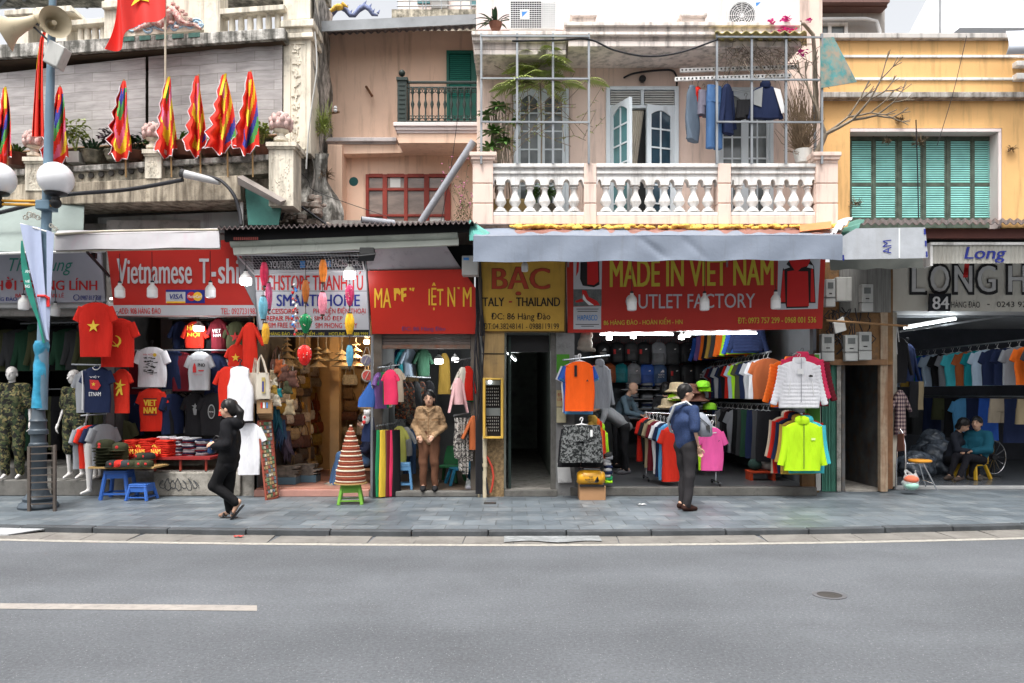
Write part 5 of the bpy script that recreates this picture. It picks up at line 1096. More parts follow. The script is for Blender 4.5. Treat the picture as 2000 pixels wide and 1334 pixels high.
def rail_row(p,q,items,where,group,rz=0,jit=.12,W=.46,L=.64,kind='tee',seeds=3,hcol='black',noun=None,**kw):
 "garments along a rail; every label names the colour and the neighbours"
 p,q=Vector(p),Vector(q);n=len(items);out=[]
 cols=[i if isinstance(i,str)else i[0]for i in items]
 nm=lambda c:CN.get(c,c);lr=abs(q.y-p.y)<.3;e0,e1=('at the left end','at the right end')if lr else('nearest the street','farthest inside')
 for i,it in enumerate(items):
  c,kd,w_,l_=(it,kind,W,L)if isinstance(it,str)else(it[0],it[1],it[2]if len(it)>2 else W,it[3]if len(it)>3 else L)
  nn=noun or KC[kd]
  if cols.count(c)==1:lab=f'{nm(c)} {nn} hanging on {where}'
  else:
   a=nm(cols[i-1]);b=nm(cols[(i+1)%n]);lab=f'{nm(c)} {nn} between {a} and {b} on {where}' if 0<i<n-1 else f'{nm(c)} {nn} {e1 if i else e0} on {where}'
   k_=0
   while lab in USED:k_+=1;lab=f'{nm(c)} {nn} between {a} and {b}, {["second","third","fourth","fifth","sixth"][min(k_-1,4)]}, {where}'
  USED.add(lab);f=(i+.5)/n
  out.append(hang(kd,c,p.lerp(q,f)+Vector((RND.uniform(-.02,.02),RND.uniform(-.015,.015),-.01)),w_,l_,lab,rz+RND.uniform(-jit,jit),group=group,seeds=seeds,hcol=hcol,**kw))
 return out
USED=set()
# ---- military shop and t-shirt shop
m_star=M('gold_print',(.75,.52,.05),rough=.6,var=.04);m_wp=M('white_print',(.75,.75,.75),rough=.7,var=.04);m_kp=M('black_print',(.03,.03,.03),rough=.7);m_rp=M('red_print',(.55,.03,.03),rough=.7)
t=fgar('tee','red',187,591,697,63,11.5,'red t-shirt with a large gold star hanging outside the military shop',slv=.22,seed=1);decal(t,[starp(.0,-.36,.10)],m_star)
t=fgar('tee','red',229,622,717,62,11.75,'red t-shirt with a gold hammer and sickle beside the star shirt',slv=.22,seed=2,rz=.1)
arc=[(.0+.085*math.cos(a),-.35+.085*math.sin(a))for a in[-2.6+4.2*i/14 for i in range(15)]]+[(-.01+.062*math.cos(a),-.345+.07*math.sin(a))for a in[1.45-3.7*i/14 for i in range(15)]]
decal(t,[arc,[(-.09,-.33),(-.06,-.29),(-.045,-.305),(-.075,-.345)],[(-.07,-.315),(-.055,-.33),(.05,-.435),(.035,-.45)]],m_star)
t=fgar('tee','navy',190,716,806,50,11.75,'navy t-shirt with white piping and a small red map print',slv=.19,seed=0);gtext(t,'VIỆT',-.08,-.14,.08,-.18,m_wp);decal(t,[[(-.08,-.20),(.05,-.21),(.09,-.29),(.04,-.36),(-.07,-.34)]],m_rp);decal(t,[starp(-.02,-.27,.035)],m_star,d=.071);gtext(t,'ETNAM',-.09,-.39,.09,-.45,m_wp);collar(t,.38,m_wp)
mb=MB();mb.tube([(-.20,-.058,-.17),(-.19,-.06,-.35),(-.195,-.062,-.76)],.008,6);mb.build('piping',m_wp,t,local=True)
t=fgar('tee','grey',172,722,806,44,11.95,'grey t-shirt half hidden behind the navy map shirt',seed=1)
t=fgar('tee','scarlet',238,721,807,30,11.9,'scarlet t-shirt with a gold angular star figure, hung narrow',seed=2,slv=.14);decal(t,[starp(0,-.25,.10,.3,.2),[(-.02,-.30),(.03,-.30),(.05,-.40),(.02,-.40),(.0,-.34),(-.04,-.42),(-.06,-.40)]],m_star)
rail_row(P(160,818,11.9),P(206,814,12.0),[('grey','tee'),('scarlet','tee'),('navy','tee'),('grey','tee')],'the low rack left of the cap table','low rack by the cap table',rz=1.2,W=.42,L=.66)
rail(P(158,812,11.9),P(208,808,12.0),'short chrome rail over the low rack by the cap table')
rail(P(140,712,11.9),P(258,714,11.9),'chrome rail carrying the navy map shirt');rail(P(40,632,13.2),P(196,628,13.2),'high chrome rail in the dark military shop')
m_camo=M('camouflage',(.06,.062,.035),rough=.85,var=.2,vs=8)
def camo(mt,cols,sc):
 N=mt.node_tree.nodes;L=mt.node_tree.links;b=N['Principled BSDF'];tc=N.new('ShaderNodeTexCoord');prev=None
 for i,c in enumerate(cols):
  n=N.new('ShaderNodeTexNoise');n.inputs['Scale'].default_value=sc*(1+.2*i);n.inputs['Detail'].default_value=1.2;n.inputs['Distortion'].default_value=.8
  mp=N.new('ShaderNodeMapping');mp.inputs['Location'].default_value=(i*3.7,i*1.3,i*5.1);L.new(tc.outputs['Object'],mp.inputs['Vector']);L.new(mp.outputs['Vector'],n.inputs['Vector'])
  if prev is None:
   rgb=N.new('ShaderNodeRGB');rgb.outputs[0].default_value=(*c,1);prev=rgb.outputs[0];continue
  gt=N.new('ShaderNodeMath');gt.operation='GREATER_THAN';gt.inputs[1].default_value=.53;L.new(n.outputs['Fac'],gt.inputs[0])
  mx=N.new('ShaderNodeMix');mx.data_type='RGBA';L.new(gt.outputs[0],mx.inputs[0]);L.new(prev,mx.inputs[6]);mx.inputs[7].default_value=(*c,1);prev=mx.outputs[2]
 L.new(prev,b.inputs['Base Color']);return mt
camo(m_camo,[(.075,.08,.035),(.17,.14,.06),(.03,.045,.02),(.012,.012,.01)],11)
m_camog=camo(M('grey_camouflage',(.1,.1,.1),rough=.85,var=.1),[(.022,.025,.025),(.08,.085,.085),(.008,.009,.01),(.15,.155,.155)],16)
rail_row(P(-40,632,13.2),P(196,628,13.2),[('olive','shirt'),('darkgreen','shirt'),('olive','shirt'),('charcoal','shirt'),('darkgreen','jacket'),('olive','shirt'),('black','shirt'),('darkgreen','shirt'),('charcoal','jacket'),('olive','jacket')],'the high rail in the dark military shop','army shirts on the high rail',rz=.5,W=.5,L=.72)
rail(P(-40,760,13.6),P(196,760,13.6),'lower chrome rail in the dark military shop')
for i,o in enumerate(rail_row(P(-40,762,13.6),P(196,762,13.6),[('olive','pants'),('charcoal','pants'),('black','pants'),('darkgreen','pants'),('olive','pants'),('black','pants'),('charcoal','pants'),('olive','pants')],'the lower rail of the dark military shop','army trousers on the lower rail',rz=.6,W=.36,L=.95)):pass
Y_=12.5
t=fgar('tee','white',297,678,756,54,Y_,'white t-shirt with a black city sketch, high in the shirt shop',seed=0,slv=.2);gtext(t,'HÀ NỘI',-.11,-.10,.04,-.145,m_rp);decal(t,[[(.075+.03*math.cos(a),-.13+.03*math.sin(a))for a in[i*.5 for i in range(13)]]],m_star)
pol=[[(x,z),(x+w_,z+.01),(x+w_*.9,z-h_),(x+.01,z-h_*.8)]for x,z,w_,h_ in[(RND.uniform(-.12,.07),RND.uniform(-.17,-.44),RND.uniform(.03,.09),RND.uniform(.005,.011))for _ in range(34)]];decal(t,pol,m_kp,d=.066)
t=fgar('tee','scarlet',297,758,842,46,Y_,'scarlet t-shirt printed VIET NAM in yellow blocks',seed=1,slv=.19);gtext(t,'VIET',-.10,-.19,.10,-.29,m_star,bold=.07);gtext(t,'NAM',-.10,-.31,.10,-.41,m_star,bold=.07);decal(t,[[(-.11,-.165),(.11,-.165),(.11,-.18),(-.11,-.18)],[(-.11,-.425),(.11,-.425),(.11,-.44),(-.11,-.44)]],m_kp)
t=fgar('tee',(.42,.43,.45),390,687,762,42,Y_,'pale grey t-shirt with a red bottle and PHO print',seed=2,slv=.19);gtext(t,'PHO',.0,-.19,.11,-.25,m_kp,bold=.06);decal(t,[[(-.075,-.22),(-.065,-.19),(-.05,-.19),(-.04,-.22),(-.03,-.26),(-.03,-.34),(-.085,-.34),(-.085,-.26)],[(.0,-.30),(.1,-.30),(.09,-.32),(.01,-.32)]],m_rp);gtext(t,'I LOVE VIETNAM',-.09,-.13,.08,-.15,m_kp);gtext(t,'STREET FOOD',-.07,-.37,.07,-.385,m_rp)
t=fgar('tee','scarlet',381,628,680,36,12.75,'scarlet t-shirt with yellow Hà Nội letters behind the lit bulb',seed=1);gtext(t,'HÀ',-.10,-.05,.02,-.15,m_star,bold=.05);gtext(t,'NỘI',-.10,-.17,.10,-.27,m_star,bold=.05)
t=fgar('tee','maroon',427,622,690,28,12.7,'maroon t-shirt printed VIET NAM in white, top row',seed=0);gtext(t,'VIET',-.08,-.18,.06,-.24,m_wp,bold=.03);gtext(t,'NAM',-.06,-.26,.06,-.31,m_wp,bold=.03)
t=fgar('tee','olive',462,628,700,38,12.7,'dark olive t-shirt with a red star, top row',seed=2);decal(t,[starp(0,-.26,.09)],m_rp)
t=fgar('tee','scarlet',463,672,716,34,12.25,'scarlet child t-shirt with a gold star under the olive shirt',seed=0,slv=.15);decal(t,[starp(0,-.22,.07)],m_star)
t=fgar('shirt','scarlet',488,630,728,26,11.95,'long scarlet shirt hanging at the right edge of the shirt shop',seed=1,slv=.3)
for kd,c,cx,yt,yb,w_,Y,lab in(('tee','navy',337,682,760,40,12.7,'navy t-shirt with white sleeve print between the white and grey shirts'),('tee','maroon',356,688,764,38,12.7,'maroon t-shirt just left of the PHO shirt'),('tee','navy',418,690,772,38,12.7,'navy t-shirt just right of the PHO shirt'),('tee','lightgrey',444,702,760,38,12.75,'light grey t-shirt behind the white tank top'),('tee','maroon',262,690,770,40,12.8,'maroon t-shirt behind the white city-sketch shirt'),('tee','black',404,630,690,30,12.9,'black t-shirt in the top row left of the maroon one'),('tee','navy',352,628,690,30,12.95,'navy t-shirt in the top row beside the scarlet one'),('tee','black',416,768,850,46,12.6,'black t-shirt with a pale oval badge, lower row'),('tee','black',382,768,850,40,12.75,'black t-shirt with a small white figure, lower row'),('tee','navy',262,768,850,38,12.8,'navy t-shirt behind the scarlet VIET NAM shirt'),('tee','olive',232,820,880,60,12.6,'dark olive t-shirt spread above the cap table')):
 t=fgar(kd,c,cx,yt,yb,w_,Y,lab)
 if 'oval' in lab:decal(t,[[(.06*math.cos(a),-.30+.12*math.sin(a))for a in[i*.4 for i in range(16)]]],M('grey_print',(.25,.26,.26)));decal(t,[[(.045*math.cos(a),-.30+.10*math.sin(a))for a in[i*.4 for i in range(16)]]],m_kp,d=.070);gtext(t,'Việt Nam',-.04,-.29,.04,-.32,m_wp,d=.072)
 if 'figure' in lab:decal(t,[starp(.02,-.22,.06,.4),[(-.02,-.25),(.05,-.25),(.04,-.36),(.0,-.36)]],M('grey_print'))
 if 'red star' in lab or 'spread' in lab:decal(t,[starp(.05,-.36,.12)],m_rp)
rail_row(P(334,756,12.6),P(374,756,13.3),['navy','black','lightgrey','navy','white','black','lightgrey','navy'],'the lower rail of the shirt shop','shirts edge-on in the shirt shop',rz=1.3,W=.44,L=.66)
rail(P(258,684,12.6),P(480,684,12.6),'chrome rail across the middle of the shirt shop');rail(P(258,758,12.7),P(460,760,12.7),'chrome rail across the lower shirt shop')
rail(P(330,622,12.85),P(492,618,12.85),'chrome rail along the top of the shirt shop')
t=fgar('tank','white',469,716,822,50,11.65,'white tank top hanging outside, behind the walking woman',seed=0,big=True);t=fgar('tee','scarlet',444,716,812,34,11.9,'scarlet t-shirt half hidden behind the white tank top',seed=2)
t=fgar('tee','white',487,826,927,44,11.75,'white t-shirt low down, behind the back of the walking woman',seed=1,slv=.22);t=fgar('shirt','black',495,826,918,32,11.95,'black shirt half hidden behind the low white t-shirt',seed=1)
t=thing('panel_board','pale grey boards on the back of the shirt shop','board',P(300,700,13.9));mb=MB();mb.pbox(238,622,335,800,13.9,.04);mb.build('board',M('grey_board',(.36,.36,.37),var=.1,streak=.1),t)
# ---- sportswear shop
t=fgar('tee',(.85,.11,.012),1132,706,803,56,11.55,'bright orange sleeveless jersey with blue sleeves below a white hanger',seed=0,slv=.01,hcol='white',big=True);me=gmesh(('sl',),lambda:garment('tee',.42,.60,.20,1));o=child('sleeve_layer',me,t,m_cloth,CL['blue']);o.location=(0,.06,0)
mb=MB();mb.box(-.085,-.045,-.074,-.070,-.33,-.16);mb.build('swing_tag',m_black,t,local=True);decal(t,[[(.09,-.30),(.11,-.27),(.13,-.30)]],m_kp)
rail(P(1100,703,11.6),P(1190,694,12.8),'chrome arm carrying jerseys at the left of the sportswear shop')
for i,(c,dx,lab)in enumerate((('skyblue',-5,'sky blue jersey behind the orange one'),('blue',-12,'blue jersey behind the orange one, hem showing at left'),('white',-18,'white jersey farthest left behind the orange one'),('maroon',-14,'maroon jersey with sleeve showing behind the orange one'))):
 fgar('tee',c,1134+dx*.55,708,809-2*i,54,11.66+.07*i,lab,seed=i%3,slv=.22,hcol='white')
t=fgar('hoodie','grey',1172,712,798,44,12.1,'grey hoodie hanging right of the orange jersey',seed=1,rz=.5)
for c,cx,kd,lab in(('black',1128,'shorts','black shorts behind the camouflage pair'),):fgar(kd,c,1134,838,912,84,11.65,lab,seed=1)
t=fgar('shorts','grey',1136,830,903,80,11.5,'grey camouflage shorts on a white hanger above the yellow duffel bag',mat=m_camog,hcol='white',big=True);mb=MB();mb.box(.12,.155,-.088,-.084,-.27,-.17);mb.build('swing_tag',m_wp,t,local=True)
for i,(c,lab)in enumerate((('mustard','mustard jacket with black lettering behind the camouflage shorts'),('orange','orange jacket folded behind the mustard one'),('scarlet','scarlet jacket behind the orange one, low at left'),('lime','lime jacket peeping out under the scarlet one'))):fgar('jacket',c,1158+5*i,822+5*i,890+6*i,40,11.85+.09*i,lab,rz=.9,seed=i%3,slv=.4)
t=fgar('puffer','white',1561,705,797,78,11.6,'white quilted puffer jacket hanging outside at right',seed=0,slv=.60,hcol='white');mb=MB();mb.box(-.004,.004,-.085,-.080,-.72,-.06);mb.build('zip',M('zip_grey',(.25,.25,.28)),t,local=True)
mb=MB();mb.box(-.06,.03,-.092,-.088,-.30,-.22);mb.build('swing_tag',m_opal,t,local=True);decal(t,[[(.10,-.23),(.13,-.21),(.17,-.22),(.17,-.245),(.12,-.245)]],m_kp,d=.092)
for s in(-1,1):mb=MB();mb.tube([(s*.16,-.082,-.40),(s*.19,-.082,-.62)],.006,5);mb.build('pocket_zip',m_opal,t,local=True)
for i,(c,dx,dy,lab)in enumerate((('rose',6,-14,'crimson puffer jacket right behind the white one'),('maroon',18,-9,'maroon puffer jacket showing its sleeve right of the white one'),('orange',-16,-5,'orange puffer jacket showing its sleeve left of the white one'),('blue',-8,-2,'blue puffer jacket mostly hidden behind the white one'))):fgar('puffer',c,1561+dx,708+dy,797+dy*.4,78,11.72+.12*i,lab,seed=0,slv=.60)
rail(P(1556,690,11.5),P(1548,694,12.8),'chrome arm holding the puffer jackets');rail(P(1566,808,11.4),P(1556,806,12.8),'chrome arm holding the windbreakers')
t=fgar('jacket',(.42,.70,.015),1567,824,919,72,11.55,'lime yellow hooded windbreaker hanging low at right',seed=1,slv=.58);mb=MB();mb.box(-.004,.004,-.070,-.064,-.80,-.13);mb.build('zip',m_kp,t,local=True);decal(t,[[(.11,-.24),(.17,-.24),(.17,-.27),(.11,-.27)]],M('pale_lime',(.65,.8,.3)))
for i,(c,dx,lab)in enumerate((('turquoise',8,'turquoise windbreaker just behind the lime one'),('mustard',-7,'mustard windbreaker showing left of the lime one'),('scarlet',3,'scarlet windbreaker between the lime and turquoise ones'),('navy',-14,'navy windbreaker showing left behind the mustard one'),('red',-22,'red windbreaker farther left behind the navy one'),('beige',-27,'beige windbreaker farthest left behind the lime one'))):fgar('jacket',c,1567+dx,822-2*i,924+2*i*(i<2),70,11.68+.11*i,lab,seed=i%3,slv=.58)
x_=4.42
rail((4.30,12.75,2.30),(x_,17.2,2.30),'long chrome rail with shirts along the right wall of the sportswear shop')
rail_row((4.30,12.75,2.30),(x_,17.2,2.30),['rust','white','lightgrey','navy','olive','lime','paleblue','red','black','navy','lightgrey','navy','maroon','grey','skyblue','orange'],'the long rail of the sportswear shop','shirts on the long sportswear rail',W=.48,L=.68,rz=-.25,hcol='white',slv=.2)
rail((4.30,12.75,1.42),(x_,17.2,1.42),'low chrome rail along the right wall of the sportswear shop')
rail_row((4.30,12.75,1.42),(x_,17.2,1.42),[('black','trousers'),('charcoal','trousers'),('navy','trousers'),('darkgreen','trousers'),('charcoal','trousers'),('black','trousers'),('grey','tee'),('black','tee'),('charcoal','trousers'),('grey','tee'),('navy','trousers'),('black','tee'),('rust','tee'),('navy','tee')],'the low rail of the sportswear shop','dark clothes on the low sportswear rail',W=.40,L=.85,rz=-.25,hcol='white')
rail_row((4.05,13.0,2.98),(4.15,17.0,2.98),[('navy','puffer'),('blue','puffer'),('lime','jacket'),('orange','jacket'),('charcoal','jacket'),('mustard','jacket'),('black','jacket'),('orange','jacket'),('purple','jacket'),('blue','puffer'),('black','jacket')],'the top rail of the sportswear shop','jackets on the top sportswear rail',W=.50,L=.55,rz=-.4,slv=.5)
rail((4.05,13.0,2.98),(4.15,17.0,2.98),'top chrome rail with jackets in the sportswear shop')
t=thing('garment_rack','chrome wheeled garment rack in the sportswear shop behind the man','clothes rack',P(1330,945,12.6));mb=MB();ra,rb=P(1262,806,13.0),P(1398,812,12.35)
mb.tube([ra,rb],.016,8);mb.build('bar',m_chrome,t,smooth=60)
for q in(ra,rb):mb=MB();mb.tube([q,(q.x,q.y,.16)],.014,8);mb.tube([(q.x,q.y-.25,.19),(q.x,q.y+.25,.19)],.014,8);mb.build('upright',m_chrome,t,smooth=60)
for q in(ra,rb):
 for dy in(-.24,.24):mb=MB();mb.lathe([(.03,-.012),(.03,.012)],(q.x,q.y+dy,.165),10,ax=(1,0,0));mb.build('wheel',m_black,t)
t=fgar('tee','scarlet',1313,832,940,44,12.2,'scarlet t-shirt on the rack left of the man with the sling bag',seed=1,rz=.35,hcol='white')
for i,(c,lab)in enumerate((('skyblue','sky blue t-shirt beside the scarlet one on the rack'),('navy','navy t-shirt behind the sky blue one on the rack'),('white','white t-shirt behind the navy one on the rack'),('maroon','maroon shirt at the back of the rack'),('khaki','khaki shirt hanging behind the rack, left'),('black','black shirt hanging left of the khaki one'),('red','red shirt at the far left end of the rack'))):fgar('tee',c,1304-7*i,828-2*i,936-6*i,46,12.35+.1*i,lab,rz=.7,seed=i%3,hcol='white')
t=fgar('tee','pink',1391,835,919,42,12.1,'hot pink t-shirt on a big white hanger right of the man',seed=0,slv=.2,hcol='white',big=True);decal(t,[[(.07,-.21),(.11,-.195),(.085,-.215)]],m_kp);decal(t,[[(-.05,-.075),(.05,-.07),(.05,-.085),(-.05,-.09)]],m_wp)
fgar('tee','lime',1384,838,918,42,12.22,'lime t-shirt just behind the hot pink one',seed=1,slv=.2,hcol='white');fgar('tee','black',1390,838,921,42,12.32,'black t-shirt behind the hot pink and lime ones',seed=2)
# ---- narrow shop with the woman
rail(P(738,718,11.8),P(780,712,12.9),'chrome arm with coloured tops left of the tan-jacket woman');rail(P(736,832,11.8),P(778,826,12.9),'chrome arm with long trousers left of the tan-jacket woman')
fgar('tee','rose',763,722,790,27,11.75,'crimson top at the front of the upper left arm',seed=0,slv=.1)
rail_row(P(741,714,11.9),P(757,712,12.2),['purple','green','yellow','white'],'the upper left arm of the narrow shop','tops on the upper left arm',rz=1.25,W=.30,L=.56,slv=.14)
fgar('tee','beige',775,720,785,26,12.1,'beige top just behind the crimson one',seed=1,slv=.1)
rail_row(P(735,826,11.8),P(778,826,11.95),[('black','trousers'),('green','trousers'),('yellow','trousers'),('palepink','trousers'),('brown','trousers'),('maroon','trousers'),('rose','trousers'),('black','trousers')],'the low left arm beside the blue stool','long trousers on the low left arm',rz=1.0,W=.20,L=1.02,jit=.1)
fgar('tee',(.42,.42,.10),780,832,904,26,12.3,'olive yellow top hanging above the blue stool',seed=1,slv=.14);fgar('tee','lightgrey',793,834,890,22,12.6,'light grey top behind the olive yellow one',seed=0);fgar('pants','denim',800,838,925,26,12.9,'blue denim trousers left of the tan-jacket woman',seed=0)
for c,cx,lab in(('paleblue',800,'pale blue shirt high at the back of the narrow shop'),('turquoise',790,'turquoise shirt high at the back of the narrow shop'),('navy',782,'navy shirt high at the back of the narrow shop'),('darkgreen',826,'dark green shirt high at the back of the narrow shop')):fgar('tee',c,cx,680,735,26,13.4,lab,rz=.5)
m_pat=camo(M('floral_cloth',(.1,.05,.03),var=.1),[(.05,.028,.02),(.28,.06,.015),(.10,.09,.06),(.02,.015,.015)],14);m_patbw=camo(M('striped_cloth',(.1,.1,.1),var=.1),[(.40,.37,.33),(.02,.02,.022),(.45,.43,.40),(.06,.05,.05)],17)
rail(P(775,735,12.8),P(840,738,13.4),'chrome rail with patterned dresses behind the tan-jacket woman')
for i,(cx,m_,c,lab)in enumerate(((786,m_pat,'rust','orange and brown patterned dress, nearest the doorway'),(798,m_pat,'brown','brown and orange patterned dress, second from the left'),(811,None,'charcoal','charcoal dress beside the patterned ones'),(822,m_pat,'brown','patterned brown dress just left of the head of the woman'),(838,None,'black','black dress behind the head of the tan-jacket woman'))):fgar('dress',c,cx,745,818,26,12.9+.08*i,lab,mat=m_,rz=.5)
fgar('dress','mustard',868,690,770,22,14.2,'mustard dress hanging at the back under the bulbs')
rail(P(882,706,11.8),P(930,698,12.2),'chrome arm with shirts over the right side of the narrow shop');rail(P(886,812,11.8),P(925,806,12.2),'chrome arm with striped scarves at right of the narrow shop')
fgar('shirt','palepink',895,738,790,20,11.8,'pale pink long shirt hanging at right of the narrow shop',seed=0,slv=.46,rz=.5);fgar('shirt','offwhite',903,717,765,18,11.95,'off-white shirt next to the red one at right',seed=1,slv=.3,rz=.6);fgar('shirt','red',913,715,782,22,12.0,'red shirt beside the green one at right of the narrow shop',seed=2,slv=.35,rz=.5);fgar('shirt','green',922,715,785,22,12.1,'green shirt against the right pier of the narrow shop',seed=1,slv=.35,rz=.4)
for i,(cx,yb,lab)in enumerate(((893,895,'short striped scarf, leftmost on the right arm'),(900,920,'striped scarf next to the shortest on the right arm'),(908,926,'longest striped scarf on the right arm'),(917,900,'striped scarf nearest the orange shirt'))):
 t=thing('striped_scarf',lab,'scarf',P(cx,818,11.8+.05*i),'striped scarves on the right arm');mb=MB()
 mb.grid(lambda u,v:P(cx-6+12*u+1.5*math.sin(v*7+i),816+(yb-816)*v,11.8+.05*i+.02*math.sin(u*9+i)),8,14,th=.012);mb.build('cloth',m_patbw,t,smooth=60,fix=False)
fgar('shirt','rust',926,812,878,20,11.9,'rust orange shirt at the lower right of the narrow shop',seed=0,slv=.3,rz=.4)
# ---- far right shop
rail((8.75,12.95,2.52),(8.65,17.6,2.52),'long chrome rail with polo shirts in the far right shop')
its=['charcoal','orange','grey','navy','navy','paleblue','teal','rust','turquoise','grey','black','paleblue','blue','green','mustard','paleblue']
rail_row((8.80,12.6,2.52),(8.75,17.2,2.52),its,'the long rail of the far right shop','polo shirts on the far right rail',W=.50,L=.66,rz=-.2,slv=.2,hcol='white')
rail((8.95,13.3,1.55),(8.85,17.4,1.55),'lower chrome rail in the far right shop')
rail_row((9.15,13.4,1.62),(8.85,17.2,1.62),[('khaki','shorts',.4,.45),('navy','trousers',.36,.8),('beige','shorts',.4,.45),('blue','trousers',.36,.8),('navy','trousers',.36,.8),('skyblue','tee'),('black','trousers',.36,.8),('olive','shorts',.4,.45),('navy','trousers',.36,.8),('charcoal','trousers',.36,.8),('black','trousers',.36,.8)],'the lower rail of the far right shop','dark trousers on the lower far right rail',W=.40,L=.7,rz=-.25)
fgar('shirt','black',1756,660,748,30,13.0,'black shirt hanging at the left doorpost of the far right shop',seed=1);fgar('shirt','navy',1772,672,745,26,13.4,'navy shirt beside the black one at the left doorpost',seed=1)
m_plaid=M('plaid_cloth',(.3,.2,.18),rough=.85,var=.1)
def plaid(mt):
 N=mt.node_tree.nodes;L=mt.node_tree.links;b=N['Principled BSDF'];tc=N.new('ShaderNodeTexCoord');out=[]
 for d_,sc in(('X',7),('Z',5)):
  wv=N.new('ShaderNodeTexWave');wv.bands_direction=d_;wv.inputs['Scale'].default_value=sc;L.new(tc.outputs['Object'],wv.inputs['Vector']);out.append(wv.outputs['Fac'])
 a=N.new('ShaderNodeMath');a.operation='ADD';L.new(out[0],a.inputs[0]);L.new(out[1],a.inputs[1]);r=N.new('ShaderNodeValToRGB');r.color_ramp.interpolation='CONSTANT'
 r.color_ramp.elements[0].color=(.05,.03,.045,1);r.color_ramp.elements[1].position=.32;r.color_ramp.elements[1].color=(.15,.10,.11,1);e=r.color_ramp.elements.new(.62);e.color=(.38,.29,.26,1)
 h=N.new('ShaderNodeMath');h.operation='MULTIPLY';h.inputs[1].default_value=.5;L.new(a.outputs[0],h.inputs[0]);L.new(h.outputs[0],r.inputs[0]);L.new(r.outputs[0],b.inputs['Base Color'])
plaid(m_plaid)
fgar('shirt','beige',1758,762,850,22,12.75,'brown plaid shirt hanging over the orange-seated chair',mat=m_plaid,seed=0,slv=.3,rz=.3)
fgar('trousers','khaki',1796,745,800,16,14.5,'khaki trousers near the doorpost of the far right shop');fgar('trousers','black',1784,745,815,20,14.0,'black trousers near the doorpost of the far right shop')
# ---- goods: hats, bags, lanterns, piles
m_straw=M('palm_straw',(.46,.36,.22),rough=.8,var=.2,vs=12,stretch=(1,1,5));m_raffia=M('woven_raffia','obj',rough=.85,var=.3,vs=30,bump=.5,bs=70)
proto=None;n_=0
for cx,Y,rows in((561,12.7,[(663,7),(673,9),(684,13),(697,17),(712,22)]),(621,12.9,[(681,8),(690,9),(700,12),(714,19)]),(637,13.2,[(687,14),(702,19)]),(585,13.4,[(702,20)]),(668,13.0,[(690,14),(701,20),(712,22)]),(695,12.6,[(672,8),(684,11),(697,15),(712,17)])):
 for i,(y,r)in enumerate(rows):
  nm=['smallest at the top','second from the top','third from the top','fourth from the top','largest at the bottom']
  pos=nm[4]if i==len(rows)-1 else nm[i]
  where={561:'the left string near the tote bags',621:'the string behind the red lantern',637:'the short string right of the red lantern',585:'a single cord left of the red lantern',668:'the string left of the low blue lantern',695:'the string behind the low blue lantern'}[cx]
  lab=f'conical straw hat, {pos} of {where}' if len(rows)>1 else 'single conical straw hat hanging left of the red lantern'
  t=thing('conical_hat',lab,'hat',P(cx+RND.uniform(-1,1),y,Y),'conical straw hats on strings')
  if proto is None:
   mb=MB();mb.lathe([(.001,.5),(.1,.45),(.5,.14),(1,-.14),(1.0,-.155),(.5,.12),(.01,.48)],n=20,cap=False);proto=mb.mesh('crown',smooth=60);proto.materials.append(m_straw)
  o=child('crown',proto,t);o.scale=(r*Y/F,r*Y/F,r*Y/F*1.1)
 t=thing('hat_cord',f'thin cord holding the conical hats at the {["far left", "middle", "middle right", "left middle", "right", "far right"][n_]} of the straw hat shop','cord',P(cx,655,Y));n_+=1
 mb=MB();mb.tube([P(cx,640,Y),P(cx,rows[-1][0],Y)],.004,4);mb.build('cord',m_wcable,t)
def bag_mesh(v):
 mb=MB();w_,h,d=[(.15,.20,.06),(.13,.14,.07),(.17,.17,.05),(.11,.22,.05)][v]
 mb.rings([sring((0,0,-.22-h),UX*w_*.9,UY*d*.6,16,3),sring((0,0,-.21-h*.9),UX*w_*1.02,UY*d,16,3),sring((0,0,-.22-h*.4),UX*w_,UY*d*1.1,16,3),sring((0,0,-.22),UX*w_*.85,UY*d*.8,16,3)])
 mb.rings([sring((0,0,-.225-h*.0),UX*w_*.88,UY*d*1.0,16,3),sring((0,-d*.9,-.22-h*.45),UX*w_*.85,UY*d*.25,16,3)]);return mb
def strap_mesh(v):
 mb=MB();w_=[.15,.13,.17,.11][v]
 for y in(-.03,.03):mb.tube([(-w_*.6,y,-.23),(-w_*.45,y*.5,-.09),(0,0,0),(w_*.45,y*.5,-.09),(w_*.6,y,-.23)],.008,6)
 return mb
bagcols=['khaki','beige','brown','mustard','cream','rust',(.20,.12,.06),(.10,.07,.05),(.30,.19,.09),(.38,.27,.14)]
ROW=['top','second','third','fourth','fifth','sixth','seventh','eighth','ninth']
def bag(p,where,group,rz=0,col=None,v=None):
 col=col or RND.choice(bagcols);v=RND.randrange(4)if v is None else v;c=CL[col]if isinstance(col,str)else col
 nm=col if isinstance(col,str)else('dark brown' if c[0]<.15 else('tan' if c[0]<.35 else 'light tan'))
 t=thing('woven_bag',f'{nm} {["tall", "round", "wide", "narrow"][v]} woven bag, {where}','bag',p,group,rz)
 child('bag_body',gmesh(('bag',v),lambda:bag_mesh(v)),t,m_raffia,c);child('strap',gmesh(('strap',v),lambda:strap_mesh(v)),t,m_raffia,tuple(x*.7 for x in c))
for j in range(9):
 for i in range(6):
  p=Vector((X(508)+.16+RND.uniform(0,.12),12.25+.42*i+RND.uniform(-.08,.08),2.35-.215*j+RND.uniform(-.05,.05)))
  if j<6 or i>1:bag(p,f'{ROW[j]} row, {["nearest the street", "second from the street", "third from the street", "fourth from the street", "fifth from the street", "deepest inside"][i]}, left hat-shop wall','woven bags on the left wall of the hat shop',RND.uniform(.6,1.4))
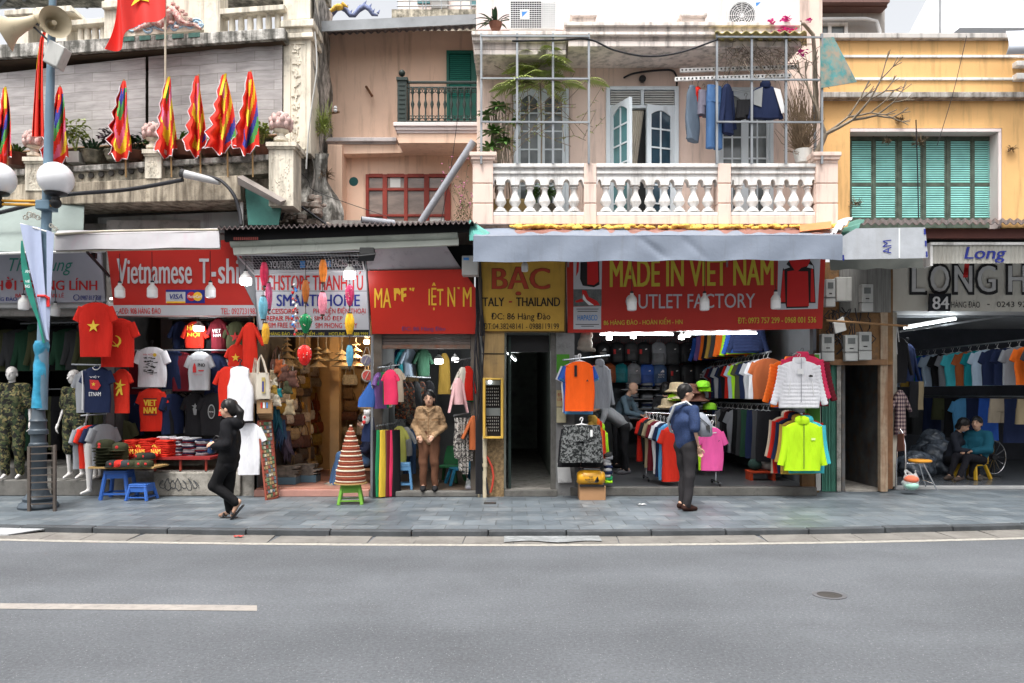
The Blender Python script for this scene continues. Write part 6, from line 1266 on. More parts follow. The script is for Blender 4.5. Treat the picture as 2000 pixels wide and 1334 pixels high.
for j in range(8):
 for i in range(5):bag(Vector((X(610)+.30*i+RND.uniform(-.05,.05),14.8,2.45-.25*j+RND.uniform(-.05,.05))),f'{ROW[j]} row, {["far left", "left of middle", "middle", "right of middle", "far right"][i]}, back hat-shop wall','woven bags on the back wall of the hat shop',RND.uniform(-.3,.3))
for j in range(6):
 for i in range(4):bag(Vector((X(715)-.16,12.9+.5*i,2.2-.26*j+RND.uniform(-.05,.05))),f'{ROW[j]} row, {["nearest the street", "second from the street", "third from the street", "deepest inside"][i]}, right hat-shop wall','woven bags on the right wall of the hat shop',RND.uniform(-1.4,-.7))
for x0,lab in((592,'tan square pillar inside the straw hat shop, nearer the left'),(653,'tan square pillar inside the straw hat shop, nearer the right')):
 t=thing('pillar',lab,'pillar',P(x0,940,13.6));mb=MB();a=X(x0,13.6);mb.box(a-.08,a+.08,13.6,13.8,.12,2.75);mb.build('shaft',M('tan_pillar',(.40,.27,.14),var=.15),t)
for k,(x,y,lab)in enumerate(((560,938,'heap of folded grey cloth bags in a blue crate, left of the hat shop doorway'),(600,925,'second heap of folded dark bags on the hat shop floor'))):
 t=thing('bag_heap',lab,'folded bags',P(x,y+6,12.6+.3*k));c=worldloc(t);mb=MB()
 mb.box(c.x-.22,c.x+.18,c.y-.12,c.y+.2,.12,.24);mb.build('crate',M('blue_grey_crate',(.10,.17,.22),var=.2),t,bevel=.01);mb=MB()
 for i in range(9):mb.box(c.x-.2+RND.uniform(-.04,.04),c.x+.16+RND.uniform(-.05,.08),c.y-.1,c.y+.16,.24+.02*i,.257+.02*i)
 mb.build('folded_bags',M('folded_mixed',(.22,.19,.16),var=.7,vs=9),t,bevel=.004)
t=thing('tote_bag','cream cotton tote bag with a printed woman, hanging beside the white tank top','bag',P(510,695,11.7));mb=MB()
mb.rings([sring(P(514,779,11.7),UX*.115,UY*.02,14,4),sring(P(514,760,11.7),UX*.112,UY*.035,14,4),sring(P(513,728,11.7),UX*.098,UY*.025,14,4)]);mb.build('bag_body',M('tote_cotton',(.55,.50,.42),var=.08),t,smooth=60);mb=MB()
mb.tube([P(504,729,11.68),P(505,705,11.7),P(510,694,11.7),P(515,706,11.7),P(521,729,11.68)],.018,6);mb.build('strap',M('tote_cotton'),t,smooth=60)
mb=MB();mb.pbox(511,737,518,768,11.655,.004,0);o=mb.build('print',M('tote_print',(.42,.33,.12)),t);mb=MB();mb.pbox(512,745,515,765,11.65,.003);mb.build('print',i_blue,t)
for i in range(3):
 t=thing('tote_bag',['cream tote bag just behind the printed one','off-white tote bag farther behind, edge showing at left','plain tote bag farthest left in the hanging cluster'][i],'bag',P(503-3*i,695,11.8+.08*i));mb=MB();Yb=11.8+.08*i
 mb.rings([sring(P(504-3*i,782+3*i,Yb),UX*.10,UY*.02,14,4),sring(P(504-3*i,760,Yb),UX*.10,UY*.03,14,4),sring(P(503-3*i,728,Yb),UX*.09,UY*.025,14,4)]);mb.tube([P(497-3*i,729,Yb),P(500-3*i,700,Yb),P(506-3*i,729,Yb)],.014,6);mb.build('bag_body',M('tote_cotton'),t,smooth=60)
for i in range(4):
 t=thing('paper_bag',['brown kraft bag with small coloured prints below the cream tote','kraft bag behind the printed one, lower edge showing','kraft bag third in the cluster below the totes','kraft bag at the back of the cluster, lowest edge'][i],'bag',P(516,800,11.72+.06*i));mb=MB();mb.pbox(501+2*i,781+3*i,531+.5*i,808+4*i,11.72+.06*i,.03);mb.build('bag_body',M('kraft',(.33,.20,.10),var=.15),t,bevel=.008)
 if i==0:
  for a,c in((509,i_red),(514,i_white),(520,i_sky)):mb=MB();mb.pbox(a,786,a+3,797,11.714,.004);mb.build('print',c,t)
hs=0
for x,y,c,r,lab in((533,737,'khaki',9,'tan plush bear keyring hanging at the left edge of the hat shop'),(530,752,'beige',8,'beige plush keyring below the tan bear'),(537,748,'cream',7,'small cream plush keyring beside the tan bear'),(536,765,'mustard',9,'mustard woven purse below the plush keyrings'),(546,770,'teal',7,'teal round keyring under the plush bears'),(533,782,'beige',10,'pale pair of straw slippers, upper'),(541,785,'cream',10,'pale pair of straw slippers, lower'),(556,735,'brown',13,'dark woven pouch above the slippers'),(562,760,'olive',11,'olive woven pouch right of the slippers'),(572,745,'brown',13,'brown basket pouch hanging inside the hat shop edge'),(566,800,'khaki',12,'tall tan boot-shaped pouch under the olive pouch'),(545,720,'rust',11,'reddish sandal hanging near the totes top'),(553,728,'rust',10,'second reddish sandal hanging near the totes')):
 Y=12.0;t=thing('keepsake',lab,'souvenir',P(x,y,Y));mb=MB();s=Y/F*r;p=P(x,y,Y)
 sdf(mb,[('e',p,(s*.8,s*.6,s*.9)),('e',p+Vector((0,-.01,s*1.0)),(s*.6,s*.55,s*.55)),('e',p+Vector((-s*.45,0,s*1.45)),(s*.25,)*3),('e',p+Vector((s*.45,0,s*1.45)),(s*.25,)*3),('c',p,p+Vector((-s*.8,-.02,-s*.7)),s*.3,s*.25),('c',p,p+Vector((s*.8,-.02,-s*.7)),s*.3,s*.25)],.012,.02);o=mb.build('toy_body',m_raffia,t,smooth=180);o.color=(*CL[c],1)
 mb=MB();mb.tube([p+Vector((0,0,s*1.4)),p+Vector((0,0,s*1.4+.10))],.004,4);mb.build('loop',m_wcable,t)
for x,y,c,lab in((541,830,(.01,.05,.07),'dark teal feather duster bunch hanging below the pouches'),(552,850,(.015,.03,.06),'dark navy fringe shawl hanging at the left of the hat shop'),(534,812,(.01,.06,.09),'deep teal fringe tassel under the kraft bags'),(562,872,(.03,.02,.03),'near black fringe shawl, lowest at the left of the hat shop')):
 t=thing('fringe_shawl',lab,'shawl',P(x,y-25,12.1));mb=MB()
 for k in range(26):a=P(x+RND.uniform(-5,5),y-30,12.1);b=P(x+RND.uniform(-15,15),y+RND.uniform(10,32),12.1+RND.uniform(-.1,.1));mb.tube([a,a.lerp(b,.5)+Vector((RND.uniform(-.03,.03),-.03,0)),b],[.012,.022,.006],5)
 o=mb.build('fringe',m_cloth,t,smooth=60);o.color=(*c,1)
for x,y,c,lab in((716,704,(.22,.20,.27),'round bag with a grey-violet disc on the right post of the hat shop'),(718,734,(.52,.08,.07),'round white bag with a red disc on the right post of the hat shop')):
 t=thing('round_bag',lab,'bag',P(x,y-24,11.9));p=P(x,y,11.9);mb=MB();mb.lathe([(.06,-.03),(.09,-.025),(.095,0),(.09,.03),(.07,.035)],p,20,ax=(0,-1,0));mb.build('bag_body',M('pale_fibre',(.50,.46,.40)),t,smooth=60);mb=MB();mb.lathe([(.075,.036),(.07,.042),(.01,.044)],p,18,ax=(0,-1,0));o=mb.build('disc',m_raffia,t);o.color=(*c,1)
 mb=MB();mb.bar(p+Vector((-.03,-.05,-.06)),p+Vector((.03,-.05,.06)),.01);mb.tube([p+Vector((-.06,0,.06)),p+Vector((-.01,0,.2)),p+Vector((.02,0,.21)),p+Vector((.06,0,.06))],.006,5);mb.build('strap',M('pale_fibre'),t)
t=thing('blue_bag','blue cloth bag hanging at the right post of the hat shop','bag',P(717,745,11.8));mb=MB();mb.rings([sring(P(715,795,11.8),UX*.13,UY*.06,16,3),sring(P(717,778,11.8),UX*.13,UY*.07,16,2.5),sring(P(722,760,11.8),UX*.07,UY*.05,16,2.2),sring(P(725,745,11.8),UX*.02,UY*.02,16,2)]);o=mb.build('bag_body',m_cloth,t,smooth=60);o.color=(.04,.12,.38,1)
t=thing('navy_bag','navy cloth bag hanging low behind the stacked boxes','bag',P(722,830,11.85));mb=MB();mb.rings([sring(P(718,862,11.85),UX*.10,UY*.06,16,3),sring(P(720,840,11.85),UX*.10,UY*.06,16,2.5),sring(P(724,815,11.85),UX*.05,UY*.03,16,2.2)]);o=mb.build('bag_body',m_cloth,t,smooth=60);o.color=(.015,.025,.07,1)
t=thing('plush_animal','white plush toy with a red bow on the right post of the hat shop','toy',P(714,830,11.85));mb=MB();sdf(mb,[('e',P(715,818,11.8),(.06,.05,.08)),('e',P(717,806,11.78),(.05,.05,.05)),('e',P(712,802,11.78),(.02,)*3),('e',P(722,801,11.78),(.02,)*3),('c',P(715,820,11.8),P(708,830,11.75),.025,.02)],.012,.02);mb.build('toy_body',M('plush_white',(.6,.58,.56),bump=.3),t,smooth=180);mb=MB();mb.ball(P(711,825,11.74),.03,8);mb.ball(P(712,815,11.74),.022,8);mb.build('bow',m_rp,t)
t=thing('magnet_board','tall leaning board covered with rows of small fridge magnets in a red frame','display board',P(525,978,11.6));a,b,c,d=P(521,979,11.55),P(543,970,11.75),P(530,822,11.95),P(505,823,11.8)
mb=MB();mb.slab([a,b,c,d],.02);mb.build('backing',M('board_back',(.20,.15,.10)),t);mb=MB()
for p,q in((a,b),(b,c),(c,d),(d,a)):mb.bar(p+Vector((0,-.012,0)),q+Vector((0,-.012,0)),.03,.03)
mb.build('frame',M('red_frame',(.22,.05,.03)),t)
mm=[M(f'magnet_{n}',c_,var=.5,vs=40)for n,c_ in(('ochre',(.35,.25,.12)),('sage',(.10,.18,.10)),('cream',(.5,.45,.35)),('brick',(.3,.07,.05)),('slate',(.12,.16,.2)))]
for j in range(19):
 for i in range(5):
  u,v=(i+.5)/5,(j+.6)/19.6;p=d.lerp(c,u).lerp(a.lerp(b,u),v)+Vector((0,-.02,0));mb=MB();s=RND.uniform(.014,.022);mb.box(p.x-s,p.x+s,p.y-.008,p.y+.004,p.z-RND.uniform(.016,.026),p.z+RND.uniform(.016,.026));mb.build('magnet',RND.choice(mm),t)
def lantern(x,y0,y1,wpx,Y,col,label,shape='long',cordto=None):
 s=Y/F;h=(y1-y0)*s;r=wpx/2*s;c=P(x,y1,Y);t=thing('silk_lantern',label,'lantern',c,'silk lanterns hanging before the phone shop sign')
 prof={'long':[(.45,0),(.62,.1),(.92,.35),(1,.55),(.92,.75),(.65,.93),(.5,1)],'bulb':[(.2,0),(.5,.08),(.85,.3),(1,.55),(.95,.75),(.6,.93),(.25,1)],'top':[(.25,0),(.45,.15),(.8,.45),(1,.66),(.85,.85),(.45,.97),(.2,1)]}[shape]
 mb=MB();n=32;rs=[]
 for i in range(15):
  v=i/14;k=0
  while k<len(prof)-2 and prof[k+1][1]<v:k+=1
  (a,za),(b,zb_)=prof[k],prof[k+1];rr=a+(b-a)*(v-za)/(zb_-za);rs.append([c+Vector((r*rr*(1-.2*(j%2))*math.cos(2*math.pi*j/n),r*rr*(1-.2*(j%2))*math.sin(2*math.pi*j/n),h*v))for j in range(n)])
 mb.rings(rs);o=mb.build('silk_body',M('lantern_silk','obj',rough=.45,var=.25,vs=18,spec=.5),t,smooth=30);o.color=(*col,1)
 if shape!='long':
  mb=MB()
  for k in range(26):a,v=RND.uniform(0,6.28),RND.uniform(.2,.85);mb.ball(c+Vector((r*.86*math.cos(a),r*.86*math.sin(a),h*v)),(.011,.011,.009),5)
  mb.build('painted_flowers',M('flower_dots',(.62,.42,.36),var=.3),t)
 mb=MB();mb.tube([c,c-Vector((0,0,.07))],[.004,.012],6);mb.lathe([(r*prof[0][0]*1.02,-.015),(r*prof[0][0]*1.05,.008)],c,14);mb.lathe([(r*prof[-1][0]*1.02,h-.006),(r*prof[-1][0]*.9,h+.014)],c,14);mb.tube([c+Vector((0,0,h)),P(x,cordto if cordto else y0-12,Y)],.005,5);mb.build('cap',M('lantern_cap',(.05,.03,.02)),t,smooth=40);return t
for a in((516,512,559,16,11.3,CL['rose'],'crimson ribbed silk lantern at the upper left'),(525,553,605,14,11.45,(.6,.12,.25),'pink ribbed silk lantern half hidden behind the pale blue one'),(514,579,624,18,11.3,(.16,.40,.50),'pale blue ribbed silk lantern under the crimson one'),(519,631,673,15,11.3,(.62,.34,.03),'amber silk lantern at lower left under the pale blue one'),(597,547,591,15,11.3,(.38,.12,.02),'dark orange silk lantern above the green one'),(631,507,552,16,11.3,(.72,.23,.03),'bright orange silk lantern at the top middle'),(630,571,615,18,11.3,(.70,.26,.33),'rose pink silk lantern below the bright orange one'),(683,612,654,19,11.3,(.72,.42,.02),'yellow silk lantern right of the phone sign letters'),(683,674,716,15,11.3,(.10,.33,.46),'low sky blue silk lantern in front of the straw hats')):lantern(*a,cordto=500)
lantern(597,613,652,26,11.3,(.01,.20,.07),'green painted lantern with pale flowers','top',600);lantern(595,674,714,28,11.3,(.70,.02,.015),'red painted lantern with white flowers, lowest in the middle','bulb',655);lantern(683,556,598,18,11.3,(.62,.05,.16),'pink painted lantern with dark flowers under the lit bulb','bulb',545)
t=thing('bead_garland','garland of small red, white and blue felt charms left of the green lantern','garland',P(576,655,11.3));mb=MB();mb.tube([P(577,530,11.3),P(576,655,11.3)],.004,4);mb.build('cord',m_wcable,t)
for k in range(26):
 mb=MB();mb.ball(P(576+RND.uniform(-6,6),556+3.9*k,11.3+RND.uniform(-.03,.03)),RND.uniform(.014,.026),7);mb.build('charm',RND.choice([i_red,i_red,i_white,i_sky,i_black,M('coral_felt',(.6,.12,.10))]),t,smooth=60)
t=thing('wire_mesh','white wire grid hung under the awning over the phone-shop sign','wire grid',P(600,530,11.4));mb=MB();A,B,C_,D=P(463,499,11.25),P(703,490,11.2),P(712,528,11.6),P(497,536,11.6)
for i in range(37):u=i/36;mb.tube([A.lerp(B,u),D.lerp(C_,u)],.0018,3)
for i in range(9):u=i/8;mb.tube([A.lerp(D,u),B.lerp(C_,u)],.0018,3)
mb.build('grid',M('white_wire',(.5,.5,.52)),t);mb=MB();mb.tube([A,B],.012,6);mb.tube([D,C_],.012,6);mb.tube([A,D],.012,6);mb.tube([B,C_],.012,6);mb.build('edge_wire',M('white_wire'),t)
t=thing('side_panel','grey metal side panel joining the red and phone-shop signs','panel',P(485,600,11.8));mb=MB();mb.slab([P(463,502,11.3),P(494,512,11.75),P(503,610,11.95),P(470,545,11.7)],.01);mb.build('sheet',M('dull_grey_sheet',(.20,.21,.22),var=.15),t)
t=thing('galvanised_post','galvanised post between the straw hat shop and the narrow shop','post',P(724,972,11.8));mb=MB();mb.tube([P(727,655,11.8),P(726,972,11.75)],.022,8);mb.build('post',m_galv,t,smooth=60)
def pile(x0,x1,y0,y1,Y,d,cols,label,group,mat=m_cloth,name='folded_shirts',n=None,jit=.012):
 t=thing(name,label,'folded clothes',P((x0+x1)/2,y1,Y),group);n=n or len(cols);a=P(x0,y1,Y);b=P(x1,y0,Y);h=(b.z-a.z)/n
 for i in range(n):
  c=cols[i%len(cols)];mb=MB();dx=RND.uniform(-jit,jit);z=a.z+h*i
  hw=(b.x-a.x)/2;cx=(a.x+b.x)/2+dx
  mb.rings([[p+Vector((0,0,.3*h*math.sin(p.x*40+i)))if k_ else p for p in sring((cx,Y+d/2,z+zz),UX*hw*w2,UY*d/2*w2,20,5)]for zz,w2,k_ in((0,.96,0),(h*.2,1,0),(h*.8,1,1),(h*.98,.95,1))]);o=mb.build('folded_shirt',mat,t,smooth=60);o.color=(*(CL[c]if isinstance(c,str)else c),1)
 return t
t=thing('display_table','low table under red cloth carrying folded shirts in the t-shirt shop','table',P(330,920,12.1));mb=MB();mb.pbox(236,893,410,898,12.0,.8);mb.build('table_top',M('table_red',(.25,.02,.02)),t)
for x in(250,300,350,400):mb=MB();mb.pbox(x,898,x+4,922,12.05,.03);mb.build('leg',m_redwood,t)
pile(239,266,860,893,12.0,.4,['red','scarlet']*4,'pile of folded red shirts with yellow lettering, left on the red table','piles of red shirts on the table');pile(268,297,858,893,12.0,.4,['scarlet','red']*4,'pile of folded red shirts with yellow lettering, middle of the red table','piles of red shirts on the table');pile(299,329,860,895,12.0,.4,['red','scarlet']*4,'pile of folded red shirts with yellow lettering, right on the red table','piles of red shirts on the table')
for k,x in enumerate((246,268,299)):
 t=thing('folded_shirt',['folded red shirt printed with slanted yellow lettering, left on top','folded red shirt printed with slanted yellow lettering, middle on top','folded red shirt printed with slanted yellow lettering, right on top'][k],'folded shirt',P(x,892,11.9));a,b=P(x-9,890,11.90),P(x+20,864,12.1)
 mb=MB();mb.slab([(a.x,a.y,a.z),(b.x,a.y,a.z),(b.x,b.y,b.z),(a.x,b.y,b.z)],.03);o=mb.build('cloth_body',m_cloth,t,bevel=.01);o.color=(*CL['red'],1)
 for s_,y in(('VIỆT',866),('NAM',877)):
  uv,fs,W_=text_mesh(s_,.006);mb=MB();mb.add([P(x-4+18*u,y+9-9*v,11.885+.18*(890-(y+9-9*v))/26)for u,v in uv],fs);mb.build('print',m_star,t,fix=False)
for k,(x0,x1,cols)in enumerate(((302,326,['white','navy','grey','white']),(327,352,['navy','lightgrey','maroon','white']),(353,378,['grey','maroon','navy','lightgrey']),(379,404,['maroon','grey','lightgrey','navy']))):
 pile(x0,x1,853+2*k,893,12.25,.4,cols*3,['pile of folded white and navy shirts nearest the red piles','pile of folded navy and maroon shirts, second from the red piles','pile of folded grey and maroon shirts, third from the red piles','pile of folded maroon and grey shirts by the walking woman'][k],'piles of mixed shirts on the table')
t=thing('cap_table','small board on a blue stool carrying army caps','table',P(240,916,11.55));mb=MB();mb.pbox(172,912,300,915.5,11.5,.5);mb.build('table_top',M('plywood',(.40,.26,.10)),t)
def cap(p,col,label,rz=0,s=1,star=False,group='army caps on the small table'):
 t=thing('army_cap',label,'cap',p,group,rz);mb=MB();mb.lathe([(.095,0),(.10,.02),(.098,.055),(.085,.08),(.05,.095),(.005,.1)],n=18);mb.rings([sring((0,-.07,-.004),UX*.085,UY*.075,18,2.2),sring((0,-.075,.006),UX*.09,UY*.08,18,2.2)]);o=mb.build('crown',m_cloth,t,smooth=60,local=True);o.color=(*col,1);t.scale=(s,)*3
 if star:mb=MB();mb.ball((0,-.097,.045),(.02,.008,.02),8);mb.build('badge',m_rp,t,local=True)
tz=P(0,912,11.5).z
oliv=(.035,.038,.02)
for k in range(7):cap(Vector((X(205,11.7),11.72,tz+.045*k)),tuple(c*(1+.15*(k%3))for c in oliv),f'olive army cap, {["lowest", "second lowest", "third lowest", "middle", "third highest", "second highest", "topmost"][k]} of the tall stack',RND.uniform(-.3,.3),1.35,k>4)
for k in range(6):cap(Vector((X(228,11.7),11.78,tz+.045*k)),tuple(c*(1.1+.15*(k%3))for c in oliv),f'olive army cap, {["lowest", "second lowest", "third lowest", "third highest", "second highest", "topmost with red badge"][k]} of the shorter stack',RND.uniform(-.3,.3),1.3,k==5)
for x,y,c,lab in((222,0,(.03,.03,.03),'dark cap with red badge in the front row, far left'),(236,0,(.5,.03,.02),'small red cap with a gold star in the front row'),(248,0,(.04,.045,.05),'black and white checked cap in the front row'),(262,0,oliv,'olive cap lying in the middle of the front row'),(276,0,(.05,.055,.03),'olive cap with a star badge, right in the front row'),(288,0,oliv,'olive cap at the right end of the front row'),(268,1,oliv,'olive cap tilted on the second row'),(282,1,(.02,.02,.02),'dark cap tilted on the second row')):cap(Vector((X(x,11.6),11.58+.16*y,tz+.10*y)),c,lab,RND.uniform(-.6,.6),1.0,True)
# ---- backpacks and shelves in the sportswear shop
def bp_mesh(v):
 mb=MB();w_,h,d=[(.16,.46,.10),(.15,.42,.11),(.17,.50,.09)][v]
 mb.rings([sring((0,0,-h),UX*w_*.9,UY*d*.8,20,3.5),sring((0,0,-h*.93),UX*w_,UY*d,20,3.5),sring((0,0,-h*.5),UX*w_*1.02,UY*d*1.05,20,3.2),sring((0,0,-h*.2),UX*w_*.97,UY*d*.9,20,3),sring((0,0,-.04),UX*w_*.75,UY*d*.6,20,2.6),sring((0,0,-.0),UX*w_*.35,UY*d*.3,20,2.2)]);return mb
def bp_pocket(v):
 mb=MB();w_,h,d=[(.16,.46,.10),(.15,.42,.11),(.17,.50,.09)][v];mb.rings([sring((0,-d,-h*.95),UX*w_*.75,UY*.035,16,3.5),sring((0,-d-.01,-h*.75),UX*w_*.8,UY*.045,16,3.2),sring((0,-d,-h*.50),UX*w_*.72,UY*.025,16,3)]);mb.tube([(-.03,0,-.01),(-.03,-.02,.045),(.03,-.02,.045),(.03,0,-.01)],.008,6);return mb
m_nylon=M('bag_nylon','obj',rough=.55,var=.25,vs=7,bump=.2,bs=12,spec=.35)
def backpack(x,y,Y,col,label,v=0,group=None,logo=None,tag_=False):
 t=thing('backpack',label,'backpack',P(x,y,Y),group,RND.uniform(-.2,.2));c=CL[col]if isinstance(col,str)else col
 child('bag_body',gmesh(('bp',v),lambda:bp_mesh(v)),t,m_nylon,c);child('front_pocket',gmesh(('bpp',v),lambda:bp_pocket(v)),t,m_nylon,tuple(q*.75+.004 for q in c))
 if logo:gtext(t,'NORTH',-.07,-.13,.06,-.17,m_wp,d=.145);gtext(t,'FACE',-.07,-.19,.06,-.23,m_wp,d=.145);decal(t,[[(-.03,-.10),(.03,-.04),(.06,-.06),(.06,-.10)]],m_wp,d=.14)
 elif v!=1:decal(t,[[(.02,-.06),(.06,-.05),(.06,-.07),(.02,-.08)]],m_wp,d=.135)
 if tag_:mb=MB();mb.box(-.10,-.05,-.15,-.145,-.27,-.17);mb.build('swing_tag',m_rp,t,local=True)
YBk=16.9
for i,(x,c,lab,v,lg,tg)in enumerate(((1178,'black','black backpack with big white lettering, first of the upper row',0,1,0),(1206,'black','black backpack with a red tag at its left, second of the upper row',0,0,1),(1233,'charcoal','olive charcoal backpack, third of the upper row',1,0,1),(1258,'black','black backpack with a red tag, fourth of the upper row',2,0,1),(1286,'grey','grey square backpack, fifth of the upper row',2,0,0),(1312,'charcoal','charcoal hard backpack, sixth of the upper row',2,0,0),(1341,'black','black backpack with white mark, seventh of the upper row',0,0,0),(1369,'black','black backpack with a red patch, last of the upper row',0,0,1))):backpack(x,668,YBk,c,lab,v,'backpacks in the upper row',lg,tg)
for i,(x,c,lab,v,lg,tg)in enumerate(((1190,'rust','rust red backpack, first of the lower row',1,0,0),(1213,'teal','teal tapering backpack, second of the lower row',1,0,0),(1238,'grey','grey backpack, third of the lower row',0,0,0),(1264,'blue','dark blue backpack, fourth of the lower row',2,0,0),(1288,'denim','slate backpack with white lettering, fifth of the lower row',0,1,0),(1316,'black','black backpack with a red tag, sixth of the lower row',0,0,1),(1343,'black','plain black backpack, seventh of the lower row',2,0,0),(1368,'black','black backpack with white lettering, last of the lower row',0,1,0))):backpack(x,710,YBk,c,lab,v,'backpacks in the lower row',lg,tg)
t=thing('wire_rack','red and grey wire rack on the back wall behind the backpacks','rack',P(1270,740,17.3));mb=MB()
for i in range(60):x=1160+4.2*i;mb.tube([P(x,648,17.2),P(x,740,17.2)],.006,3)
for j in range(10):mb.tube([P(1160,650+10*j,17.2),P(1412,650+10*j,17.2)],.006,3)
mb.build('grid',M('rack_red_grey',(.28,.10,.10),var=.6,vs=.8),t)
t=thing('shelf_unit','grey shelf unit with folded clothes on the back wall of the sportswear shop','shelf',P(1260,860,17));mb=MB()
for y in(760,779,798,817,836):mb.pbox(1215,y,1400,y+1.5,16.6,.6)
mb.build('shelf',m_grey,t);
for r,y in enumerate((759,778,797,816)):
 for k in range(6):
  x=1226+28*k;pile(x,x+22,y-11,y,16.65,.35,[RND.choice(['grey','lightgrey','charcoal','navy','black','paleblue'])for _ in range(5)],f'folded clothes on the {["top", "second", "third", "lowest"][r]} shelf, {["first", "second", "third", "fourth", "fifth", "last"][k]} stack','folded clothes on the wall shelves')
t=thing('counter','glass-topped dark counter with hats in the sportswear shop','counter',P(1330,850,13.8));mb=MB();mb.pbox(1289,796,1374,800,13.6,.6);mb.build('counter_top',M('counter_pale',(.45,.44,.42)),t);mb=MB();mb.pbox(1291,800,1372,905,13.65,.5);mb.build('cabinet',M('counter_dark',(.03,.03,.032)),t)
def hat(x,y,Y,col,label,s=1,kind='bucket'):
 t=thing('sun_hat',label,'hat',P(x,y,Y),'hats on the counter',RND.uniform(-.5,.5));mb=MB()
 if kind=='bucket':mb.lathe([(.17,-.03),(.175,-.02),(.11,.02),(.10,.09),(.085,.11),(.01,.115)],n=20)
 else:mb.lathe([(.095,0),(.10,.04),(.085,.08),(.04,.1),(.005,.102)],n=18);mb.rings([sring((0,-.10,0),UX*.085,UY*.07,16,2.2),sring((0,-.105,.008),UX*.09,UY*.075,16,2.2)])
 o=mb.build('crown',m_cloth,t,smooth=60,local=True);o.color=(*(CL[col]if isinstance(col,str)else col),1);t.scale=(s,)*3
for x,y,c,lab,k in((1306,793,'khaki','khaki brimmed hat at the left end of the counter','bucket'),(1322,762,'khaki','khaki bucket hat on top of the hat stack','bucket'),(1328,775,'beige','beige bucket hat in the middle of the hat stack','bucket'),(1348,765,'brown','brown bucket hat right of the khaki stack','bucket'),(1318,782,'lime','neon lime cap at the shoulder of the man','cap'),(1356,792,'navy','navy cap on the right of the counter','cap'),(1373,757,(.2,.5,.03),'neon green cap hanging right of the hats','cap'),(1374,765,'lime','second neon cap under the green one','cap'),(1362,780,'brown','dark brown hat behind the navy cap','bucket'),(1386,800,(.2,.45,.03),'small neon cap hanging low beside the rail','cap')):hat(x,y,13.5,c,lab,1.25,k)
t=thing('straw_hat','crushed beige fishing hats hanging above the orange jersey','hat',P(1143,690,12.2));mb=MB();sdf(mb,[('e',P(1143,672,12.2),(.12,.10,.13)),('e',P(1146,655,12.2),(.10,.09,.08)),('c',P(1130,680,12.15),P(1160,684,12.15),.03,.03)],.015,.03);mb.build('crown',M('dusty_hat',(.26,.23,.19),var=.3,bump=.3),t,smooth=180)
t=thing('carton','plain brown cardboard carton under the yellow duffel bag','carton',P(1157,979,11.6));mb=MB();mb.pbox(1132,950,1183,980,11.55,.32);mb.build('box_body',M('cardboard',(.36,.20,.10),var=.1),t,bevel=.006);mb=MB();mb.pbox(1132,950,1183,951.5,11.546,.3);mb.build('flap',M('cardboard_edge',(.42,.25,.13)),t)
m_duf=M('duffel_yellow',(.70,.34,.015),rough=.35,var=.08,bump=.15,bs=8,spec=.5)
def duffel(x0,x1,y0,y1,Y,mat,label,text=False,tm=m_kp):
 s=Y/F;W_,H_=(x1-x0)*s,(y1-y0)*s;c=P((x0+x1)/2,y1,Y);t=thing('duffel_bag',label,'bag',c);mb=MB();rs=[]
 for i in range(13):
  u=i/12*2-1;k=(1-abs(u)**5*.45);rs.append([Vector((c.x+u*W_/2,Y+.14+.14*k*math.cos(a)*(1+.02*math.sin(9*u+3*a)),c.z+H_*.47+H_*.47*k*math.sin(a)*(1+.02*math.sin(11*u))))for a in[2*math.pi*j/20 for j in range(20)]])
 mb.rings(rs);mb.build('bag_body',mat,t,smooth=60);mb=MB()
 mb.tube([c+Vector((-.4*W_,.05,H_*.93)),c+Vector((-.28*W_,-.04,H_*1.0)),c+Vector((.28*W_,-.03,H_*.98)),c+Vector((.38*W_,.04,H_*.88))],.014,6);mb.bar(c+Vector((-.42*W_,.03,H_*.06)),c+Vector((.46*W_,.03,H_*.05)),.02,.035)
 for u in(-.49,.49):mb.ball(c+Vector((u*W_,.14,H_*.5)),(.012,.07,.07),8)
 mb.build('strap',m_black,t,smooth=50)
 if text:
  for s_,b in text:lettering(s_,b,Y-.002,tm,t,bold=.03,off=.0)
 return t
t=duffel(1128,1183,916,951,11.5,m_duf,'yellow duffel bag with black straps and lettering standing on the carton',[('THE',(1150,930,1158,934)),('NORTH',(1143,935,1159,939)),('FACE',(1148,940,1160,944))])
mb=MB();
for k in range(3):sheet(mb,[(1160+2.2*k,943)]+[(1161+2.6*k+(7-2*k)*math.sin(a),943-(13-3*k)*math.sin(a)**.6*(1 if a<1.57 else 1))for a in[.5,1.0,1.57]]+[(1162+2.6*k+(7-2*k),943-(13-3*k)*.4),(1161.6+2.4*k,943)],11.5,.004)
mb.build('emblem',m_kp,t,fix=False)
duffel(1132,1176,892,918,11.6,M('duffel_pink',(.50,.33,.30),rough=.4,bump=.15,bs=8),'dusty pink duffel bag squeezed under the camouflage shorts',[('NORTH',(1148,906,1172,910))])
pile(1180,1196,886,944,11.95,.3,['charcoal','grey','grey','lightgrey','navy','lightgrey','navy','lightgrey','green','lime'][::-1],'tall stack of folded grey shirts beside the duffel bags',None,jit=.02)
t=thing('notice_board','white board with grey scribbles leaning on the pier by the shorts','notice',P(1102,944,11.98));mb=MB();mb.slab([P(1088,904,11.98),P(1090,943,11.98),P(1117,942,11.98),P(1112,904,11.98)],.01);mb.build('board',M('scuffed_white',(.55,.55,.55),dirt=.4),t)
t=thing('notice','cream notice with red lettering on the pier beside the jerseys','notice',P(1097,800,12.03));mb=MB();mb.pbox(1087,762,1104,794,12.02,.015);mb.build('board',M('cream_notice',(.45,.36,.20)),t);lettering('ĐT:',(1089,768,1098,774),12.02,i_maroon,t);lettering('LƯỢC',(1089,777,1103,784),12.02,i_maroon,t)
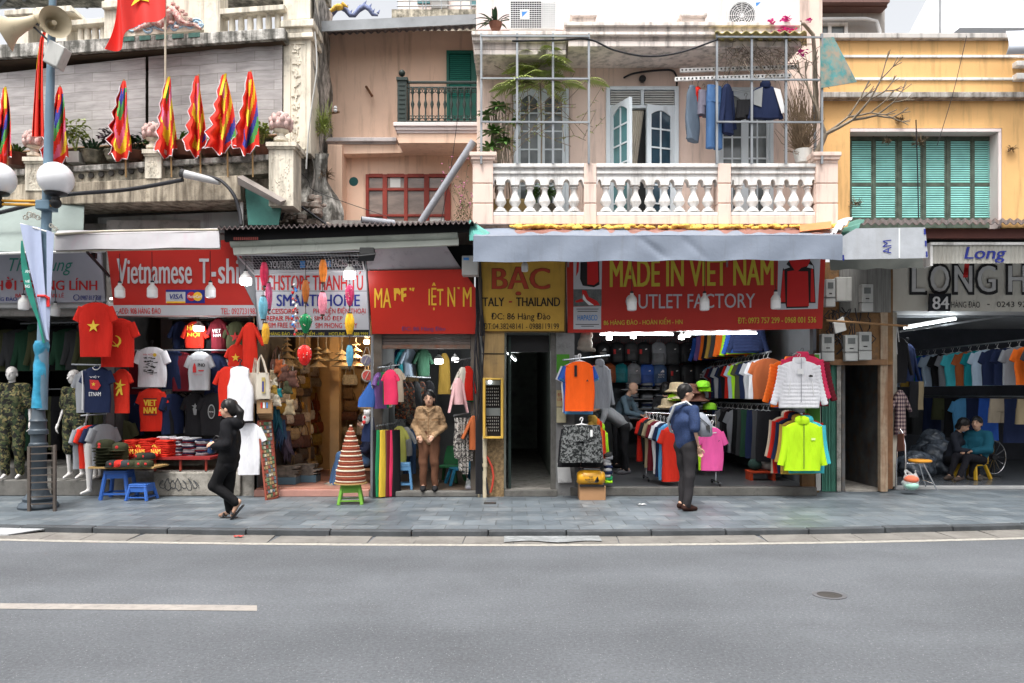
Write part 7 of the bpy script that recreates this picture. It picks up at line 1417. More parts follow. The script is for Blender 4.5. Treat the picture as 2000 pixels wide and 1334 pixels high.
mb=MB();t=thing('cream_box','cream electrical box low on the pier behind the shorts','electrical box',P(1097,835,12));mb.pbox(1087,796,1106,826,11.96,.07);mb.build('casing',M('cream_box',(.42,.38,.25),dirt=.3),t,bevel=.008)
# ---- stools, chairs, stacked boxes
def stool(c,h,w_,mat,label,rz=0,table=False):
 t=thing('plastic_stool',label,'stool',c,None,rz);mb=MB();a=w_/2
 mb.box(-a,a,-a,a,h-.035,h);mb.box(-a*1.04,a*1.04,-a*1.04,a*1.04,h-.05,h-.03);mb.build('seat',mat,t,local=True,bevel=.012)
 for sx in(-1,1):
  for sy in(-1,1):
   mb=MB();b=a*1.18;q0=Vector((sx*a*.86,sy*a*.86,h-.05));q1=Vector((sx*b,sy*b,0));mb.bar(q0,q1,w_*.17,w_*.09,up=(0,1,0));mb.bar(q0,q1,w_*.09,w_*.17,up=(0,1,0));mb.build('leg',mat,t,local=True,bevel=.004)
 mb=MB();b=a*1.10;z=h*.20
 for p,q in(((-b,-b,z),(b,-b,z)),((b,-b,z),(b,b,z)),((b,b,z),(-b,b,z)),((-b,b,z),(-b,-b,z))):mb.bar(p,q,.014,h*.07)
 mb.build('brace',mat,t,local=True);mb=MB();b=a*.92
 for p,q in(((-b,-b,h-.085),(b,-b,h-.085)),((b,-b,h-.085),(b,b,h-.085)),((-b,b,h-.085),(-b,-b,h-.085))):mb.bar(p,q,.012,.07)
 mb.build('apron',mat,t,local=True);return t
m_blue=M('blue_plastic',(.035,.12,.42),rough=.38,var=.06,spec=.45);m_lblue=M('pale_blue_plastic',(.10,.24,.42),rough=.4,var=.06);m_grn=M('green_plastic',(.16,.36,.05),rough=.4,var=.06)
tl=P(226,972,11.65);stool(Vector((tl.x,11.75,0)),.44,.33,m_blue,'tall bright blue plastic stool carrying the cap board',.12);tl=P(277,975,11.6);stool(Vector((tl.x,11.6,0)),.25,.27,m_blue,'low bright blue plastic stool on the pavement with a slotted seat',-.05)
stool(Vector((X(790,12.3),12.2,.09)),.42,.22,m_lblue,'pale blue plastic stool inside the narrow shop doorway',.1);tg=P(685,985,11.2);stool(Vector((tg.x,11.2,0)),.29,.28,m_grn,'green plastic stool carrying the tower of round boxes',.15)
mb=MB();t=thing('wood_disc','round plywood disc on the green stool','board',(tg.x,11.2,.295));mb.lathe([(.24,.292),(.24,.308)],(tg.x,11.2,0),28);mb.build('disc',M('plywood'),t)
rr=[.215,.213,.21,.205,.205,.19,.185,.175,.17,.16,.155,.145,.14,.125,.12,.11,.10,.09,.08,.065,.05,.035,.02];z=.309;m_box=M('rattan_box','obj',rough=.55,var=.2,vs=30,bump=.3,bs=80,stretch=(1,1,4))
nmz=['lowest','second','third','fourth','fifth','sixth','seventh','eighth','ninth','tenth','eleventh','twelfth','thirteenth','fourteenth','fifteenth','sixteenth','seventeenth','eighteenth','nineteenth','twentieth','twenty-first','twenty-second','topmost']
k=0
H_=P(0,830,11.2).z-.309;hh=[1.0+.4*math.sin(i*2.1)for i in range(23)];sc_=H_/sum(hh)
for i in range(23):
 h=hh[i]*sc_;r=rr[i];rim=.3 if i%2 else.2;t=thing('lacquer_box',f'round red-brown striped box, {nmz[i]} in the tower on the green stool' if i else 'round striped box at the very bottom of the tower on the green stool','box',(tg.x+RND.uniform(-.005,.005),11.2,z),'round boxes stacked on the green stool');c=worldloc(t)
 mb=MB();mb.lathe([(r*.98,0),(r,.004),(r,h*.62)],c,28);o=mb.build('box_body',m_box,t,smooth=40);o.color=(*[(.30,.075,.035),(.24,.05,.03),(.40,.28,.14)if i in(3,4,5)else(.34,.09,.04)][i%3],1)
 mb=MB();mb.lathe([(r*1.03,h*.62),(r*1.03,h*.94),(r*.97,h*.998)],c,28);o=mb.build('lid',m_box,t,smooth=40);o.color=(.62,.55,.42,1)if i%2==0 else(.30,.07,.035,1);z+=h
t=thing('folding_chair','chrome folding chair with an orange seat on the pavement at right','chair',P(1798,958,12.4));Yc=12.35;mb=MB()
q=lambda x,y,d=0:P(x,y,Yc+d)
mb.lathe([(.16,-.02),(.175,-.012),(.175,.012),(.15,.022)],q(1797,900,.05),24);mb.build('seat',M('orange_seat',(.60,.26,.025),rough=.4),t,smooth=50,bevel=.006)
for a in([q(1766,957,-.1),q(1769,905,-.08),q(1768,870,.0),q(1763,845,.05),q(1758,838,.1)],[q(1749,955,.25),q(1752,880,.2),q(1755,845,.15),q(1758,838,.1)],[q(1803,905,-.05),q(1830,957,-.1)],[q(1795,905,.25),q(1808,950,.35)]):mb=MB();mb.tube(a,.012,8);mb.build('leg',m_chrome,t,smooth=60)
mb=MB();mb.tube([q(1803,938,.1),q(1822,944,.0)],.008,6);mb.tube([q(1768,905,-.05),q(1800,905,-.05)],.01,6);mb.build('stretcher',m_chrome,t,smooth=60)
mb=MB();mb.slab([q(1755,848,.14),q(1766,846,-.02),q(1768,880,-.03),q(1754,882,.18)],.02);mb.build('backrest',M('brown_padding',(.16,.07,.05)),t,bevel=.006)
def pbagf(c,s,label,inner,mat):
 t=thing('plastic_bag',label,'plastic bag',c);mb=MB();sdf(mb,[('e',c+Vector((0,0,s*.45)),(s*.5,s*.42,s*.45)),('e',c+Vector((s*.1,0,s*.75)),(s*.42,s*.35,s*.3)),('c',c+Vector((-s*.3,0,s*.8)),c+Vector((-s*.28,0,s*1.25)),s*.08,s*.05),('c',c+Vector((s*.3,0,s*.8)),c+Vector((s*.33,0,s*1.25)),s*.08,s*.05),('c',c+Vector((-s*.28,0,s*1.25)),c+Vector((0,0,s*1.1)),s*.05,s*.05)],.012,.03,warp=lambda v:v+np.stack([.006*np.sin(v[:,2]*70+v[:,0]*30),.006*np.sin(v[:,2]*60+v[:,0]*50),0*v[:,0]],1));mb.build('bag_body',mat,t,smooth=180)
 for dz,col in inner:mb=MB();mb.ball(c+Vector((0,-.03,s*dz)),(s*.44,s*.38,s*.27),14);o=mb.build('contents',m_cloth,t,smooth=180);o.color=(*col,1)
pbagf(P(1778,959,12.2),.26,'clear plastic bag of orange and mint things under the chrome chair',[(.72,(.62,.16,.09)),(.35,(.35,.60,.50))],M('clear_film',(.75,.80,.80),rough=.2,alpha=.38,var=.02))
pbagf(P(918,960,12.2),.16,'small clear plastic bag on the floor of the narrow shop',[(.4,(.4,.4,.45))],M('clear_film'))
def kchair(c,mat,label,rz):
 t=thing('plastic_chair',label,'chair',c,None,rz);mb=MB();mb.rings([sring((0,0,.25),UX*.19,UY*.18,20,4),sring((0,0,.275),UX*.195,UY*.185,20,4)]);mb.build('seat',mat,t,local=True,smooth=50)
 mb=MB();mb.grid(lambda u,v:((u-.5)*.36*(1-.3*v*v),.17+.05*v-.06*math.sin(u*math.pi)*-1,.28+.32*v),10,8,th=.015);mb.build('backrest',mat,t,local=True,smooth=60,fix=False)
 for sx in(-1,1):
  for sy in(-1,1):mb=MB();mb.bar((sx*.15,sy*.14,.25),(sx*.21,sy*.22,0),.05,.05);mb.build('leg',mat,t,local=True,bevel=.008)
kchair(Vector((P(1898,0,13.9).x,13.9,.06)),M('yellow_plastic',(.55,.33,.02),rough=.4),'low yellow plastic chair under the seated woman in the far right shop',-1.1);kchair(Vector((X(878,13.2),13.2,.09)),M('dark_green_plastic',(.03,.16,.06),rough=.4),'dark green plastic chair back in the narrow shop',-.3);kchair(Vector((X(900,12.8),12.8,.09)),M('teal_plastic_chair',(.02,.18,.32),rough=.4),'teal blue plastic chair at the right of the narrow shop',-1.3)
t=thing('orange_stool','low orange plastic table with shoes in the sportswear shop','stool',P(1490,938,13.0));c=Vector((P(1487,0,13.0).x,13.0,.14));mb=MB();mb.box(c.x-.22,c.x+.22,12.9,13.2,.26,.30);mb.build('top',M('orange_plastic',(.50,.06,.02),rough=.4),t,bevel=.01)
for sx in(-.19,.19):mb=MB();mb.box(c.x+sx-.025,c.x+sx+.025,12.92,13.18,.14,.26);mb.build('leg',M('orange_plastic'),t)
for i,(dx,cc,lab)in enumerate(((-.1,(.03,.06,.05),'dark green shoebox-like bag on the low orange table'),(.12,(.3,.28,.26),'pale cloth bundle on the low orange table'))):t=thing('bundle',lab,'bundle',c+Vector((dx,0,.16)));mb=MB();mb.ball(c+Vector((dx,.03,.26)),(.12,.12,.10),12);o=mb.build('cloth_body',m_cloth,t,smooth=180);o.color=(*cc,1)
t=thing('flower_pot','yellow flowers in a vase beside the windbreakers','flowers',P(1503,925,13.2));c=P(1503,905,13.2);mb=MB();mb.lathe([(.06,-.1),(.08,0),(.06,.1)],c,12);mb.build('vase',m_potgl,t,smooth=50);mb=MB()
for k in range(40):p=c+Vector((RND.uniform(-.17,.17),RND.uniform(-.1,.1),RND.uniform(.35,1.0)*.75));mb.ball(p,(.03,.03,.025),5)
mb.build('blossom',M('yellow_petal',(.45,.28,.02),var=.4,vs=20),t);mb=MB()
for k in range(12):mb.tube([c,c+Vector((RND.uniform(-.14,.14),RND.uniform(-.06,.06),RND.uniform(.4,.7)))],.005,4)
mb.build('stem',m_leaf2,t)
t=thing('vitrine','narrow yellow-framed glass case of jewellery on the yellow pillar','display case',P(963,857,11.75));mb=MB()
for a,b,c,d in((943,738,948,857),(978,738,983,857),(948,738,978,742),(948,853,978,857)):mb.pbox(a,b,c,d,11.70,.22)
mb.build('frame',M('vitrine_yellow',(.52,.33,.06),rough=.4),t,bevel=.008);mb=MB();mb.pbox(948,742,978,853,11.88,.02);mb.build('back',m_dark,t);mb=MB();mb.pbox(949,743,977,752,11.86,.02);mb.build('header',M('pale_blue_card',(.35,.42,.48)),t)
for r in range(14):
 for k in range(7):
  if r in(6,7):continue
  mb=MB();x,y=951+3.7*k,759+6.3*r;mb.bar(P(x,y-1.4,11.865),P(x+RND.uniform(-1,1),y+1.4,11.865),.009,.006);mb.build('trinket',M('silver_trinket',(.6,.6,.58),rough=.3,metal=.6),t)
mb=MB();mb.pbox(949,797,977,812,11.86,.01);mb.build('shelf_card',M('grey_card',(.16,.18,.18)),t);mb=MB();mb.ball(P(957,746,11.84),.025,10);mb.build('lamp',m_lit,t)
def meter(x0,y0,x1,y1,Y,label):
 t=thing('electric_meter',label,'meter',P((x0+x1)/2,y1,Y),'electricity meters on the patched wall');h=y1-y0;w_=x1-x0;mb=MB();mb.pbox(x0,y0,x1,y0+h*.66,Y,.12);mb.build('casing',M('meter_grey',(.36,.37,.36),rough=.5,dirt=.15,streak=.15),t,bevel=.012);mb=MB();mb.pbox(x0,y0+h*.67,x1,y1,Y+.015,.10);mb.build('terminal_cover',M('meter_grey2',(.40,.41,.40),rough=.5,dirt=.15),t,bevel=.01);mb=MB();mb.pbox(x0+w_*.22,y0+h*.12,x1-w_*.22,y0+h*.34,Y-.006,.01);fr_=mb.build('window',M('meter_window',(.12,.13,.13),rough=.2),t);mb=MB();mb.pbox(x0+w_*.35,y0+h*.5,x1-w_*.35,y0+h*.54,Y-.004,.006);mb.build('label_plate',m_kp,t)
for a,lab in(((1605,652,1630,705),'grey meter at the left of the lower row'),((1651,654,1676,705),'grey meter in the middle of the lower row'),((1678,648,1703,703),'grey meter at the right of the lower row'),((1683,555,1706,609),'grey meter alone on the corrugated sheet'),((1613,545,1632,599),'grey meter box half behind the edge of the long red sign')):meter(*a,YG-.34,lab)
t=thing('fuse_box','large pale grey fuse box above the meters','electrical box',P(1649,590,YG-.3));mb=MB();mb.pbox(1634,541,1664,588,YG-.34,.12);mb.build('casing',M('box_grey'),t,bevel=.012)
t=thing('small_box','tilted pale box with dangling wires above the meters','electrical box',P(1642,650,YG-.3));mb=MB();mb.slab([P(1628,630,YG-.3),P(1632,652,YG-.3),P(1654,645,YG-.3),P(1648,618,YG-.3)],.08);mb.build('casing',m_opalb,t,bevel=.01)
t=thing('wooden_pole','thin brown bamboo pole laid across above the meters','pole',P(1690,630,YG-.4));mb=MB();mb.tube([P(1614,626,YG-.42),P(1774,637,YG-.4)],.018,8);mb.build('pole',M('bamboo_brown',(.30,.17,.08),var=.3),t,smooth=60)
t=thing('meter_cables','tangle of dark cables around the meters','cables',P(1650,640,YG-.25));mb=MB()
for k in range(14):x=RND.uniform(1612,1700);mb.tube([P(x+RND.uniform(-14,14)*math.sin(i),600+RND.uniform(0,10)+11*i,YG-.22-.02*(k%3))for i in range(7)],.010,5)
mb.tube([P(1630,655,YG-.2),P(1642,665,YG-.3),P(1646,680,YG-.3),P(1634,692,YG-.2)],.012,6);mb.build('cable',m_cable,t,smooth=60)
t=thing('hanging_strap','white strap dangling in front of the black shirt at the far right doorpost','cord',P(1751,690,12.6));mb=MB();mb.tube([P(1752,640,12.6),P(1750,665,12.6),P(1752,692,12.6)],.01,5);mb.tube([P(1753,640,12.6),P(1756,668,12.6)],.008,5);mb.build('cord',M('white_cord',(.5,.5,.5)),t)
t=thing('standing_fan','round wire fan on the floor of the far right shop','fan',P(1941,925,14.0));c=P(1941,893,14.0);mb=MB()
mb.tube([c+Vector((.22*math.cos(a),0,.30*math.sin(a)))for a in[i*.262 for i in range(25)]],.012,6)
for k in range(12):a=k*.524;mb.tube([c,c+Vector((.22*math.cos(a),-.02,.30*math.sin(a)))],.004,4)
mb.build('guard',m_chrome,t,smooth=60);mb=MB();mb.lathe([(.05,-.04),(.06,.05)],c,12,ax=(0,1,0));mb.tube([c,(c.x,14.1,.08)],.02,6);mb.lathe([(.18,.06),(.16,.09)],(c.x,14.1,0),16);mb.build('stand',m_black,t)
pl=M('crumpled_polythene',(.10,.12,.15),rough=.15,var=.6,vs=9,bump=1.0,bs=14,spec=.8)
for k,(x,y,w_,h_,lab)in enumerate(((1790,925,.55,.45,'heap of clothes wrapped in shiny dark polythene, nearest the chrome chair'),(1830,918,.5,.6,'taller heap in shiny dark polythene behind the seated people'),(1812,900,.6,.8,'high heap wrapped in dark polythene at the back of the far right shop'))):
 t=thing('wrapped_heap',lab,'wrapped clothes',P(x,y,14.3+.5*k));c=Vector((P(x,y,14.3+.5*k).x,14.3+.5*k,.06));mb=MB();sdf(mb,[('e',c+Vector((RND.uniform(-.3,.3)*w_,0,h_*RND.uniform(.2,.8))),(w_*.4,.25,h_*.3))for _ in range(7)]+[('e',c+Vector((0,0,h_*.35)),(w_*.6,.3,h_*.4))],.03,.05,warp=lambda v:v+.02*np.sin(v[:,[1,2,0]]*31+v[:,[2,0,1]]*17));mb.build('wrapping',pl,t,smooth=180)
 # ---- lamp post, loudspeakers, banner, cage
m_post=M('post_bluegrey',(.12,.19,.25),rough=.45,var=.15,dirt=.15,dc=(.05,.05,.05));YP=10.75
def pc(y):return P(103-28*(y/985.),y,YP)
base=P(75,990,YP);t=thing('street_lamp','tall blue-grey street lamp with two white globes on the left pavement','street lamp',(base.x,YP,0))
mb=MB();mb.tube([pc(800),pc(430),pc(-60)],[.082,.066,.045],16);mb.build('pole',m_post,t,smooth=50)
mb=MB();c=Vector((base.x,YP,0));mb.lathe([(.25,0),(.26,.03),(.24,.07),(.19,.10),(.20,.14),(.14,.20),(.13,.26),(.11,.3),(.105,.84),(.12,.86),(.12,.9),(.10,.92),(.10,1.02),(.125,1.04),(.125,1.09),(.105,1.11),(.1,1.2),(.115,1.22),(.09,1.26),(.08,1.4)],c,18);mb.build('base',M('post_dark',(.05,.065,.08),rough=.4,var=.2,dirt=.2),t,smooth=40)
m_glo=M('globe_acrylic',(.72,.72,.74),rough=.15,var=.03,spec=.6)
for x,n in((109,1),(-4,1)):
 c=P(x,350,YP-.12);mb=MB();mb.ball(c,.232,28);g=mb.build('globe',m_glo,t,smooth=180)
 mb=MB();mb.lathe([(.05,-.35),(.055,-.30),(.05,-.24),(.13,-.215),(.15,-.19)],c,16);mb.ball(c+Vector((0,0,-.33)),.075,12);mb.build('globe_holder',m_black,t,smooth=40)
mb=MB()
for y in(394,401):mb.tube([P(-8,y-2,YP-.12),P(108,y,YP-.12)],.02,8)
mb.build('cross_arm',M('arm_yellow',(.50,.25,.03),rough=.5),t,smooth=60);mb=MB();mb.pbox(68,390,96,408,YP-.15,.22);mb.build('bracket',m_post,t,bevel=.01)
m_horn=M('horn_cream',(.46,.39,.27),rough=.5,var=.12,dirt=.2)
for c,ax,k,lab in((P(62,42,YP),(-.75,-.25,-.42),1.3,'cream horn loudspeaker pointing left on the lamp post'),(P(94,50,YP-.05),(.70,-.65,-.16),1.0,'cream horn loudspeaker with its mouth open to the right on the lamp post')):
 u=thing('loudspeaker',lab,'loudspeaker',c,'loudspeakers on the lamp post');mb=MB();pr=[(.055,-.06),(.06,.02),(.075,.10),(.105,.20),(.155,.28),(.20,.32),(.205,.325),(.19,.31),(.145,.26),(.095,.19),(.065,.10)]
 mb.lathe([(r*k,z*k)for r,z in pr],c,28,ax=ax);mb.build('horn',m_horn,u,smooth=60);mb=MB();mb.lathe([(.05*k,.0),(.035*k,.15*k),(.032*k,.27*k),(.01,.275*k)],c,14,ax=ax);mb.lathe([(.07*k,-.16*k),(.075*k,-.05*k)],c,14,ax=ax);mb.build('driver',m_horn,u,smooth=50)
 mb=MB();mb.bar(c,pc(62),.03);mb.bar(c+Vector((0,.02,-.05)),pc(85),.025);mb.build('arm',m_black,u)
t=thing('control_box','tilted grey control box strapped to the lamp post under the loudspeakers','box',P(104,130,YP-.1));mb=MB();mb.slab([P(96,76,YP-.25),P(82,118,YP-.25),P(110,131,YP-.25),P(127,92,YP-.25)],.18);mb.build('casing',M('box_grey'),t,bevel=.015)
t=thing('pole_banner','white and teal banner furled around the lamp post below the globes','banner',P(80,700,YP));mb=MB();Q=lambda x,y,d=.10:P(x,y,YP-d)
def bl(u,v):return Q(40+40*u+(50-34*u)*v**1.1,437+8*u+222*v,.11+.02*math.sin(u*6+v*4))
mb.grid(bl,8,20,th=.006);mb.grid(lambda u,v:Q(91+15*u-12*u*v+1*v,449+6*u+212*v,.12-.02*u),4,16,th=.006);mb.build('cloth',M('banner_white',(.36,.41,.56),rough=.5,var=.06),t,smooth=60,fix=False)
mb=MB();mb.grid(lambda u,v:Q(44+44*v**1.1-(3+11*math.sin(min(1,v*1.3)*3.0))*u,470+200*v,.09),4,18,th=.006);mb.build('green_edge',M('banner_green',(.02,.20,.15),rough=.5,var=.3,vs=3),t,smooth=60,fix=False)
for tx,y in(('AN',527),('VIÊ',546),('NG',556)):lettering(tx,(49,y,58,y+6),YP-.125,i_white,t)
mb=MB();rs=[]
for i in range(15):
 v=i/14;p=Q(82-5*v,666+131*v,0);r=.088+.016*math.sin(v*20)*(v<.35)+.006*v;rs.append([p+Vector((r*(1+.10*math.sin(5*j+v*9))*math.cos(j*.349),r*math.sin(j*.349),0))for j in range(18)])
mb.rings(rs);mb.build('furled_cloth',M('banner_blue',(.03,.25,.40),rough=.35,var=.6,vs=3,bump=.8,bs=9,spec=.5),t,smooth=60);mb=MB();mb.tube([Q(40,437),Q(105,456)],.012,6);mb.build('rod',m_white,t)
mb=MB();
for cx,cy,r in((50,424,6),(58,418,7),(66,420,6),(74,424,6),(100,440,5),(108,446,5)):mb.tube([Q(cx+r*(1-.05*i)*math.cos(i*.6),cy+r*(1-.05*i)*math.sin(i*.6),.03)for i in range(14)],.009,5)
mb.build('scrollwork',M('pale_iron',(.5,.48,.42)),t,smooth=60);mb=MB();mb.tube([Q(74,578,.13),Q(88,578,.15),Q(96,584,.12)],.02,6);mb.bar(Q(94,580,.13),Q(94,599,.13),.04,.01);mb.build('red_tie',i_red,t)
t=thing('pole_guard','brown metal guard cage around the foot of the lamp post','guard',P(82,1000,10.4))
for x,y0,y1,Y in((57,872,1001,10.45),(107,869,997,10.45),(62,872,992,10.95),(104,872,990,10.95)):mb=MB();mb.bar(P(x,y0,Y),(P(x,y0,Y).x,Y,0),.035);mb.build('post',M('brown_steel',(.09,.075,.065),rough=.5,var=.2),t)
mb=MB()
for k in range(9):
 y=873+14*k
 for p,q in((P(57,y,10.45),P(107,y-2,10.45)),(P(57,y,10.45),P(62,y,10.95)),(P(107,y,10.45),P(104,y,10.95))):mb.bar(p,q,.016)
mb.build('rung',M('brown_steel'),t)
# ---- flags
fm=[M('flag_red',(.68,.035,.02),var=.06),M('flag_blue',(.05,.06,.33),var=.06),M('flag_yellow',(.75,.55,.03),var=.06),M('flag_pink',(.72,.16,.30),var=.06),M('flag_green',(.08,.33,.08),var=.06),M('flag_trim',(.75,.72,.75))]
FL=[(10,172,322,'at the far left edge'),(116,170,322,'just right of the lamp post'),(241,158,312,'alone before the left blind'),(330,152,306,'left of the lower grey bowl pots'),(387,148,306,'between the two brown bowl pots'),(440,146,300,'second from the carved pilaster'),(489,140,302,'closest to the carved pilaster')]
for k,(x,y0,y1,wh)in enumerate(FL):
 Yf=YA(x,.78);s=Yf/F;t=thing('festival_flag',f'drooping five-coloured festival flag with toothed red edge {wh}','flag',P(x+4,345,Yf),'festival flags along the parapet');mb=MB();NU,NV=24,30
 def ff(u,v):
  wd=6+(27+5*(k*3%4))*v**.8;xx=x-wd*.58+wd*u+2*math.sin(v*5+k);saw=(abs(((v*5+k*.37)%1)-.5)*(20+7*(k%3)))*v*(1-u)**4
  return P(xx-saw+3*math.sin(u*9+k)*v,y0+(y1-y0)*v*(1-.14*abs(2*u-.9))+9*abs(((u*3)%1)-.5)*(v>.96)*2,Yf-.05-.10*math.sin(u*12+k*1.3+v*2)*v-.06*math.sin(u*21+k)*v)
 mb.grid(ff,NU,NV,th=.004)
 for i in range(len(mb.m)):
  if i<NU*NV*2:
   q=i%(NU*NV);u,v=(q%NU)/NU,(q//NU)/NV;z=v*4.4+(3.2*(u-.4)if u>.4 else-3.0*(u-.4))+k*.8;mb.m[i]=0 if v<.1 or u<.13 or v>.93 else(0 if u<.24 and not.34<v<.6 else[0,2,0,1,4,0,3,2][int(z*1.3)%8])
 mb.build('cloth',fm,t,smooth=60,fix=False);mb=MB();mb.tube([ff(0,v/40)+Vector((-.004,-.01,0))for v in range(3,41)],.007,4);mb.tube([ff(u/24,1)+Vector((0,-.012,0))for u in range(25)],.007,4);mb.build('edge_trim',fm[5],t)
 mb=MB();mb.tube([P(x+1,y0-3,Yf),P(x+5,346,Yf+.02)],.013,6);mb.build('staff',M('bamboo_staff',(.35,.22,.10),var=.2),t)
 if k in(0,3,5):mb=MB();mb.grid(lambda u,v:P(x-2+5*u-10*v*(k!=0),y0-2+42*v,Yf-.1+.02*math.sin(v*5)),2,8,th=.004);mb.build('ribbon',fm[2],t,fix=False)
t=thing('national_flag','large red flag with a gold star blowing left on a thin pole','flag',P(323,180,11.6));mb=MB();Yf=11.55
def nf(u,v):
 a=P(323-105*u-14*u*v,-62+18*u+(94+22*u-30*u*u*0)*v+26*u*u*(1-.2*v),Yf);a.y+=.16*math.sin(u*7+v*2.2)*u+.10*math.sin(u*15+v)*u;a.z+=.03*math.sin(u*9+v*3);return a
mb.grid(nf,40,20,th=.004);mb.build('cloth',M('flag_scarlet',(.70,.03,.022),rough=.6,var=.05),t,smooth=80,fix=False)
mb=MB();st=starp(.40,.60,.25,.40);mb.add([nf(px_,1-pz)+Vector((0,-.03,0))for px_,pz in st],[tuple(range(10))]);mb.build('star',fm[2],t,fix=False);mb=MB();mb.tube([P(323,-60,Yf+.03),P(323,182,Yf+.08)],.016,8);mb.build('pole',M('pale_pole',(.45,.38,.30)),t)
t=thing('red_banner','long furled red and yellow banner hanging behind the lamp post','banner',P(78,265,11.4));mb=MB();mb.grid(lambda u,v:P(84-22*v**.5+(6+18*v)*u,62+205*v,11.4+.06*math.sin(u*12)),16,14,th=.005);mb.m=[1 if(i%(16*14))%16 in(7,8,9)and(i%224)//16<9 else 0 for i in range(len(mb.m))];mb.build('cloth',[fm[0],fm[2]],t,smooth=60,fix=False)
# ---- plants
def leaf(mb,p,d,L_,w_,droop=.3,n=4):
 d=Vector(d).normalized();sd=d.cross(Vector((0,0,1)));sd=sd.normalized()if sd.length>.05 else Vector((1,0,0));vs=[]
 for i in range(n+1):
  t_=i/n;c=p+d*L_*t_+Vector((0,0,-droop*L_*t_*t_));ww=w_*math.sin(math.pi*(.08+.9*t_));vs+=[c-sd*ww,c+sd*ww]
 mb.add(vs,[(2*i,2*i+1,2*i+3,2*i+2)for i in range(n)])
def rdir(up=.3):a=RND.uniform(0,6.283);return Vector((math.cos(a),math.sin(a),RND.uniform(up-.5,up+.9)))
def clump(mb,c,r,n,L_=.07,w_=.018):
 for _ in range(n):
  d=rdir(0);d.normalize();leaf(mb,Vector(c)+Vector((d.x*r[0],d.y*r[1],d.z*r[2]))*RND.uniform(.2,1),rdir(.2),L_*RND.uniform(.6,1.4),w_,.4,3)
def potplant(c,pr,ph,pm,kind,h,r,lm,label,n=60,sq=False,cat='potted plant'):
 t=thing('potted_plant',label,cat,c,'potted plants');c=Vector(c);mb=MB()
 if sq:mb.box(c.x-pr,c.x+pr,c.y-pr,c.y+pr,c.z,c.z+ph)
 else:mb.lathe([(pr*.7,0),(pr*.95,ph*.6),(pr,ph*.9),(pr*1.06,ph*.92),(pr*1.06,ph),(pr*.9,ph)],c,16)
 mb.build('pot',pm,t,smooth=40);mb=MB();top=c+Vector((0,0,ph))
 if kind=='strap':
  for _ in range(n):leaf(mb,top+Vector((RND.uniform(-.4,.4)*pr,RND.uniform(-.4,.4)*pr,-.02)),rdir(.9),h*RND.uniform(.6,1.2),.022,.45,6)
 else:
  for _ in range(7):mb.tube([top,top+Vector((RND.uniform(-r,r)*.6,RND.uniform(-r,r)*.5,h*RND.uniform(.4,.8)))],.006,4)
  clump(mb,top+Vector((0,0,h*.55)),(r,r*.8,h*.55),n*4,.09,.022)
 mb.build('foliage',lm,t,fix=False)
for a in((32,325,.16,.20,m_pot,'strap',.34,.2,m_leaf,'strap-leaved plant in a clay trough at the far left of the parapet'),(118,318,.13,.16,m_pot,'bush',.45,.22,m_leaf,'leafy shrub in a clay pot just right of the lamp post'),(148,320,.10,.17,m_potw,'bush',.60,.20,m_leafy,'tall yellow-green shrub in a square white planter',1),(180,318,.15,.18,m_potgl,'strap',.40,.2,m_leaf2,'dark broad-leaved plant in a glazed pot beside the white planter'),(222,314,.14,.15,m_potgl,'bush',.40,.28,m_purpleleaf,'purple-leaved plant in a glazed pot left of the lone flag'),(262,312,.16,.12,m_pot,'bush',.32,.2,m_leaf2,'low dark shrub in a bowl right of the lone flag'),(362,308,.25,.20,m_pot,'strap',.42,.2,m_leaf,'strap-leaved plant in the wider brown bowl'),(416,305,.20,.17,m_pot,'strap',.40,.2,m_leaf,'strap-leaved plant in the smaller brown bowl'),(463,303,.13,.13,m_pot,'strap',.22,.2,m_leaf,'small sprouting plant in a shallow clay pot'),(512,303,.12,.13,m_pot,'bush',.40,.16,m_leafy,'wispy shrub beside the last parapet post'),(300,305,.10,.10,m_pot,'bush',.22,.15,m_leaf,'small shrub hidden beside the middle parapet post')):
 potplant(P(a[0],a[1],YA(a[0],.42)),a[2],a[3],a[4],a[5],a[6],a[7],a[8],a[9],34,len(a)>10)
def weeds(c,r,n,mt,label,name='weed',L_=.12):
 t=thing(name,label,'plant',Vector(c)-Vector((0,0,r[2])));mb=MB();clump(mb,c,r,n,L_,.008)
 for _ in range(n//5):d=rdir(.2);mb.tube([c,Vector(c)+Vector((d.x*r[0],d.y*r[1],d.z*r[2]))*1.2],.003,3)
 mb.build('foliage',mt,t,fix=False)
for x,y,rx,rz_,n,mt,lab in((632,250,14,45,260,m_leafy,'mossy weeds clinging to the mossy party wall by the insulator'),(632,345,14,16,120,m_dry,'brown fern tuft low on the mossy party wall'),(613,425,16,16,140,m_leaf,'green weeds at the foot of the mossy party wall'),(592,138,8,10,40,m_leafy,'small weed tuft high on the mossy wall beside the pilaster')):weeds(P(x,y,12.3),(rx*.008,.1,rz_*.008),n,mt,lab)
for x,y,r,n,lab in((1758,234,8,50,'dry brown weed on the yellow wall above the shutters'),(1797,280,16,110,'dry brown creeper at the top of the middle shutters'),(1733,278,8,40,'small dry creeper at the top of the second shutter'),(1672,400,14,90,'dark dry creeper at the lower left of the shutters'),(1975,292,10,40,'dry weed on the yellow wall at far right')):weeds(P(x,y,12.85),(r*.008,.06,r*.010),n,m_dry,lab,L_=.07)
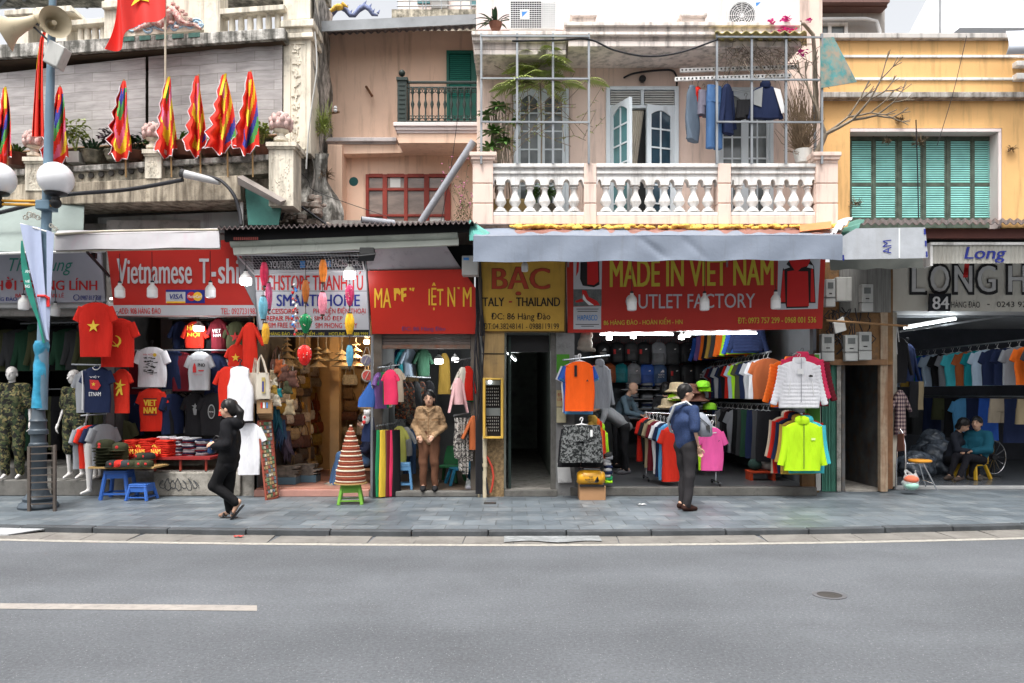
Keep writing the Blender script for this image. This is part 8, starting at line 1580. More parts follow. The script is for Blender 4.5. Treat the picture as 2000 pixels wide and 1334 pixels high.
def frond(mb,p,d,L_,n=14,w_=.016,droop=.6):
 d=Vector(d).normalized();sd=d.cross(Vector((0,0,1))).normalized();pts=[p+d*L_*i/n+Vector((0,0,-droop*L_*(i/n)**2))for i in range(n+1)];mb.tube(pts,.004,4)
 for i in range(3,n+1):
  ll=L_*.42*math.sin(math.pi*(.15+.8*i/n))
  for s in(-1,1):leaf(mb,pts[i],sd*s+d*.6,ll,w_,.5,3)
t=thing('palm_plant','feathery palm growing through the left metal trellis of the balcony','plant',P(1060,318,11.75));mb=MB();c=P(1055,150,11.7)
for _ in range(24):a=RND.uniform(0,6.28);frond(mb,c+Vector((RND.uniform(-.1,.1),0,RND.uniform(-.25,.25))),(math.cos(a),math.sin(a)*.6-.2,RND.uniform(.1,1)),RND.uniform(.4,.75))
for x,y in((1175,155),(1130,160),(985,165)):frond(mb,P(x-45 if x>1000 else x+30,y+8,11.6),(1 if x>1000 else-1,-.2,.5),.5)
mb.build('fronds',m_leafy,t,fix=False);mb=MB();mb.tube([P(1056,425,11.75),P(1058,260,11.75),P(1055,150,11.7)],.014,6);mb.build('stem',m_bark,t)
t=thing('dracaena','bushy dracaena with aerial roots at the left end of the balcony','plant',P(975,425,11.75));mb=MB()
for x,y,n,L_ in((975,212,40,.24),(965,260,60,.26),(985,280,50,.22),(955,290,40,.22),(1000,240,24,.18),(950,225,22,.2)):
 for _ in range(n):leaf(mb,P(x,y,11.7),rdir(.5),L_*RND.uniform(.7,1.2),.026,.5,5)
mb.build('foliage',m_leaf,t,fix=False);mb=MB()
for k in range(34):x=962+RND.uniform(0,34);mb.tube([P(x+RND.uniform(-14,14),320+RND.uniform(0,90),11.7),P(x,270,11.72),P(x+RND.uniform(-9,9),200+RND.uniform(0,50),11.72)],RND.uniform(.003,.010),4)
mb.build('stem',m_bark,t)
t=thing('climbing_vine','thin wiry vine with sparse leaves scrambling over the left trellis','plant',P(1040,318,11.5));mb=MB();lf=MB()
for k in range(26):
 p=P(RND.uniform(940,1150),RND.uniform(200,318),11.5);q=P(RND.uniform(940,1190),RND.uniform(110,260),RND.uniform(11.3,11.8));m_=p.lerp(q,.5)+Vector((RND.uniform(-.3,.3),0,RND.uniform(-.2,.3)));mb.tube([p,p.lerp(m_,.6),m_,m_.lerp(q,.6),q],.004,4)
 for _ in range(9):u=RND.random();leaf(lf,p.lerp(m_,u)if RND.random()<.5 else m_.lerp(q,u),rdir(.1),RND.uniform(.04,.08),.012,.3,2)
mb.build('stem',m_dry,t,fix=False);lf.build('foliage',m_leafy,t,fix=False)
t=thing('leafless_tree','bare branching frangipani leaning out over the yellow house','tree',P(1590,318,11.6));mb=MB()
def br(p,d,L_,r,n):
 d=d.normalized();q=p+d*L_;mb.tube([p,p.lerp(q,.5)+Vector((0,0,-.02*L_)),q],[r,r*.85,r*.72],6)
 if n:
  for s in((-1,1)if n>1 else(-1,1,.2)):br(q,d+Vector((RND.uniform(-.1,.25),RND.uniform(-.4,.2),s*RND.uniform(.35,.7)+.12)),L_*RND.uniform(.6,.85),r*.7,n-1)
mb.tube([P(1585,318,11.6),P(1600,290,11.5),P(1612,262,11.45)],[.05,.045,.04],8);br(P(1612,262,11.45),Vector((.9,-.2,.45)),.42,.030,4);br(P(1612,262,11.45),Vector((-.35,-.1,.9)),.42,.028,3);br(P(1612,262,11.45),Vector((1.0,-.15,.75)),.40,.024,3);mb.build('branches',m_bark,t,smooth=60,fix=False)
t=thing('dead_bush','dense dry twiggy bush in a white pot at the right end of the balcony','plant',P(1565,318,11.7));c=P(1567,318,11.65);mb=MB();mb.lathe([(.10,0),(.13,.15),(.14,.19),(.12,.19)],c,14);mb.build('pot',m_potw,t,smooth=40);mb=MB()
for k in range(240):
 q=P(RND.gauss(1562,20),RND.uniform(150,300),RND.uniform(11.4,12.0));mb.tube([c+Vector((RND.uniform(-.08,.08),0,.18)),c.lerp(q,.5)+Vector((RND.uniform(-.12,.12),0,.05)),q],[.007,.006,.003],3)
mb.build('twigs',m_dry,t,fix=False)
t=thing('bougainvillea','bougainvillea with a few magenta blooms climbing over the right trellis top','plant',P(1530,318,11.7));mb=MB()
mb.tube([P(1596,240,11.7),P(1592,120,11.6),P(1588,68,11.5),P(1570,47,11.5),P(1545,45,11.5),P(1530,60,11.5)],[.03,.03,.028,.024,.02,.012],6)
for k in range(120):p=P(RND.uniform(1410,1590),RND.uniform(70,130),11.5);q=p+Vector((RND.uniform(-.35,.35),RND.uniform(-.2,.2),RND.uniform(-.45,.25)));mb.tube([p,p.lerp(q,.5)+Vector((RND.uniform(-.06,.06),0,RND.uniform(-.06,.06))),q],.005,3)
mb.build('stem',m_bark,t,fix=False);mb=MB()
for x,y,r in((1505,43,7),(1536,38,8),(1530,60,11),(1545,62,9),(1580,40,4),(1512,65,4),(1567,103,6),(1520,68,4)):
 for _ in range(int(r*4)):leaf(mb,P(x+RND.gauss(0,r*.45),y+RND.gauss(0,r*.4),11.45+RND.uniform(-.08,.08)),rdir(.2),.055,.022,.2,2)
mb.build('blossom',M('magenta_bract',(.72,.05,.34),var=.2),t,fix=False)
t=thing('flowering_vine','thin vine with tiny pink flowers along the grey drain pipe','plant',P(900,432,12.2));mb=MB();lf=MB();fl=MB()
for k in range(16):
 p=P(RND.uniform(880,925),432,12.2);q=P(RND.uniform(870,930),RND.uniform(310,400),12.2);mb.tube([p,p.lerp(q,.5)+Vector((RND.uniform(-.1,.1),0,0)),q],.003,3)
 for _ in range(14):u=RND.random();leaf(lf,p.lerp(q,u)+Vector((RND.uniform(-.08,.08),0,0)),rdir(.1),.04,.01,.3,2)
 for _ in range(3):fl.ball(q+Vector((RND.uniform(-.12,.12),-.03,RND.uniform(-.12,.12))),.012,5)
mb.build('stem',m_dry,t,fix=False);lf.build('foliage',m_leaf,t,fix=False);fl.build('blossom',M('pink_petal',(.6,.22,.36)),t)
potplant(P(968,58,11.9),.1,.1,m_pot,'strap',.42,.2,m_leaf2,'broad-leaved plant beside the left air conditioner',26)
for x,pm,lab in((1046,m_potw,'small plant in a pale pot behind the third baluster'),(1072,m_potgl,'small plant in a grey pot behind the fifth baluster')):potplant(P(x,428,11.9),.12,.22,pm,'bush',.35,.14,m_leaf,lab,20)
t=thing('planter_box','ochre planter box behind the left balusters','planter',P(1000,425,11.8));mb=MB();mb.pbox(958,388,1036,425,11.8,.3);mb.build('box_body',M('ochre_box',(.45,.33,.14)),t,bevel=.01)
# ---- trellises, laundry, air conditioners, sheets
YT=11.32
for xs,ys,lab in(([940,1010,1080,1150],(70,153,238),'grey metal tube trellis over the left balcony bay'),([1400,1468,1535,1605],(72,155,238),'grey metal tube trellis over the right balcony bay')):
 t=thing('metal_trellis',lab,'trellis',P(xs[1],318,YT),'metal tube trellises on the balcony')
 for x in xs:mb=MB();mb.bar(P(x,66,YT),P(x,320,YT),.032);mb.build('upright',m_galv,t)
 for y in ys:mb=MB();mb.bar(P(xs[0],y,YT-.03),P(xs[-1],y+1,YT-.03),.024);mb.build('crossbar',m_galv,t)
 mb=MB()
 for x in xs:mb.bar(P(x,100,YT),P(x,75,YT+.5),.03)
 mb.build('brace',m_galv,t)
 if xs[0]>1200:mb=MB();mb.bar(P(1590,95,YT+.45),P(1592,318,YT+.45),.035);mb.bar(P(1605,155,YT),P(1590,160,YT+.45),.025);mb.build('upright',m_galv,t)
for x0,x1,y,Y in((1328,1557,138,11.7),(1318,1545,155,11.55)):
 t=thing('perforated_rail','white perforated drying rail, '+('upper one, behind' if y<150 else 'lower one, carrying the laundry'),'drying rail',P(1440,y,Y));mb=MB();mb.bar(P(x0,y,Y),P(x1,y-7,Y),.04,.055);
 for k in range(30):u=(k+.5)/30;q=P(x0,y,Y).lerp(P(x1,y-7,Y),u);mb.box(q.x-.012,q.x+.012,q.y-.024,q.y-.02,q.z-.012,q.z+.012,1)
 mb.build('bar',[m_white,m_black],t)
fgar('dress',(.10,.13,.17),1352,168,275,34,11.5,'slate blue dress drying at the left of the balcony rail',seed=0,rz=.7);fgar('tee','red',1363,170,225,26,11.62,'red shirt drying behind the slate dress',seed=1,rz=.8);fgar('shorts',(.16,.15,.19),1375,178,226,30,11.55,'grey speckled shorts drying beside the jeans',seed=0,rz=.6);fgar('pants',(.06,.13,.27),1395,168,290,36,11.5,'blue denim dungarees drying on the balcony rail',seed=1,rz=.4);fgar('shirt','navy',1421,165,262,30,11.55,'navy long shirt drying right of the jeans',seed=0,rz=.8);fgar('shorts','black',1457,196,232,40,11.6,'black shorts clipped on the balcony rail',seed=1)
t=fgar('jacket','navy',1495,168,232,52,11.55,'navy and white varsity jacket drying at the right',seed=1,slv=.42);decal(t,[[(.10,-.05),(.2,-.08),(.28,-.42),(.22,-.44)]],m_wp,d=.07);decal(t,[[(-.06,-.04),(-.2,-.1),(-.2,-.3),(-.08,-.34)]],M('grey_print'),d=.066)
for x0,x1,fx,fr,lab,lx in((995,1086,1025,29,'white air conditioner with a square dark grille above the left of the eave',1025),(1412,1488,1449,26,'white air conditioner with a round fan grille above the right of the eave',1481)):
 t=thing('air_conditioner',lab,'air conditioner',P((x0+x1)/2,57,11.7),'outdoor air conditioners on the eave');mb=MB();mb.pbox(x0,-8,x1,57,11.65,.35);mb.build('casing',M('ac_white',(.66,.67,.66),rough=.45,dirt=.1,streak=.1),t,bevel=.012);mb=MB()
 if fx<1200:
  mb.pbox(997,2,1057,54,11.642,.01);mb.build('grille_back',m_black,t);mb=MB()
  for k in range(14):mb.pbox(997,2+4*k,1086,2.8+4*k,11.63,.008);
  for k in range(20):mb.pbox(997+4.6*k,2,997.7+4.6*k,54,11.632,.008)
  mb.build('grille',m_opal,t);mb=MB();mb.pbox(1016,19,1034,37,11.622,.008);mb.build('badge',m_white,t);mb=MB();sheet(mb,[(1019,23),(1031,22),(1020,33)],11.62,.002);mb.build('badge_mark',i_sky,t,fix=False)
 else:
  mb.lathe([(.20,0),(.20,.012),(.01,.013)],P(1449,30,11.65),28,ax=(0,-1,0));mb.build('grille_back',M('grille_grey',(.12,.12,.12)),t);mb=MB()
  for k in range(1,7):mb.tube([P(1449,30,11.632)+Vector((.032*k*math.cos(a),0,.032*k*math.sin(a)))for a in[i*.28 for i in range(24)]],.004,4)
  for k in range(12):a=k*.5236;mb.tube([P(1449,30,11.632),P(1449,30,11.632)+Vector((.2*math.cos(a),0,.2*math.sin(a)))],.004,4)
  mb.build('grille',m_opal,t);mb=MB();sheet(mb,[(1476,5),(1486,4),(1477,13)],11.65,.003);mb.build('badge_mark',i_sky,t,fix=False)
t=thing('yellow_roof_sheet','yellowed translucent roof sheet on top of the right trellis','roof sheet',P(1490,95,11.6));mb=MB();mb.grid(lambda u,v:P(1396+180*u,62+28*v,11.25+.5*v)+Vector((0,0,.02*math.sin(u*60))),120,2,th=.008);mb.build('sheet',M('yellow_fibre',(.55,.47,.20),rough=.5,var=.2,dirt=.3),t,fix=False)
t=thing('teal_sheet','peeling teal metal sheet hung at the right end of the balcony','sheet',P(1640,180,11.3));mb=MB();mb.slab([P(1602,75,11.3),P(1604,172,11.25),P(1674,160,11.45),P(1628,72,11.4)],.01);mb.build('sheet',M('teal_peeling',(.07,.24,.24),rough=.6,var=.4,vs=3,dirt=1,dc=(.30,.24,.18)),t)
t=thing('corner_tarp','pale tarpaulin rolled over the parapet at the upper right edge','tarpaulin',P(1985,105,12.6));mb=MB();mb.grid(lambda u,v:P(1964+140*u+6*math.sin(v*3),62-4*u+44*v,12.5-.25*math.sin(v*2.4)),20,10,th=.01);mb.build('canvas',M('pale_tarp',(.58,.62,.68),var=.1,dirt=.15),t,smooth=60,fix=False)
def wire(pts,r,label,mat=None,name='cable',cat='cable'):
 t=thing(name,label,cat,pts[len(pts)//2]);mb=MB();n=len(pts);q=[]
 for i in range(n-1):
  p0,p1,p2,p3=pts[max(0,i-1)],pts[i],pts[i+1],pts[min(n-1,i+2)]
  for k in range(8):u=k/8;q.append(.5*((2*p1)+(p2-p0)*u+(2*p0-5*p1+4*p2-p3)*u*u+(3*p1-p0-3*p2+p3)*u**3))
 q.append(pts[-1]);mb.tube(q,r,6);mb.build(name+'_run' if name!='cable' else 'core',mat or m_cable,t,smooth=60)
wire([P(1000,80,11.3),P(1085,79,11.3),P(1150,77,11.3),P(1200,98,11.3),P(1265,110,11.3),P(1330,102,11.3),P(1402,77,11.3)],.014,'thick black cable sagging across the front of the eave')
wire([P(-40,425,11.4),P(60,400,11.4),P(125,381,11.4),P(250,370,11.4),P(358,351,11.4)],.03,'thick grey-black cable crossing behind the lamp post to the street lamp tube');wire([P(402,344,11.4),P(430,352,11.35),P(455,378,11.3),P(467,410,11.3),P(471,440,11.25)],.026,'thick cable bending down from the street lamp tube')
for a,lab in(([(545,300),(600,350),(620,375),(760,424)],'thin wire from the mossy wall down to the dark roof'),([(470,415),(500,412),(540,432)],'thin wire across the green hoarding'),([(900,178),(882,320),(860,440)],'thin wire before the peach wall near the drain pipe')):wire([P(x,y,11.9)for x,y in a],.005,lab)
wire([P(615,62,11.9),P(619,130,11.9),P(610,200,11.9),P(603,255,11.9),P(598,330,11.9)],.012,'white cable running down the mossy party wall',m_wcable);wire([P(1888,70,12.7),P(1862,180,12.6),P(1830,285,12.6)],.005,'thin wire slanting over the yellow wall');wire([P(1789,234,12.7),P(1792,330,12.8),P(1794,425,12.8)],.009,'thin rusty rod standing before the shutters')
wire([P(1218,152,12.2),P(1240,143,12.2),P(1290,137,12.2),P(1316,140,12.2),P(1322,165,12.2),P(1312,195,12.2)],.016,'black cable looping above the open balcony door')
wire([P(x,y,11.85)for x,y in((548,430),(560,405),(580,400),(605,415),(640,440))],.022,'black cable bunch over the rubble beside the green hoarding')
t=thing('drain_pipe','slanting grey plastic pipe leaning against the peach house','pipe',P(822,432,11.9));mb=MB();mb.tube([P(925,276,11.7),P(822,434,11.9)],.055,14);mb.build('pipe',M('pvc_grey',(.30,.31,.34),rough=.45,var=.08),t,smooth=60)
t=thing('drain_pipe','short open-ended grey pipe lying on the dark roof','pipe',P(735,436,11.8));mb=MB();mb.tube([P(706,429,11.7),P(770,436,11.9)],.05,14);mb.build('pipe',M('pvc_grey'),t,smooth=60);mb=MB();mb.lathe([(.042,.0),(.042,.004)],P(706,429,11.7),14,ax=(-1,-.1,0));mb.build('mouth',m_dark,t)
t=thing('street_lamp_tube','grey tubular street lamp lying below the parapet flags','street lamp',P(390,350,11.4));mb=MB();mb.tube([P(356,338,11.35),P(366,341,11.35),P(430,356,11.4)],[.055,.06,.045],14);mb.build('housing',M('lamp_grey',(.42,.42,.42),rough=.5,var=.1),t,smooth=60);mb=MB();mb.tube([P(353,337.5,11.345),P(360,339.5,11.35)],.064,14);mb.build('end_cap',M('charcoal'),t)
t=thing('insulator','white insulator on a rusty bracket at the edge of the peach wall','insulator',P(655,222,12.6));mb=MB();mb.bar(P(640,222,13.2),P(662,219,12.8),.03);mb.build('bracket',m_wood,t);mb=MB();mb.lathe([(.02,0),(.035,.02),(.025,.05),(.035,.06),(.02,.10)],P(655,219,12.8),10);mb.build('knob',m_opal,t)
t=thing('wall_hook','rusty metal hook on the peach wall','hook',P(722,190,13.2));mb=MB();mb.bar(P(715,169,13.25),P(727,188,13.1),.03);mb.build('hook',M('rust_metal',(.18,.08,.04)),t)
# ---- the other side of the street (behind the camera) shades the shops
for x,w_,h,c in((-24,9,7.5,(.5,.42,.3)),(-15,8,8.5,(.45,.4,.36)),(-7,7,7.8,(.5,.38,.3)),(0,8,8.6,(.5,.48,.44)),(8,8,7.6,(.48,.36,.2)),(16,10,8.4,(.45,.42,.4))):
 t=thing('opposite_house',f'{["tall", "plain", "low"][int(w_) % 3]} rendered house across the street, {abs(x)} metres {"left" if x < 0 else "right"} of the viewer' if x else 'rendered house straight across the street behind the viewer','house',(x,-4,0));mb=MB();mb.box(x-w_/2,x+w_/2,-9,-4,0,h);mb.build('wall',M(f'opposite_{"abcdefghij"[int(x+24)//5]}',c,streak=.3),t)
 for k in range(2):mb=MB();mb.box(x-w_*.3+k*w_*.35,x-w_*.1+k*w_*.35,-4.0,-3.95,3.6,5.6);mb.build('window',m_glass,t)
 mb=MB();mb.box(x-w_*.45,x+w_*.45,-4,-3.0,2.8,3.0);mb.build('awning',m_corr,t)
 # ---- people and shop dummies
m_skin=M('skin',(.55,.33,.23),rough=.55,var=.06,vs=8);m_hair=M('black_hair',(.010,.009,.009),rough=.45,var=.3,vs=25,stretch=(4,4,1));m_dum=M('dummy_gloss',(.62,.60,.58),rough=.15,var=.03,spec=.6)
V3=lambda x,f,z:np.array((x,-f,z),float)
def wrinkle(a=.006,k=22):return lambda v:v+a*np.stack([np.sin(v[:,2]*k*1.3+v[:,1]*9),np.sin(v[:,2]*k+v[:,0]*14+1),.4*np.sin(v[:,0]*k+v[:,1]*k)],1)
def fr(fwd,up):
 f=np.array(fwd,float);f/=np.linalg.norm(f);u=np.array(up,float);u-=f*(u@f);u/=np.linalg.norm(u);return f,u,np.cross(f,u)
def head_prims(c,fwd,up,s=1):
 f,u,r=fr(fwd,up);A=[r,f,u];q=lambda a,b,d:np.array(c)+(r*a+f*b+u*d)*s
 return[('e',q(0,-.008,.03),(.078*s,.096*s,.092*s),A),('e',q(0,.018,-.03),(.062*s,.072*s,.082*s),A),('e',q(0,.045,-.075),(.036*s,.036*s,.03*s),A),('c',q(0,.085,.012),q(0,.106,-.022),.011*s,.017*s,.012),('e',q(0,.085,-.052),(.026*s,.014*s,.011*s),A,.01)]+[('e',q(e*.078,-.006,-.008),(.012*s,.024*s,.034*s),A,.01)for e in(-1,1)]+[('e',q(e*.03,.078,.028),(.026*s,.012*s,.010*s),A,.012)for e in(-1,1)],(f,u,r,q)
def hand(mb,w,d,n,s=1,curl=.5):
 "palm, four unequal fingers and a side thumb; w wrist, d direction, n palm normal"
 d=np.array(d,float);d/=np.linalg.norm(d);n=np.array(n,float);n-=d*(n@d);n/=np.linalg.norm(n);r=np.cross(d,n);w=np.array(w);p=[('c',w,w+d*.05*s,.024*s,.026*s)]
 for i,(o,l)in enumerate(((-.028,.062),(-.009,.072),(.010,.068),(.028,.054))):
  a=w+d*.08*s+r*o*s;b=a+(d*math.cos(curl)+n*math.sin(curl))*l*.5*s;c=b+(d*math.cos(2*curl)+n*math.sin(2*curl))*l*.55*s;p+=[('c',w+d*.035*s+r*o*.7*s,a,.013*s,.010*s,.01),('c',a,b,.0095*s,.0085*s,.004),('c',b,c,.0085*s,.007*s,.004)]
 a=w+d*.03*s-r*.025*s;b=a+(d*.6-r*.7+n*.3)*.04*s;p+=[('c',a,b,.013*s,.010*s,.008),('c',b,b+(d*.9+n*.4-r*.1)*.035*s,.010*s,.008*s,.004)];sdf(mb,p,.0055,.012)
def limbs(J,what,g=0):
 o=[]
 if 'T' in what:
  e=np.array((.058,0,0));o+=[('c',J['pel']+i*e*.9,J['che']+i*e*1.05,.088+g,.094+g)for i in(-1,1)]+[('c',J['pel']-(J['che']-J['pel'])*.2,J['che'],.085+g,.09+g),('c',J['shL']*.9+J['shR']*.1,J['shR']*.9+J['shL']*.1,.048+g,.048+g),('c',J['che'],J['nek'],.085+g,.045+g*.5)]
 for s in 'LR':
  if 'A' in what:o+=[('c',J['sh'+s],J['el'+s],.045+g,.038+g),('c',J['el'+s],J['wr'+s],.038+g,.026+g)]
  if 'a' in what:m_=J['sh'+s]+(J['el'+s]-J['sh'+s])*.85;o+=[('c',J['sh'+s],m_,.050+g,.052+g)]
  if 'L' in what:o+=[('c',J['hp'+s],J['kn'+s],.078+g,.053+g),('c',J['kn'+s],J['an'+s],.052+g,.036+g)]
 return o
def person(label,loc,rz,J,top,bot,hair='short',head=(None,(0,-1,0),(0,0,1)),sl='A',shoe=(.02,.018,.018),skin=None,gt=.016,gb=.012,vox=.013,group=None,name='person',toes=None,hat=None,barefeet=False,topmat=None,botmat=None,dummy=False,hands=True,hscale=1,botlen=1.0,cat='person'):
 t=thing(name,label,cat,loc,group,rz);sk=skin or m_skin;hc,hf,hu=head;mb=MB()
 hp,(f,u,r,q)=head_prims(hc,hf,hu,hscale);pr=limbs(J,'TAL',-.012)+hp+[('c',J['nek'],np.array(hc)-u*.06-f*.01,.052,.048)]
 toes=toes or{}
 for s in 'LR':
  d=np.array(toes.get(s,V3(0,1,-.12)),float);d/=np.linalg.norm(d);pr+=[('c',J['an'+s]-d*.03,J['an'+s]+d*.13+np.array((0,0,-.035)),.036,.022)]
 sdf(mb,pr,vox*.8,.015)
 if hands:
  for s in 'LR':hand(mb,J['wr'+s],J['wr'+s]-J['el'+s]+J.get('hd'+s,np.zeros(3)),J.get('hn'+s,np.array((0,-.3,-1.))),.95)
 mb.build('body',sk,t,local=True,smooth=180)
 mk=lambda prims,nm,mat,col,k=.022,wr=None,v=vox:(lambda m_:setattr(m_,'color',(*col,1))if col else None)((sdf(_mb:=MB(),prims,v,k,warp=wr),_mb.build(nm,mat,t,local=True,smooth=180))[1])
 if top:mk(limbs(J,'T'+sl,gt)+J.get('xt',[]),'jacket' if sl=='A' else 'shirt',topmat or m_cloth,top,wr=wrinkle())
 if bot:
  B=dict(J)
  for s in 'LR':B['an'+s]=J['kn'+s]+(J['an'+s]-J['kn'+s])*botlen
  mk([('c',J['hpL'],J['hpR'],.082+gb,.082+gb),('c',J['pel']-np.array((.05,0,0)),J['pel']+np.array((-.05,0,.07)),.083+gb,.083+gb),('c',J['pel']+np.array((.05,0,0)),J['pel']+np.array((.05,0,.07)),.083+gb,.083+gb)]+limbs(B,'L',gb),'trousers',botmat or m_cloth,bot,wr=wrinkle(.005,18))
 if shoe and not barefeet:
  pr=[]
  for s in 'LR':d=np.array(toes.get(s,V3(0,1,-.12)),float);d/=np.linalg.norm(d);a=J['an'+s]+np.array((0,0,-.04));pr+=[('c',a-d*.05,a+d*.06,.042,.044),('c',a+d*.06,a+d*.15,.044,.030)]
  mk(pr,'shoes',m_cloth,shoe,.02)
 if dummy:return t
 for e in(-1,1):
  mb=MB();mb.ball(q(e*.03,.084,.012),(.010,.008,.006),8);mb.build('eye',m_black,t,local=True,smooth=180);mb=MB();mb.tube([q(e*.016,.092,.034),q(e*.034,.090,.038),q(e*.048,.078,.032)],.004,5);mb.build('eyebrow',m_hair,t,local=True)
 mb=MB();mb.tube([q(-.02,.094,-.052),q(0,.1,-.05),q(.02,.094,-.052)],.004,5);mb.build('mouth',M('lips',(.33,.12,.10)),t,local=True)
 if hair:
  A=[r,f,u];pr=[('e',q(0,-.016,.042),(.090,.108,.100),A)];low={'short':-.01,'mid':-.05,'tail':-.02,'thin':-.03}[hair]
  if hair=='mid':pr+=[('c',q(e*.072,-.02,.03),q(e*.078,-.02,-.075),.035,.030)for e in(-1,1)]+[('e',q(0,-.06,-.04),(.085,.05,.09),A)]
  if hair=='tail':pr+=[('e',q(0,-.07,-.01),(.075,.05,.08),A),('c',q(0,-.115,.03),q(0,-.16,-.03),.035,.045),('c',q(0,-.16,-.03),q(0,-.155,-.16),.045,.035),('c',q(0,-.155,-.16),q(.01,-.12,-.27),.035,.012)]
  if hair=='short':pr+=[('e',q(0,-.055,-.01),(.074,.05,.075),A)]
  pr+=[('-','e',q(0,.10,-.03),(.075,.085,.085),A),('-','c',q(-.1,.06,-.04),q(.1,.06,-.04),.055,.055)]
  if hair!='thin':sdf(mb2:=MB(),pr,.009,.02,warp=lambda v:v+.003*np.sin(v[:,[1,0,1]]*90+v[:,[2,2,0]]*40));mb2.build('hair',m_hair,t,local=True,smooth=180)
  else:sdf(mb2:=MB(),[('e',q(0,-.075,-.01),(.072,.03,.05),A)],.009,.02);mb2.build('hair',M('grey_hair',(.10,.095,.09)),t,local=True,smooth=180)
 return t
def stand(H,lean=0,sw=.18,knf=0.02):
 k=H/1.7;J={'pel':V3(0,0,.93*k),'che':V3(0,lean,1.22*k),'nek':V3(0,lean-.005,1.42*k)}
 for s,e in(('L',1),('R',-1)):J.update({'sh'+s:V3(e*sw*k,lean-.01,1.365*k),'hp'+s:V3(e*.085*k,0,.88*k),'kn'+s:V3(e*.095*k,knf,.48*k),'an'+s:V3(e*.10*k,-.02,.085),'el'+s:V3(e*(sw+.05)*k,lean-.04,1.08*k),'wr'+s:V3(e*(sw+.06)*k,lean+.05,.84*k)})
 return J
J=stand(1.56);c=P(446,1014,9.85);J.update(pel=V3(0,-.01,.80),che=V3(0,-.02,1.07),nek=V3(0,-.02,1.275),shL=V3(.15,-.03,1.215),shR=V3(-.15,0,1.215),elL=V3(.21,-.05,.97),elR=V3(-.2,0,.98),wrL=V3(.10,.13,.93),wrR=V3(-.04,.16,.97),hpL=V3(.075,-.01,.78),hpR=V3(-.075,-.01,.78),knL=V3(.08,.145,.43),anL=V3(.07,-.14,.20),knR=V3(-.07,.03,.42),anR=V3(-.06,.0,.085))
J['xt']=[('e',V3(0,-.12,1.22),(.13,.07,.08)),('c',V3(-.08,-.10,1.24),V3(.08,-.10,1.24),.05,.05),('c',V3(-.05,0,.80),V3(-.05,0,.70),.105,.11),('c',V3(.05,0,.80),V3(.05,0,.70),.105,.11)];J['hnL']=np.array((-1.,0,0));J['hdL']=V3(-.1,.1,.02)
w_=person('woman in a black hoodie and black trousers walking left along the pavement',(c.x,9.85,0),-math.pi/2,J,(.010,.010,.012),(.008,.008,.009),'tail',(V3(0,.0,1.40),V3(-.1,1,.02),(0,0,1)),shoe=None,toes={'L':V3(0,.6,-1),'R':V3(0,1,-.15)},gt=.024,gb=.022,barefeet=True,botlen=.93)
mb=MB()
for p,d in((V3(-.06,.0,.035),V3(0,1,-.04)),(V3(.07,-.13,.135),V3(0,.62,-.75))):
 d=d/np.linalg.norm(d);nz=np.array((0,d[2],-d[1]))*(1 if d[1]<0 else-1);mb.add([Vector(p-d*.09+np.array((e*.04,0,0))-nz*z_)for z_ in(.03,.045)for e in(-1,1)]+[Vector(p+d*.15+np.array((e*.045,0,0))-nz*z_)for z_ in(.03,.045)for e in(-1,1)],[(0,1,5,4),(2,6,7,3),(0,4,6,2),(1,3,7,5),(0,2,3,1),(4,5,7,6)])
 mb.tube([Vector(p+d*.07+np.array((.048*math.cos(a),0,0))+nz*(.048*math.sin(a)-.02))for a in[math.pi*i/8 for i in range(9)]],.016,6)
mb.build('slippers',m_black,w_,local=True,smooth=40)
t=thing('handbag','small blue bag held in front of the woman in black','bag',P(414,885,9.9));c=P(414,872,9.9);mb=MB();mb.rings([sring(c+Vector((0,0,z)),UX*a,UY*b,16,3)for a,b,z in((.035,.06,-.09),(.045,.08,-.07),(.035,.07,.03),(.015,.03,.08))]);o=mb.build('bag_body',m_nylon,t,smooth=60);o.color=(.02,.06,.16,1);mb=MB();mb.tube([c+Vector((0,0,.07)),c+Vector((.06,-.02,.14)),c+Vector((.12,-.02,.12))],.008,6);mb.build('strap',m_black,t)
J=stand(1.72);c=P(1339,996,10.55);J.update(che=V3(0,-.03,1.22),anL=V3(-.09,-.05,.085),anR=V3(.1,.03,.085),knL=V3(-.09,-.01,.48),knR=V3(.09,.06,.49),elL=V3(-.25,-.05,1.10),wrL=V3(-.20,.06,.87),elR=V3(.24,.04,1.10),wrR=V3(.14,.24,1.08));J['shR'],J['shL']=V3(.19,-.03,1.375),V3(-.19,-.01,1.375);J['hpL'],J['hpR']=V3(-.085,0,.88),V3(.085,0,.88);J['xt']=[('c',V3(-.055,.0,.98),V3(-.055,.01,.91),.105,.108),('c',V3(.055,.0,.98),V3(.055,.01,.91),.105,.108),('e',V3(0,.04,1.03),(.12,.10,.13))]
m_dot=M('dotted_navy',(.02,.038,.10),rough=.8,var=.35,vs=60)
w_=person('man in a navy short-sleeved shirt seen from behind, wearing a sling bag',(c.x,10.55,0),math.radians(118),J,(.03,.06,.2),(.028,.026,.028),'short',(V3(.01,.01,1.605),V3(-.35,1,-.05),(0,0,1)),sl='a',shoe=(.03,.013,.01),gt=.02,gb=.022,topmat=m_dot)
